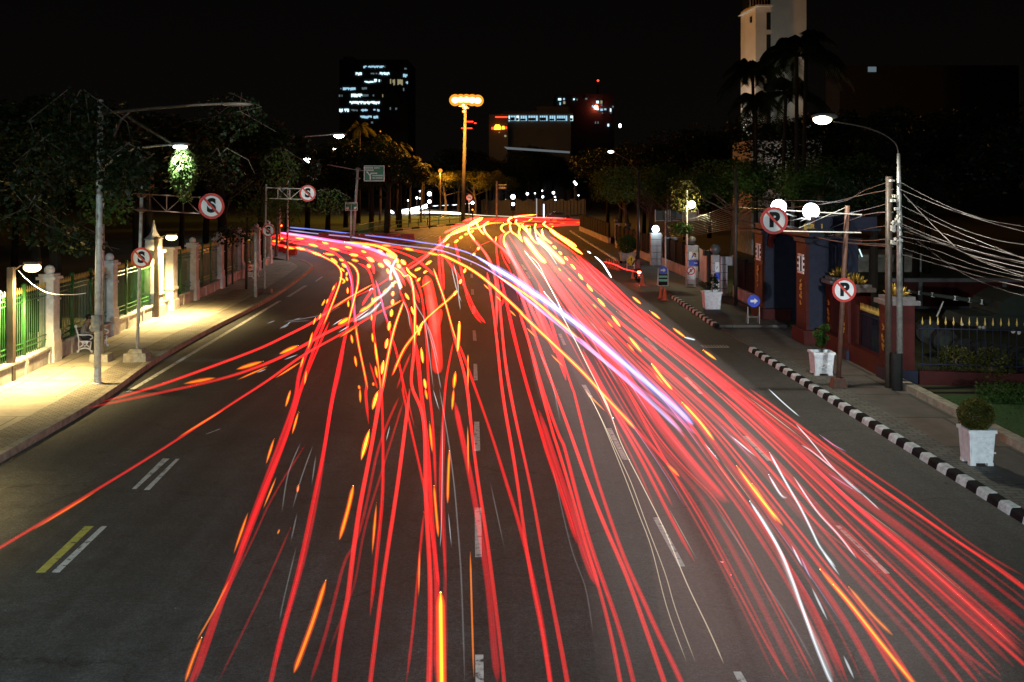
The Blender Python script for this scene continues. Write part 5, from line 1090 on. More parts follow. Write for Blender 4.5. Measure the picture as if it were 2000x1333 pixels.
m = MB(); m.tube([P(1830,618,38.6), P(1842,590,39.1)],.03,6); m.build('barrel_rest', M['steel_l'], t)
for k, (px, py) in enumerate(((1813,648),(1847,668),(1885,686),(1922,690),(1962,696),(2000,703))):
    y = 37.6-k*.55; c_ = P(px,py,y); m = MB(); m.disc((c_.x,c_.y,c_.z), .44, .3, 24); w_ = m.build('wheel', M['black'], t); m = MB(); m.disc((c_.x,c_.y-.02,c_.z), .24, .02, 20); m.disc((c_.x,c_.y-.04,c_.z), .08, .02, 12); m.build('rim', M['olive'], w_)
for px, py, r_ in ((1879,634,3),(1914,640,3),(1922,641,4),(1979,648,4),(1990,650,4)):
    m = MB(); c_ = P(px,py,36.2); m.disc(c_, r_*.018, .03, 16); m.build('marker_disc', M['plinth'], t)
t = thing('yard_wall', P(1760,600,53), 'dark red low wall framed in pale stone behind the artillery truck', 'wall'); y = 53
m = MB(); m.box((X(1745,y),y,0),(X(2100,y),y+.3,Z(548,y))); m.build('infill', M['dred'], t)
m = MB(); m.box((X(1740,y),y-.1,Z(551,y)),(X(2100,y),y+.4,Z(544,y))); m.box((X(1740,y),y-.1,-.01),(X(2100,y),y+.02,.18)); 
for px in (1793,1957): m.box((X(px,y),y-.12,.18),(X(px+7,y),y-.02,Z(551,y)))
m.build('frame', M['capstone'], t)
t = thing('yard_building', (X(1750,75),75,0), 'dim grey building with one lit skylight edge behind the lotus pillars', 'building'); y = 75
m = MB(); m.box((X(1662,y),y,0),(X(1800,y),y+6,Z(498,y))); m.build('wall', M['plinth'], t); m = MB(); m.box((X(1650,y),y-.6,Z(510,y)),(X(1740,y),y+6.2,Z(504,y))); m.build('eave', M['plinth'], t)
m = MB(); m.tube([P(1678,487,y-.5),P(1684,502,y-.5)],.04,6); m.build('lit_edge', M['e_winb'], t)
for px, py, w_, h in ((1611.5,488,1.6,3),(1611.5,497,1.6,3.4),(1613,516,4,14),(1619,518,2.5,10)):
    m = MB(); m.box((X(px-w_/2,62),62,Z(py+h/2,62)),(X(px+w_/2,62),62.05,Z(py-h/2,62))); tag(m.build('lit_window', M['e_winb'], None, P(px,py,62)), 'small cold lit window slit behind the right lotus of the gate', 'window', 'small lit window slits behind the gate')
# bushes, hedge on the lawn
rr = random.Random(21)
def bush(c, r_, n, ls, mt, lab, shell=.6, sz=.85):
    m = MB(); leafcloud(m, Vector(c)+Vector((0,0,r_*sz)), n, r_, r_, r_*sz, ls, rr, shell); o = tag(m.build('bush', M[mt], None, c), lab, 'bush'); m = MB(); m.tube([c, Vector(c)+Vector((0,0,r_))], .04, 5); m.build('stem', M['bark'], o); return o
bush((14.7,33.9,.1), .62, 1500, .08, 'leaf2', 'round brownish bush under the first truck wheel, left one of the three'); bush((15.4,32.9,.1), .70, 1500, .08, 'leaf2', 'larger round brownish bush in the middle of the three'); bush((17.2,33.0,.1), .66, 1300, .08, 'leaf2', 'round brownish bush on the right of the three')
m = MB()
for k in range(46): leafcloud(m, (13.9+k*.17, 30.2-k*.02, .36), 170, .22,.42,.34,.075, rr, .5)
tag(m.build('hedge', M['leaf'], None, (13.8,30.2,.1)), 'long low green hedge along the lawn in front of the truck', 'hedge')
m = MB(); rg = random.Random(4)
for _ in range(9000):
    a = Vector((rg.uniform(12.5,24), rg.uniform(20,30.5), .10)); h = rg.uniform(.03,.07); d = Vector((rg.uniform(-.03,.03), rg.uniform(-.03,.03), h)); n0 = len(m.v); m.v += [a, a+Vector((.012,0,0)), a+d]; m.f.append((n0,n0+1,n0+2)); m.m.append(0)
tag(m.build('lawn_grass', M['leaf'], None, (14,25,.1)), 'short green grass blades on the lawn right of the pavement', 'grass', kind='stuff')
# ------------------------------------------------------------------ trees
def crown_mesh(name, n, ls, seed, clumps=26, flat=.75):
    """unit crown (radius about 1) made of leaf-sized faces gathered in uneven clumps"""
    rr = random.Random(seed); m = MB(); cs = []
    for _ in range(clumps):
        a = rr.random()*6.28; e = rr.uniform(-.5,1); r = rr.uniform(.35,.8); cs.append((Vector((math.cos(a)*r*math.cos(e), math.sin(a)*r*math.cos(e), math.sin(e)*r*flat)), rr.uniform(.22,.42)))
    for c, s in cs: leafcloud(m, c, int(n/clumps), s, s, s*.75, ls, rr, .45, droop=.3)
    me = bpy.data.meshes.new(name); me.from_pydata([tuple(v) for v in m.v], [], m.f); return me
CR = [crown_mesh('crown_leaves', 7000, .055, 1), crown_mesh('crown_leaves', 7000, .05, 2, 34), crown_mesh('crown_leaves', 5200, .07, 3, 20), crown_mesh('crown_leaves', 2300, .06, 6, 22)]
def tree(c, h, r, lab, k=0, mt='leafd', group=None, cz=None, rz=0, trunk_r=.2, squash=.8):
    c = Vector(c); t = thing('tree', c, lab, 'tree', group); rr = random.Random(int(c.x*13+c.y*7)); cz = cz or h-r*squash*.8
    m = MB(); top = c+Vector((rr.uniform(-.4,.4), rr.uniform(-.4,.4), cz))
    m.tube([c-Vector((0,0,.1)), c+Vector((.08,0,cz*.4)), c+(top-c)*.75, top], [trunk_r*1.3, trunk_r, trunk_r*.8, trunk_r*.5], 8)
    for j in range(7):
        a = rr.random()*6.28; e = rr.uniform(.2,.9); d = Vector((math.cos(a)*math.cos(e), math.sin(a)*math.cos(e), math.sin(e))); s = c+(top-c)*rr.uniform(.55,.95); m.tube([s, s+d*r*.35+Vector((0,0,.1)), s+d*r*.8], [trunk_r*.4, trunk_r*.25, .02], 6)
    m.build('trunk', M['barkd' if mt == 'leafd' else 'bark'], t)
    me = CR[k].copy(); me.materials.clear(); me.materials.append(M[mt]) ; o = bpy.data.objects.new('crown', me); col.objects.link(o); o.parent = t
    o.location = (0,0,cz); o.scale = (r,r,r*squash); o.rotation_euler = (0,0,rz); return t
MEC = {}
_c = 0
lefts = [(-19.5,24,11,5.2,6.9),(-18.6,31,10,4.6,7.0),(-17.2,38.5,10,4.4,7.4),(-20.5,44,12,5.5,7.5),(-17.6,50,10.5,4.6,7.8),(-21,57,12,5.5,7.5),(-17.8,63,11,4.8,8.2),(-21,70,13,6,8),(-19,77,11,5,8.2),(-24,84,14,7,8),(-31,34,14,8,7),(-33,52,15,8,7.5),(-34,70,16,9,8),(-31,96,16,8,8.5),(-40,112,18,10,9),(-27,23,13,7,8)]
for i, (x, y, h, r, cz) in enumerate(lefts):
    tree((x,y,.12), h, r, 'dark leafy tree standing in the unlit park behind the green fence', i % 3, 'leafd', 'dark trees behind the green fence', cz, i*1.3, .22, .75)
# hanging twig cluster around the buried lamp, and lit sprays above the poles
rr = random.Random(77)
def spray(c, n, rx, ry, rz, ls, lab, mt='leaf', twigs=5, stem_to=None):
    t = thing('hanging_branch', c, lab, 'branch'); m = MB(); leafcloud(m, c, n, rx, ry, rz, ls, rr, .0, .5); m.build('leaves', M[mt], t); m = MB()
    for k in range(twigs):
        a = Vector(c)+Vector((rr.uniform(-.3,.3)*rx, 0, rz*.9)); m.tube([a, a+Vector((rr.uniform(-1,1)*rx, rr.uniform(-.3,.3), -rz*rr.uniform(.3,.8))), a+Vector((rr.uniform(-1.2,1.2)*rx, rr.uniform(-.3,.3), -rz*rr.uniform(1.0,1.6)))], [.018,.012,.004], 5)
    if stem_to: m.tube([Vector(c)+Vector((0,0,rz*.8)), stem_to], [.03,.06], 6)
    m.build('twigs', M['bark'], t)
spray(P(358,332,LPY-.1), 2300, .50, .34, .85, .13, 'leafy branch hanging right under the white lamp and glaring in its light', 'leafb', 7, Vector((-14.5, LPY+1, 9.2)))
spray(P(362,372,LPY-.1), 150, .26, .26, .45, .13, 'thin tip of leaves dangling below the brightly lit branch', 'leafb', 3)
for px, py, y, n, rx, rz, lab in [(205,395,33,420,.9,.8,'leaf spray drooping over the top of the twin steel poles'),(150,470,33,380,1.0,.5,'dark leaf spray hanging left of the twin steel poles'),(262,330,34,300,.7,.5,'dim leaves hanging between the twin poles and the bright branch'),(430,330,40,260,1.0,.9,'sparse dark leaves right of the bright branch'),
                       (548,330,60,500,1.2,1.3,'leaf spray hanging beside the white side street lamps'),(548,400,66,650,1.7,1.6,'green leaves in front of the far sign mast'),(500,400,60,420,1.6,1.6,'dark leaves left of the far sign mast'),(60,430,30,420,1.6,.8,'dark leaves hanging above the nearest warm lamp'),(640,395,85,600,2.0,1.2,'dim leaves hanging right of the far sign mast'),(455,460,60,300,1.2,.7,'low leaves hanging in front of the far fence')]:
    spray(P(px,py,y), n, rx, rx*.7, rz, .17, lab, 'leafd' if px in (60,150,300,455,262,430) else 'leaf', 4)
g = G(539, 505); tree(g, 6.6, 2.4, 'slim street tree at the corner of the left pavement and the side street', 1, 'leaf', None, 4.6, .4, .12, .8)
# trees on the grass island and beyond, lit by the orange mast
isl_t = [(560,128,11,6),(600,135,12,6.5),(640,140,12,6.5),(675,150,13,6.5),(725,140,13,6.0),(755,128,11,4.8),(700,165,15,7),(780,150,11,5)]
for i, (px, y, h, r) in enumerate(isl_t):
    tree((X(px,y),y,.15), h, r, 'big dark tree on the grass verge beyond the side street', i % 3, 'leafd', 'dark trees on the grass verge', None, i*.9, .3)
oran = [(870,205,9.5,4.4),(895,212,10,4.6),(928,206,9.5,4.8),(950,214,10,4.6),(975,235,9,4.6)]
for i, (px, y, h, r) in enumerate(oran):
    tree((X(px,y),y,0), h, r, 'spreading tree behind the mast with its top lit orange', i % 3, 'leaf2', 'orange topped trees behind the mast', None, i*1.7, .25, .7)
for i in range(26):
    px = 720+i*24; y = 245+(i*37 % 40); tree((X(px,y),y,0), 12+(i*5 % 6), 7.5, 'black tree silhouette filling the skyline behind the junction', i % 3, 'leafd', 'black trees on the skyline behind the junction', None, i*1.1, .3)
def palm(c, h, L, lab, nf=13, mt='leaf2', group=None, lean=0, seed=0, r=.16):
    c = Vector(c); t = thing('palm_tree', c, lab, 'palm tree', group); rr = random.Random(seed); top = c+Vector((lean,0,h))
    m = MB(); m.tube([c, c+Vector((lean*.3,0,h*.5)), top], [r*1.3,r,r*.8], 8); m.build('trunk', M['barkd' if mt == 'leafd' else 'bark'], t); m = MB()
    for k in range(nf):
        a = 6.283*k/nf+rr.uniform(-.2,.2); el = rr.uniform(.15,1.25); d = Vector((math.cos(a), math.sin(a), 0)); pts = []
        for j in range(9):
            s = j/8; pts.append(top+d*L*s*math.cos(el)*(1-.15*s)+Vector((0,0,L*(s*math.sin(el)-s*s*(.75)))))
        m.tube(pts, [.04*(1-j/9)+.006 for j in range(9)], 4)
        for j in range(1,8):
            for q in range(4):
                p = pts[j]+(pts[j+1]-pts[j])*(q/4); tt = (pts[j+1]-pts[j]).normalized(); side = tt.cross(Vector((0,0,1))).normalized()
                for s in (-1,1):
                    l = L*.24*(1-abs(j-4)/6.5); e = p+side*s*l*.8+tt*l*.35+Vector((0,0,-l*.55)); n0 = len(m.v); m.v += [p-tt*L*.018, p+tt*L*.018, e]; m.f.append((n0,n0+1,n0+2)); m.m.append(0)
    m.build('crown', M[mt], t); return t
for i, (px, py, y, L) in enumerate([(775,290,160,3.6),(800,315,165,3.4),(822,330,170,3.0),(760,300,150,3.0),(700,250,170,3.6),(742,275,165,3.2)]):
    palm((X(px,y),y,.1), Z(py,y), L, ['palm with fronds lit orange, tallest left of the mast','palm with orange fronds between the tallest palm and the small white lamp','low palm behind the small white lamp','palm with dim orange fronds above the large green sign','dim palm fronds under the office tower','dim palm between the office tower and the orange palms'][i], 14, 'leaf2', None, .3, i+3)
for i, (px, py, y, L, lean) in enumerate([(1556,118,60,4.0,0),(1526,190,66,3.8,.3),(1478,150,72,3.6,-.3),(1476,205,70,2.6,0),(1568,95,62,3.0,.2)]):
    palm((X(px,y),y,0), Z(py,y)+.2, L, ['tall black palm silhouetted against the white tower','shorter black palm in front of the tower foot','black palm leaning on the left edge of the white tower','low black palm at the lower left corner of the tower','upright black palm fronds on the right edge of the tower'][i], 24, 'leafd', None, lean, i+31, .13)
rts = [(15.5,72,9,4.6,'leaf'),(14,92,8.5,4.3,'leaf'),(13.5,100,9,4.4,'leaf'),(12.5,112,9,4.5,'leaf'),(20,63,9,4.0,'leaf'),(17.5,58.5,7.5,2.6,'leaf'),(22.5,84,12,5.2,'leafd'),(26,84,11.5,4.6,'leafd'),(31,98,14,6,'leafd'),(20,118,14,7,'leafd'),(17,132,13,6.5,'leafd'),(26,66,11,5,'leafd'),(30,74,13,6.5,'leafd'),(36,64,13,7,'leafd'),(42,60,13,7,'leafd'),(48,58,14,7,'leafd'),(28.5,120,15.5,5.5,'leafd'),(34.5,121,15,5.5,'leafd'),(23.5,122,13,5,'leafd'),(20,53,8,3.2,'leafd'),(16.5,47,7.2,2.2,'leafd'),(26,50,10,4.2,'leafd'),(14,150,13,6,'leafd'),(18,170,13,7,'leafd')]
for i, (x, y, h, r, mt) in enumerate(rts):
    tree((x,y,.06), h, r, ['leafy tree half lit by street lamps behind the right hand walls','dark tree behind the walls and gate on the right'][mt == 'leafd'], 3 if y == 84 else i % 3, mt, ['half lit trees behind the right hand walls','dark trees behind the right hand walls'][mt == 'leafd'], None, i*.7, .22)
spray(P(1330,446,64), 260, .75, .5, .45, .2, 'bright leaves under the yellow yard lamp, among the sagging cables', 'leaf', 3)
spray(P(1338,385,66.4), 420, 1.0, .8, 1.2, .2, 'yellow lit leaves around the yard lamp', 'leaf2', 4)
spray(P(1215,360,84), 900, 2.0, 1.4, 1.6, .26, 'mottled green leaves under the dim white lamp at the far right', 'leaf', 4)
for px, py, y, n, rx, rz, lab in [(150,250,31.5,900,1.3,1.3,'dense dark leaves hiding the upper part of the twin poles'),(240,330,31.5,700,1.0,.9,'dark leaves left of the bright branch, in front of the poles'),(90,330,31,700,1.4,1.2,'dark leaves at the upper left above the nearest lamp'),(450,225,41,500,1.5,1.0,'dark leaves under the unlit lamp arm')]:
    spray(P(px,py,y), n, rx, rx*.5, rz, .17, lab, 'leafd', 4)
# ------------------------------------------------------------------ light trails left by passing traffic
ZO = {'A':(340,760,2.3275),'B':(680,760,2.3275),'C':(1040,760,2.3275),'D':(1400,760,2.327),'E':(500,440,3.702),'F':(900,500,3.702),'G':(880,410,6.667),'H':(520,430,5.882),'I':(640,500,5.127),'Q':(0,0,1)}
def parse(s):
    out = []; z = 'Q'
    for tok in s.split():
        if tok[0].isalpha(): z = tok[0]; tok = tok[2:] if len(tok) > 1 and tok[1] == ':' else tok[1:]
        if not tok: continue
        a, b_ = tok.split(','); ox, oy, k = ZO[z]; out.append((ox+float(a)/k, oy+float(b_)/k))
    return out
GL = {'red':glow('glow_red',(1,.008,.012),6.0),'dim':glow('glow_dim_red',(1,.012,.022),3.0),'hot':glow('glow_hot_red',(1,.024,.022),8.5),'faint':glow('glow_faint_red',(1,.03,.04),1.6),'core':glow('glow_core',(1,.32,.02),12),
      'amb':glow('glow_amber',(1,.30,.006),11),'yel':glow('glow_yellow',(1,.50,.03),14),'whi':glow('glow_white',(.85,.93,1),9),'whd':glow('glow_dim_white',(.9,.9,.9),1.6),'cre':glow('glow_cream',(1,.80,.55),13),
      'blu':glow('glow_blue',(.22,.30,1),4.2),'blw':glow('glow_wide_blue',(.28,.36,1),1.0),'lil':glow('glow_lilac',(.66,.50,1),3.2),'vio':glow('glow_violet',(.85,.14,.45),4),'haze':glow('glow_haze',(1,.86,.80),.010),'hazer':glow('glow_haze_red',(1,.55,.5),.012),'flat':glow('glow_panel_red',(1,.016,.012),1.6),'ora':glow('glow_orange',(1,.22,.02),5)}
CN = {'blw':'pale blue','red':'red','dim':'dull red','hot':'bright red','faint':'faint red','amb':'amber','yel':'yellow','whi':'white','whd':'faint white','cre':'cream','blu':'blue','lil':'lilac','vio':'violet','haze':'pale','hazer':'faint pinkish','flat':'flat red','ora':'thin orange','core':'glowing orange'}
def tube_pts(px, h, w_, end_taper=True, k=5, relax=0):
    wpts = [G(x, y, h) for x, y in px]
    if len(wpts) > 2: wpts = smooth2(wpts, k)
    for _ in range(relax if len(wpts) > 8 else 0):
        n = wpts[:]
        for i in range(1, len(wpts)-1):
            if wpts[i].y < 85: n[i] = wpts[i]*.5+(wpts[i-1]+wpts[i+1])*.25
        wpts = n
    rad = [w_*(.022+.00078*p.y) for p in wpts]
    if end_taper and len(rad) > 2: rad[0] *= .3; rad[-1] *= .3; rad[1] *= .7; rad[-2] *= .7
    elif end_taper:
        a, b_ = wpts; f = [0,.1,.25,.5,.75,.9,1]; pr = [.12,.55,.95,1.15,.95,.55,.12]; wpts = [a+(b_-a)*q for q in f]; rad = [(rad[0]*(1-q)+rad[1]*q)*p for q, p in zip(f, pr)]
    return wpts, rad
def shift(pts, rad, o):
    out = []
    for i, p in enumerate(pts):
        t = (pts[min(i+1,len(pts)-1)]-pts[max(i-1,0)]); t.z = 0; t = t.normalized(); out.append(p+Vector((t.y,-t.x,0))*o*rad[i]*(1 if rad[i] > 0 else 0))
    return out
NT = [0]
HALO = {}
def halo_mat(kind):
    if kind not in HALO and kind in ('yel','amb','core'): HALO[kind] = glow(GL[kind].name+'_fringe', (1,.085,.006), GL[kind].node_tree.nodes['Emission'].inputs[1].default_value*.30)
    if kind not in HALO:
        e = GL[kind].node_tree.nodes['Emission']; HALO[kind] = glow(GL[kind].name+'_fringe', tuple(e.inputs[0].default_value)[:3], e.inputs[1].default_value*(.44 if kind != 'whd' else .2)); e.inputs[1].default_value *= 2.2 if kind not in ('whi','cre','whd','flat') else 1
    return HALO[kind]
def trail(kind, w_, s, lab=None, h=.85, group=None, core=None):
    segs = s.split('|'); m = MB(); m2 = MB(); first = None; soft = w_ > .45; line = kind in ('red','dim','hot','faint','vio','lil','blu')
    for sg in segs:
        p, r = tube_pts(parse(sg), h, w_, relax=8 if line else 0); first = first or p[0]
        if soft and line and len(p) > 8:      # several fine lamp filaments side by side
            q = random.Random(NT[0]*7+1); rm = [x for x in r]; rm[0] = rm[1]; rm[-1] = rm[-2]
            ph = [q.uniform(0,6.3) for _ in range(4)]; fr = [q.uniform(.10,.22), q.uniform(.3,.6)]
            wob = [1+.22*math.sin(fr[0]*v.y+ph[0])+.14*math.sin(fr[1]*v.y+ph[1]) for v in p]
            for o_, f in ((-.55+q.uniform(-.15,.15), q.uniform(.09,.15)), (q.uniform(-.15,.3), q.uniform(.10,.19)), (.62+q.uniform(-.15,.15), q.uniform(.06,.12))): m.tube(shift(p, rm, o_), [x*f*(w_**-.35)*(w__) for x, w__ in zip(r, wob)], 6)
            r = [x*(.6+.4*w__) for x, w__ in zip(r, wob)]
        else: m.tube(p, [x*(.62 if soft else 1) for x in r], 8)
        if soft: m2.tube(p, [x*(1.1 if line else 1.34) for x in r], 12)
    NT[0] += 1
    o = m.build('light_trail', GL[kind], None, first, smooth=False); tag(o, lab or (CN[kind]+' light trail of passing traffic over the right hand lanes'), 'light trail', group or (None if lab else CN[kind]+' light trails over the right hand lanes'))
    if soft: m2.build('fringe', halo_mat(kind), o)
    if core:
        m = MB()
        for sg in core.split('|'): p, r = tube_pts(parse(sg), h, w_*.45, relax=8); m.tube(p, r, 6)
        m.build('hot_core', GL['core'], o)
    return o
ld = lambda c: c+' light trail sweeping through the left lanes of the road'
def L_(kind, w_, s, core=None, h=.85): trail(kind, w_, s, ld(CN[kind]), h, CN[kind]+' light trails sweeping through the left lanes', core)
L_('red',.9,'H:0,245 250,310 480,350 700,440 820,520 865,600 850,720 740,1010 660,1200 E:350,1080 280,1333 A:500,240 400,480 300,740 235,900 160,1090 90,1300 50,1400','H:480,350 700,440 820,520 865,600 850,720 740,1010 660,1200')
L_('red',.8,'E:530,700 430,930 350,1130 300,1280 A:520,200 430,430 350,640 280,820 220,970 160,1150 95,1333')
L_('dim',1.3,'H:810,720 720,930 620,1200 E:390,860 300,1100 A:560,30 470,270 370,540 280,780')
L_('dim',.5,'A:530,630 430,860 330,1070 200,1333'); L_('dim',.5,'A:600,250 450,480 380,640 310,780 200,1010')
L_('red',1.0,'H:930,480 1010,530 1060,620 1050,760 1000,950 940,1200 E:560,1180 A:690,240 640,470 590,720 540,930 480,1140 440,1333 420,1420','H:930,480 1010,530 1060,620 1050,760 1000,950 940,1200')
L_('dim',1.0,'E:640,830 600,1100 A:715,60 670,380 620,640 570,850 500,1080 460,1260')
L_('red',.8,'H:1060,500 1180,560 1230,740 1260,960 1235,1235'); L_('vio',.5,'H:900,500 960,620 985,760 1000,950 1030,1200')
L_('red',.9,'I:230,300 260,520 280,700 310,900 350,1080 400,1333 A:868,0 885,160','I:280,700 310,900 350,1080 400,1333')
L_('hot',1.15,'I:760,460 690,650 640,830 590,1080 545,1333 B:150,0 100,300 50,540 10,850 A:790,950 755,1120 728,1333 720,1420','I:760,460 690,650 640,830 590,1080 545,1333')
L_('red',.8,'I:450,600 460,760 490,960 510,1150 530,1300 B:155,60 160,400 150,560 130,760 100,1030','I:470,860 490,960 515,1160 530,1333')
L_('dim',.8,'B:230,40 180,150 130,290 100,450 40,700 A:780,760 740,920 680,1150 620,1333'); L_('dim',.6,'B:250,60 200,220 140,420 70,640 A:830,860 790,970 700,1200')
L_('hot',1.0,'B:280,0 240,330 200,600 160,860 130,1100 100,1333 90,1450')
L_('red',.7,'I:480,240 590,640 680,930 740,1200 760,1333 B:245,0 290,200 340,420 380,640 400,800 415,900')
L_('hot',1.1,'H:1440,530 1560,600 1590,660 1650,620 1690,800 1710,1050 I:870,700 870,900 850,1100 830,1333 B:345,100 350,350 355,560 372,800 375,1100 368,1333 365,1430','H:1440,530 1560,600 1580,665 1650,620 1690,800 1710,1050 I:870,700 870,900')
L_('red',1.2,'I:870,850 900,1000 920,1200 930,1333 B:365,300 375,560 400,800 405,1050 400,1333')
L_('red',.6,'B:345,560 320,800 300,1050 265,1333'); L_('dim',.8,'B:440,150 425,420 440,640 440,900 445,1333'); L_('red',.7,'I:1260,850 1210,1100 1180,1300 B:430,160 415,420 430,640 445,880')
L_('hot',.9,'I:1060,130 1120,300 1180,470 1240,700 1290,900 1350,1100 1400,1333 B:560,180 590,420 625,640 660,900 690,1150 710,1333 715,1430','I:1060,130 1120,300 1180,470 1240,700 1290,850')
L_('dim',1.4,'B:485,60 520,230 560,420 600,650 640,900 660,1150 680,1333')
L_('red',.9,'I:1310,880 1360,1000 1480,1333 B:650,200 720,430 780,620 830,820 880,1050 920,1333 935,1430')
L_('red',.9,'E:1440,130 1480,300 1520,500 1560,620 1630,710'); L_('red',.9,'E:1330,80 1345,200 1480,380 1550,540 1600,640 1660,710')
L_('red',.9,'E:1600,20 1420,60 1330,150 1325,300 1345,480 1360,560'); L_('red',.8,'E:1700,-10 1450,50 1350,150 1355,330 1360,470')
L_('hot',1.0,'E:1640,0 1440,60 1320,150 1250,210 1180,270 1080,330'); L_('red',.7,'E:1380,120 1200,230 1040,330 850,460 720,510 560,600 480,640')
L_('red',.8,'I:870,200 930,340 960,520 980,760 1000,1000 1010,1333 B:385,130 400,500'); L_('red',.7,'I:650,830 700,1000 740,1200 B:300,170')
L_('red',.9,'I:460,330 390,420 345,500'); L_('dim',.8,'I:830,980 760,1150 690,1333'); L_('red',.7,'I:420,1070 470,1230 500,1333')
L_('red',.7,'I:720,340 760,450 830,600 850,800'); L_('vio',.5,'I:480,240 540,430 560,560 620,690')
# diagonal crossings to the left edge
L_('hot',.9,'H:1220,740 900,920 700,1050 E:420,700 300,760 150,835 0,905 Q:390,725 300,757 200,785','H:1220,740 1050,835 900,920 780,1010'); L_('hot',1.0,'E:1000,430 850,560 700,690 520,770 350,870 150,970 0,1030 Q:430,742 300,770 170,797'); L_('hot',.8,'E:1060,540 830,660 600,800 350,930 150,1080 0,1180 Q:440,797 330,870 200,950 100,1010 0,1070 -60,1105')
L_('amb',1.1,'Q:545,692 583,675|Q:461,722 514,706|Q:358,750 422,738|H:820,1200 950,1120|I:110,690 215,630|I:320,560 400,510|I:450,450 510,410|I:555,370 610,330|H:1070,1060 1170,1000 1290,890|H:1340,830 1410,790')
L_('amb',.55,'Q:345,856 440,799|Q:60,1038 190,959|Q:462,743 525,715|E:135,1110 330,985|I:600,525 745,445|I:930,318 1040,245|E:600,815 740,725')
L_('core',.7,'I:1290,360 1220,430 1100,530 980,640 870,790 760,940 650,1195'); CN['core'] = 'glowing orange'
L_('red',1.1,'I:1290,360 1220,430 1100,530 980,640 870,790 760,940 640,1205')
L_('yel',1.0,'I:870,150 935,120|I:980,90 1040,50|G:-60,480 -20,450|G:50,430 100,395|G:115,375 155,348|G:180,325 230,310|G:250,295 300,275|I:1325,280 1335,235|I:1365,170 1380,130|I:1260,400 1290,350|G:350,520 375,490|G:295,590 315,570')
# left branch flow
L_('red',1.0,'H:0,215 250,250 500,290 700,340 850,420 950,560 985,700 1000,900 1020,1100'); L_('red',1.1,'H:0,180 300,215 600,275 900,370 1150,440 1220,520 1240,620'); L_('hot',1.0,'H:-30,255 200,300 400,330 560,380 700,440'); L_('red',1.2,'H:100,180 500,260 900,330 1200,420 1400,520 1520,600 1600,760')
L_('hot',1.2,'H:150,150 600,230 1000,300 1250,360 1400,420 1530,520 1650,700 1700,800'); L_('red',1.0,'H:900,290 1300,310 1600,390 1750,470 1850,560 1950,650'); L_('red',1.4,'H:1000,330 1300,400 1480,500 1600,620 1700,800 1760,950'); L_('vio',1.5,'H:150,145 500,195 900,260 1200,330 1400,420'); L_('red',.9,'H:1200,260 1600,330 1850,380 2000,400')
L_('lil',.7,'H:150,145 400,180 700,235 900,262'); L_('dim',2.2,'H:100,170 500,230 900,310 1200,380 1400,470 1500,560')
L_('core',1.3,'H:900,255 1200,285 1350,325 1450,385 1500,430')
L_('amb',1.1,'H:60,240 180,255|H:0,262 60,272|H:200,310 330,330|H:480,275 600,305|H:640,258 720,275|H:330,205 440,220|H:330,315 460,345|H:520,370 640,410|H:660,385 790,405|H:720,320 850,350|H:740,440 820,500|H:840,450 890,470|H:870,500 920,545|H:1090,355 1150,375|H:980,455 1060,475|H:1280,345 1340,365|H:1100,295 1200,318|H:1320,290 1440,300|H:1580,325 1700,350|H:1850,375 1990,405|H:900,305 990,325|H:130,205 200,215|E:165,1 190,5')
L_('yel',1.5,'H:960,395 1060,410|H:1160,430 1240,480|H:1290,500 1350,540|H:1380,380 1480,440|H:1490,450 1515,485|H:1510,510 1535,550|H:1550,465 1600,510|H:1350,455 1430,500|H:1170,520 1190,540')
L_('yel',1.1,'I:595,130 615,180|I:630,195 640,240|I:650,270 655,310|I:655,360 650,400|I:652,440 648,490|I:642,540 635,610|I:620,660 610,750|I:600,830 580,930|I:560,1050 540,1190|B:135,10 110,95|A:888,185 850,325')
L_('yel',.9,'I:790,120 820,170 890,220|I:660,280 700,260 745,320|I:775,375 815,440|I:835,510 870,600|I:890,690 920,800|I:900,800 950,660|I:935,920 955,1080|I:965,1230 985,1333|I:895,255 925,225|I:960,175 990,150')
L_('amb',.7,'I:470,860 500,1100|I:475,1100 500,1230|I:185,210 195,250|I:200,320 200,380|I:205,450 208,515|I:440,590 440,650|I:445,770 455,870|I:235,790 250,880|I:270,1000 290,1115|I:455,1270 460,1300|I:310,1300 320,1333|I:445,420 450,470|H:930,600 920,640|H:920,660 935,700|H:840,660 900,700 870,730|I:130,120 170,160')
L_('amb',.6,'E:250,1190 212,1315|E:345,950 320,1035|E:365,1050 350,1155|E:410,770 375,900|E:432,670 413,722|E:470,640 455,685|E:570,435 550,475|E:522,532 508,570|E:500,540 475,585|A:530,5 508,82|A:455,225 418,342|A:337,560 270,752|A:565,105 536,208|A:845,0 847,65|A:920,520 900,755|A:565,440 560,470')
L_('ora',.45,'A:465,400 405,545|A:480,638 470,660|A:250,870 180,1010 105,1140|B:325,730 320,950|Q:914,692 914,720|Q:914,706 914,760|B:543,165 547,390|B:555,740 562,1000 571,1310|F:165,205 205,245|F:255,290 295,330|F:350,390 400,440|F:475,520 545,590|F:650,710 745,805|F:900,980 1050,1130')
L_('amb',.7,'A:125,1130 85,1230 50,1333|B:370,150 383,292|B:460,280 455,400 452,520|B:480,0 472,100|B:390,440 400,560 410,672|B:350,0 360,50')
L_('yel',1.0,'I:1320,660 1312,800 1300,960'); L_('amb',.95,'A:815,440 790,550 752,685|A:690,870 640,1030 590,1170 545,1290|I:1280,1160 1262,1333'); L_('yel',1.0,'B:420,925 422,1100 425,1333 426,1430'); L_('amb',1.5,'B:420,925 422,1100 425,1333 426,1430')
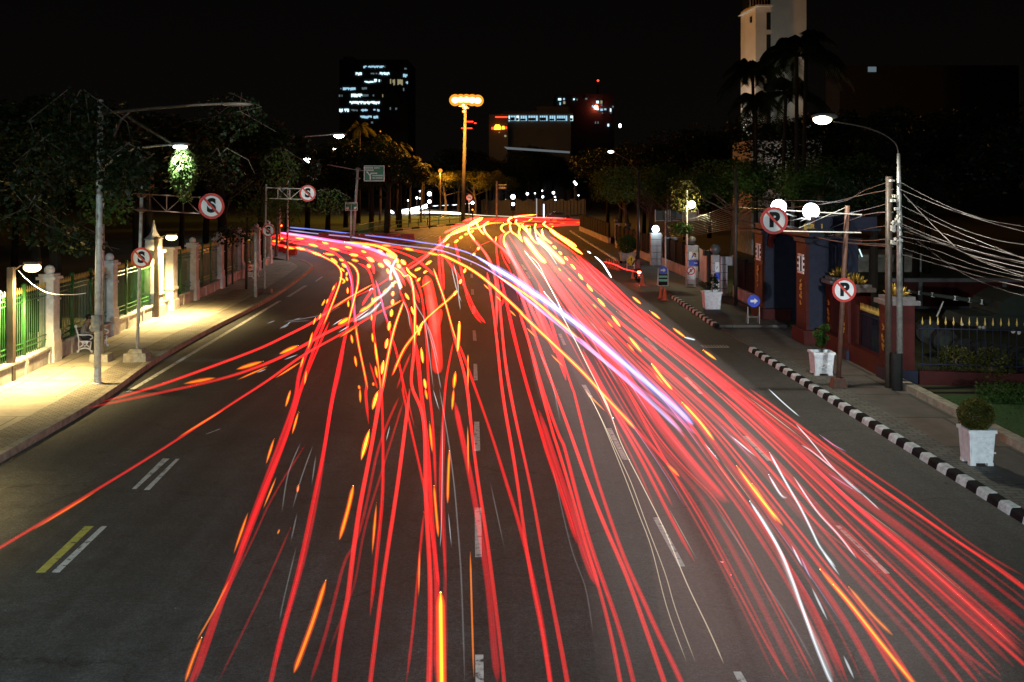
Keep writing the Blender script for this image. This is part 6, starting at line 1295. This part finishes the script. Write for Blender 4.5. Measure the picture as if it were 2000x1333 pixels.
trail('flat',3.4,'I:985,210 1030,400 1060,600 1075,800','broad flat red light band in the middle of the crossing trails'); trail('flat',3.0,'I:1010,400 1060,600 1085,850 1095,1010 1100,1165','broad flat red light band ending bluntly left of the dashed centre line'); trail('flat',1.7,'I:1130,540 1120,620 1105,695','short pale red light patch beside the broad red band')
# blue and lilac bus trails
trail('blu',.7,'H:210,80 600,115 1000,160 1500,215 1800,260 2000,290 G:200,550 400,640 600,770 800,890 1000,1030 F:700,390 900,540 1050,670','long blue light trail arching from the side street over the red ones'); trail('blu',1.2,'G:300,590 600,770 800,890 1000,1030 F:700,390 900,540 1100,710 1300,880 1500,1050 1680,1220','broad blue light band sinking into the right hand lanes')
trail('blw',2.6,'G:500,720 800,890 1000,1030 F:700,390 900,540 1100,710 1300,880 1500,1050 1680,1220','wide translucent lavender blue glow around the lower bus trail'); trail('lil',.7,'H:240,115 600,160 1000,200 1400,270 1700,310 2000,350 G:300,680 600,850 900,1080 1100,1250 F:600,420 900,660 1100,820 1300,1000 1500,1180 1620,1310','thin white and lilac light trail running just under the blue one')
trail('core',1.0,'F:270,150 500,300 700,470 850,600','yellow orange light streak between the blue and lilac trails'); trail('red',1.1,'F:270,150 500,300 700,470 850,600 1000,730 1180,870','red border of the orange streak between blue and lilac trails'); trail('vio',1.1,'F:400,260 700,480 950,690 1150,850 1400,1040 1600,1200 1700,1290','pink violet light trail beside the broad blue band'); trail('lil',1.3,'F:850,590 1000,730 1200,900 1400,1080 1600,1270','short lilac light band at the lower end of the bus trails')
trail('core',1.0,'H:1990,400 2050,415 G:200,740 400,870 600,1040 900,1320 F:450,430 650,620 850,810 1000,970 1150,1130 1260,1250','long thin orange light trail crossing from the side street to the right lanes'); trail('red',1.0,'H:1320,290 1600,330 1850,380 2000,410 G:200,740 400,870 600,1040 900,1320 F:450,430 650,620 850,810 1000,970 1150,1130 1300,1290 C:670,400','long red light trail that carries the thin orange one'); trail('amb',.8,'C:610,340 670,400','tiny orange tip at the end of the long crossing trail')
R_ = lambda kind, w_, s, core=None: trail(kind, w_, s, None, .85, None, core)
R_('hot',.9,'F:190,120 230,350 265,650 300,1000 360,1333 B:770,430 800,650 C:0,900 40,1080 80,1333 90,1430'); R_('hot',.9,'F:265,150 295,500 330,850 430,1333 C:0,480 45,740 100,1020 160,1333 170,1430'); R_('red',1.1,'F:300,200 380,560 480,950 600,1333 C:60,270 150,530 200,700')
R_('dim',1.8,'C:30,100 110,350 180,560 240,760 300,900'); R_('hot',.9,'F:420,400 500,640 560,900 680,1333 C:100,220 170,450 230,660 290,860 350,1080 400,1333 415,1430'); R_('red',.9,'F:510,660 590,960 720,1333 C:140,240 200,480 260,700 330,900 400,1100 460,1333 480,1430'); R_('hot',1.0,'F:380,130 500,460 600,760 677,962 C:190,250 260,450 340,650 430,850 500,1050 600,1333 630,1430'); R_('red',.9,'F:560,200 660,500 740,760 820,1000 C:185,0 240,220 290,400 350,580 420,780 500,950 560,1090 680,1333 710,1430')
R_('hot',1.0,'G:240,300 310,400 400,500 500,640 560,800 600,1000 F:260,520','G:240,220 235,280 310,390'); R_('hot',1.1,'G:430,180 440,280 550,400 700,530 850,700 F:480,330 600,560','G:500,150 440,200 450,280 550,400'); R_('red',.8,'G:590,350 600,560 640,850 720,1150 F:270,380','G:595,345 585,420'); R_('dim',.6,'G:650,520 700,680 800,820 F:420,330')
R_('hot',1.5,'G:700,400 760,560 880,760 1020,1020 1100,1200 F:560,420 680,700'); R_('red',1.3,'G:720,420 800,600 930,820 1080,1050 F:540,330 680,620 760,900'); R_('red',1.0,'G:660,330 640,400 680,520 770,700'); R_('dim',.5,'G:720,300 560,390 400,460 290,590')
rn = random.Random(9)
up = ['G:760,330 900,560 1100,850 1300,1200 F:780,600 900,800 1000,1000 1100,1230 C:440,280 560,540 700,800 820,1050 930,1300','F:530,0 700,280 850,470 1000,640 1150,850 1300,1100 1400,1333 C:700,350 860,600 D:0,500 150,760 330,1100 450,1333','F:600,0 800,250 950,440 1100,600 1300,830 1500,1000 1700,1200 D:0,340 150,530 300,750 450,980 600,1333',
      'F:700,80 850,250 1000,400 1200,600 1400,760 1600,960 1851,1180 D:100,190 250,380 400,560 600,800 800,1000 1000,1200 1150,1400','F:760,0 900,130 1050,220 1200,380 1400,500 1600,640 1851,830 D:200,120 400,300 600,500 800,680 1000,860 1200,1040 1396,1230','F:830,0 950,150 1100,330 1250,500 1450,640 1650,760 1851,900 D:110,70 300,230 500,430 700,600 900,740 1100,920 1396,1180','F:870,0 1000,110 1150,250 1300,380 1500,530 1700,680 1851,790 D:200,60 400,200 600,340 800,480 1000,620 1250,790 1396,900 1500,980']
def resample(p, n):
    L = [0]
    for u, v in zip(p, p[1:]): L.append(L[-1]+math.hypot(v[0]-u[0], v[1]-u[1]))
    out = []
    for k in range(n):
        d = L[-1]*k/(n-1); j = max(i for i in range(len(L)) if L[i] <= d+1e-9); j = min(j, len(p)-2); f = (d-L[j])/(L[j+1]-L[j]); out.append((p[j][0]+(p[j+1][0]-p[j][0])*f, p[j][1]+(p[j+1][1]-p[j][1])*f))
    return out
gd = [resample(parse(s_), 9) for s_ in up]; NF = 40
for k in range(NF):
    u = 6*(k+rn.uniform(-.3,.3))/(NF-1); u = min(max(u, -.05), 6.02); j = min(max(int(u), 0), 5); f = u-j; o_ = rn.uniform(-3,3)
    q = [(a_[0]*(1-f)+b_[0]*f+o_*(1-i_/9), a_[1]*(1-f)+b_[1]*f) for i_, (a_, b_) in enumerate(zip(gd[j], gd[j+1]))]
    kind = rn.choice(['red','dim','dim','dim','faint','red','hot']); w_ = {'hot':rn.choice([.5,.6,.7]),'red':rn.choice([.5,.7,.9]),'dim':rn.choice([.6,.9,1.3]),'faint':rn.choice([1.2,1.8,2.4])}[kind]
    s0 = 0 if rn.random() < .7 else rn.choice([1,2]); e0 = 9 if rn.random() < .75 else rn.choice([6,7,8])
    trail(kind, w_, 'Q:'+' '.join(f'{x:.1f},{y:.1f}' for x, y in q[s0:e0]))
for k in range(26):                                   # hair-thin pale streaks between the red ones
    u = rn.uniform(0, 5.9); j = int(u); f = u-j; s0 = rn.randint(2,6)
    q = [(a_[0]*(1-f)+b_[0]*f, a_[1]*(1-f)+b_[1]*f) for a_, b_ in zip(gd[j], gd[j+1])][s0:s0+rn.choice([2,3])]
    if len(q) > 1: trail(rn.choice(['whd','whd','cre','lil']), rn.choice([.12,.16,.22]), 'Q:'+' '.join(f'{x:.1f},{y:.1f}' for x, y in q))
R_('hot',.6,'C:430,0 560,250 680,450 800,650 931,900 D:0,740 120,960 220,1150 330,1333'); R_('hot',.7,'D:20,20 200,180 400,370 600,560 800,720 1000,900 1200,1080 1396,1250 1480,1330'); R_('hot',.8,'D:150,0 300,110 500,260 700,420 900,560 1100,700 1250,790 1396,900 1480,960'); R_('red',.6,'D:470,210 600,310 700,380 850,480 1000,590 1200,740 1396,850');  R_('hot',.5,'D:0,80 130,230 250,380 400,560 560,700 740,840'); R_('red',.8,'D:540,600 650,700 850,930 1050,1140 1300,1333'); 
R_('hot',.5,'G:1290,350 1500,480 1700,640 2000,850 F:1400,500 1600,660'); R_('hot',.5,'G:1200,470 1450,620 1700,760 2000,1000 F:1300,430 1500,610')
R_('cre',.28,'G:960,530 1050,650 1180,820 1290,1000 1440,1320 F:600,260 700,380 800,560 900,760 1000,960 1100,1180 C:300,0 340,70 400,240 500,440 600,640 700,880 800,1090 870,1250'); R_('cre',.22,'C:250,10 320,150 400,320 450,430 520,620 600,830 650,1000 740,1240'); R_('cre',.22,'C:240,0 300,110 400,350 480,560 540,720 610,990 700,1240'); R_('whd',.4,'B:415,0 450,200 480,420 500,650 515,880 530,1333'); R_('whi',.22,'B:385,0 415,100|B:430,150 425,560 418,720|B:455,560 470,720|B:190,165 172,240'); R_('whd',.35,'A:575,245 520,380 490,560|A:630,260 580,400 540,540|A:645,300 625,440|A:555,720 500,950 480,1050|A:560,560 530,700'); R_('whd',.3,'B:645,420 715,745'); R_('whd',.3,'C:90,350 170,700 240,900 275,1110')
R_('whi',.4,'D:235,0 310,70 375,125|D:360,160 430,240 520,350 600,430 670,485|D:385,255 440,290 560,390 670,485 740,550'); R_('whi',.5,'D:240,290 300,400 380,540 430,640 470,720 540,810|D:235,390 290,480 320,495'); R_('whi',.45,'D:350,400 450,550 550,660 635,770|D:480,740 560,850|D:340,710 390,810|D:430,900 505,1055|D:575,1210 625,1320|D:60,210 180,310'); R_('whi',.6,'D:150,510 220,620 290,740 340,860 390,1000 440,1140 500,1290 525,1340'); R_('whd',1.0,'D:190,560 260,680 330,860 400,1030 470,1180 530,1333'); R_('whd',.4,'D:0,550 100,700 185,835|D:200,850 330,1050 450,1265')
R_('lil',.35,'D:470,210 530,255 590,285|D:500,380 640,470|D:380,760 430,870'); R_('whi',.35,'C:780,245 850,330'); R_('whi',.5,'F:970,5 1020,50 1060,110 1090,160|G:1780,540 1830,570'); R_('whi',.6,'F:1620,590 1660,600 1695,608')
R_('whd',.35,'F:570,700 650,880 720,1200|F:780,380 900,520 1000,700 1140,930|F:1000,520 1080,580 1120,605|F:930,470 1010,560'); R_('cre',.2,'F:500,0 560,60 640,220 700,330 760,460'); R_('whd',.5,'G:1100,270 1110,330 1150,430 1250,520 1330,630 1390,720')
R_('yel',.95,'F:795,60 830,100|F:850,130 885,175|F:910,205 955,260|F:990,310 1045,370|F:1090,430 1155,515|F:1215,585 1310,700|F:1380,780 1455,880 1530,970|F:1600,1060 1720,1190 1830,1333'); R_('amb',.6,'F:705,90 725,110|F:775,160 800,185|F:950,345 985,380|F:1060,475 1100,520|F:1205,635 1255,695|F:1400,850 1470,935'); R_('yel',.7,'F:1240,295 1305,350|F:1370,400 1445,460|F:1530,520 1630,595|F:1750,680 1851,755')
R_('amb',1.0,'D:90,350 200,500 300,620|D:470,820 600,970 750,1160 890,1333 960,1420'); R_('yel',.6,'D:100,365 200,500 285,600|D:530,890 600,970 750,1160 890,1333'); R_('ora',.8,'D:600,900 700,1020 800,1120|D:160,430 220,520 270,600')
R_('yel',1.9,'G:960,360 1050,480 1150,610 1240,690'); R_('yel',1.9,'G:1130,370 1250,480 1370,600 1480,700'); R_('yel',1.2,'G:1280,240 1400,330 1520,400 1640,480|G:1290,270 1500,420 1720,580'); R_('yel',.9,'G:1190,260 1200,330 1260,400 1320,440|G:1330,470 1380,510|G:1410,545 1450,585|G:1480,610 1530,660')
R_('yel',.75,'G:1110,65 900,85 780,110 750,150 800,185|G:860,130 850,170 900,220 890,300 930,400|G:770,190 790,280 870,340 940,420|G:760,175 680,200 660,250 710,300|G:930,190 1000,290 1080,400 1150,450|G:1240,155 1210,190 1280,240|G:1110,180 1100,250 1160,330 1240,400|G:1040,210 980,220 1010,270 1040,240'); R_('core',.9,'G:910,200 1010,300 1060,370|G:1040,250 1030,310 1080,390|G:800,185 960,175'); R_('amb',.6,'G:790,270 710,330 690,420 720,495')
R_('yel',.75,'G:410,100 270,170 230,250 250,310 315,395|G:320,130 370,240 435,325|G:-60,350 100,280 300,190 420,110|G:0,330 200,260 350,240 500,180 690,170|G:200,210 290,180 350,140'); R_('core',1.0,'G:0,310 150,240 350,160|G:-100,430 0,320')
R_('amb',.5,'G:1010,145 1070,115|G:1280,185 1345,190|G:1310,150 1400,150|G:1420,175 1500,175|G:1620,165 1740,168|G:930,160 1030,150 1190,155|G:1310,225 1345,215')
for i, s in enumerate(['G:160,150 300,115 380,100','G:200,170 400,120 700,108 1100,115 1500,130 1860,140','G:500,160 800,130 1000,145 1500,158 1850,168','G:900,190 1100,195 1500,190 1860,185','G:1250,210 1450,200 1860,195','G:150,200 400,150 700,125 1000,120 1300,135','G:-80,300 0,265 100,225 250,190 500,165','G:0,220 200,180 500,140','G:1110,65 850,90 760,120','G:1100,230 1200,215 1500,205','G:400,135 700,118 1100,105 1600,120']): R_('red' if i % 3 else 'hot', .8 if i % 2 else 1.2, s)
R_('cre',.28,'G:0,45 150,52 400,72 700,85 1100,100 1500,112')
trail('whi',1.5,'Q:781,413 800,411 830,404 833,402','blinding white headlight streak on the cross street beyond the island',.9); trail('cre',1.1,'Q:778,417 830,415 870,416 905,418','cream headlight band below the blinding white streak',.9); trail('whi',.9,'Q:762,412 769,417','short white headlight smear beyond the island tree',.9)
trail('whi',.35,'Q:844,403 857,402|Q:862,402 877,401|Q:882,401 894,400|Q:905,399 920,398','dashed thin white headlight trail behind the island railing',1.3)
trail('hot',.45,'Q:1178,511 1190,514 1204,518 1218,526 1230,528 1243,532','thin red trail drawn by the single motorcycle beside the cones',.75)
R_('whi',.2,'E:140,690 80,712|E:400,690 260,700 230,715 170,750|E:330,670 270,685|E:240,720 190,745|H:200,1170 450,1130 700,1080') 
L_('whi',.3,'E:700,690 830,600|E:200,975 305,935|E:0,1070 78,1040|I:45,700 150,630|I:315,640 420,560|I:105,770 220,700|H:1180,820 1210,785 1230,800')
L_('whd',1.3,'H:1350,470 1450,560 1520,700 1540,800'); L_('whd',1.2,'H:1480,700 1350,850 1200,950'); L_('whd',.9,'H:1500,430 1440,560 1420,700'); L_('whd',1.2,'E:900,560 820,640 700,700'); L_('whd',.4,'I:750,440 800,560 830,740|I:860,430 900,520 960,620 1040,800 1110,1080|I:1260,80 1300,250 1310,400 1330,540|I:1240,120 1290,330 1340,460|I:960,600 1000,850 1060,1333 |I:980,660 1050,900 1110,1200 1135,1333')
# ghostly wide glow of whole vehicles and buses
def haze(kind, w_, s, lab, h=1.0):
    p, r = tube_pts(parse(s), h, 1.0); r = [w_*(1 if 0 < i < len(r)-1 else .4) for i in range(len(r))]; m = MB(); m.tube(p, r, 14); tag(m.build('light_trail', GL[kind], None, p[0]), lab, 'light trail')
haze('haze',.9,'G:720,330 1000,800 F:600,420 760,900 C:250,100 420,560 560,1000 660,1333 700,1450','wide pale glow along the middle of the right hand lanes',.95); haze('hazer',.95,'G:900,330 1200,800 F:800,420 1100,900 C:500,100 760,600 D:60,1000 200,1333 260,1450','wide pinkish glow over the densest red trails',.97); haze('haze',.95,'G:1000,300 1400,800 F:1000,420 1400,800 D:0,200 200,560 420,1000 620,1333 700,1450','wide pale glow between the densest trails and the white scribbles',.97); haze('haze',.9,'G:1150,300 1500,700 F:1200,400 1600,780 D:200,250 500,600 800,950 1100,1300 1200,1400','wide pale glow along the outer right lane',.95)
haze('haze',.8,'H:1200,420 1450,560 1400,760 E:880,560 780,660','pale glow where the left trails cross',.9); 
# ------------------------------------------------------------------ street lights behind and beside the footbridge that light the near road
def big_lamp(bx, by, lx, ly, z, pw, c, lab):
    t = thing('street_lamp', (bx,by,0), lab, 'street lamp'); m = MB(); m.tube([(bx,by,0),(bx,by,z-.6)],[.13,.08],10); m.build('pole', M['steel_l'], t)
    m = MB(); m.tube([(bx,by,z-.6),(bx+(lx-bx)*.4,by+(ly-by)*.4,z),(lx,ly,z+.14)],.04,8); m.build('arm', M['steel'], t); m = MB(); m.ball((lx,ly,z+.12),.4,12,sc_=(1,.5,.25)); m.build('lamp_head', M['steel'], t); m = MB(); m.ball((lx,ly,z),.22,12,sc_=(1,.6,.5)); m.build('bulb', M['e_white'], t)
    light('street_lamp_light','SPOT',(lx,ly,z-.25),pw,c,.16,(lx,ly+11,0),94,.5)
big_lamp(-13.5,-8,-8.5,-8,9.0,19000,(.62,.93,1),'white street lamp standing beside the left stair of the footbridge, out of view')
big_lamp(11.2,-13,7.0,-13,8.0,17000,(.88,1,1),'white street lamp standing beside the right stair of the footbridge, out of view')
light('sign_fill','SPOT',(6.5,-12,7.9),42000,(.95,1,1),.1,(16.2,63,1.2),11,.7)  # added bare spot, no lamp body: brightens the right roadside signs and piers
light('sign_fill','SPOT',(-5,0,8.5),60000,(.9,1,.95),.1,(-17.2,112,7.4),7,.6)  # added bare spot without a lamp, brightens the far green direction signs
t = flood(-420,1000,-412,640,-360,640,'dark post with a warm floodlight just outside the left edge of the picture',5400)
_o = ['','first','second','third','fourth','fifth','sixth','seventh','eighth','ninth','tenth','eleventh','twelfth','thirteenth','fourteenth','fifteenth','sixteenth','seventeenth','eighteenth','nineteenth']
NTH = _o[1:]+[t_+('' if not k else ' '+_o[k]) if k else t_[:-1]+'ieth' for t_ in ('twenty','thirty','forty') for k in range(10)]
def relabel(group, fmt, key=None):
    os_ = [o for o in col.objects if o.get('group') == group and o.get('category')]
    os_.sort(key=key or (lambda o: o.location.x/o.location.y))
    for i, o in enumerate(os_): o['label'] = fmt.format(NTH[i])
relabel('dark trees behind the right hand walls','dark leafy tree behind the walls and gate, {} from the left')
relabel('dark trees behind the green fence','dark leafy tree in the unlit park behind the green fence, {} from the left')
relabel('half lit trees behind the right hand walls','leafy tree half lit by street lamps behind the tiled piers, {} from the left')
relabel('dark trees on the grass verge','big dark tree on the grass verge beyond the side street, {} from the left')
relabel('black trees on the skyline behind the junction','black tree silhouette on the skyline behind the junction, {} from the left')
relabel('orange topped trees behind the mast','spreading tree by the mast with its top lit orange, {} from the left')
relabel('distant small white lamps behind the junction','distant small white lamp among trees behind the junction, {} from the left')
relabel('small lit window slits behind the gate','small cold lit window slit behind the gate, {} from the top', lambda o: -o.location.z)
relabel('overhead cables right of the lamp pole','overhead cable sagging from the pale lamp pole to the right edge, {} from the top', lambda o: -min(v.co.z for v in o.data.vertices)-o.location.z)
relabel('overhead cables above the gate','dark overhead cable between the lamp pole and the bare pole, {} from the top', lambda o: -o.location.z)
relabel('sagging cables from the far utility pole','thin cable sagging from the pole behind the motorcyclist, {} from the top', lambda o: -o.location.z)
def near_end(o):
    v = min(o.data.vertices, key=lambda v: v.co.y+o.location.y); return (v.co.x+o.location.x)/(v.co.y+o.location.y)
for g_ in sorted({o['group'] for o in col.objects if o.get('category') == 'light trail' and o.get('group')}):
    c_ = g_.split(' light trails')[0]; left = 'left lanes' in g_
    relabel(g_, c_+' light trail among the '+('left' if left else 'right')+' lanes, {} from the left', near_end)
rg = random.Random(8); m = MB()
for _ in range(900):
    if rg.random() < .6: y = rg.uniform(13,60); x = -11.75-.03*(y-24)*.9+abs(rg.gauss(0,.5)); x = [p.x for p in kl if p.y >= y][0]+.03+abs(rg.gauss(0,.35))
    else: y = rg.uniform(13,60); x = rk(y)-.03-abs(rg.gauss(0,.22))
    s_ = rg.uniform(.012,.05); a = rg.random()*6.28; c = Vector((x,y,.006)); d = Vector((math.cos(a),math.sin(a),0))*s_; e = Vector((-d.y,d.x,rg.uniform(.1,.5)*s_))*.6; n0 = len(m.v); m.v += [c-d, c+e, c+d, c-e+Vector((0,0,.004))]; m.f.append((n0,n0+1,n0+2,n0+3)); m.m.append(0)
tag(m.build('litter', mat('dry_leaf_litter', (.20,.15,.09), .9, c2=(.06,.05,.035), scale=1), None, (0,0,0)), 'dry leaf litter and grit lying along the gutters', 'litter', kind='stuff')
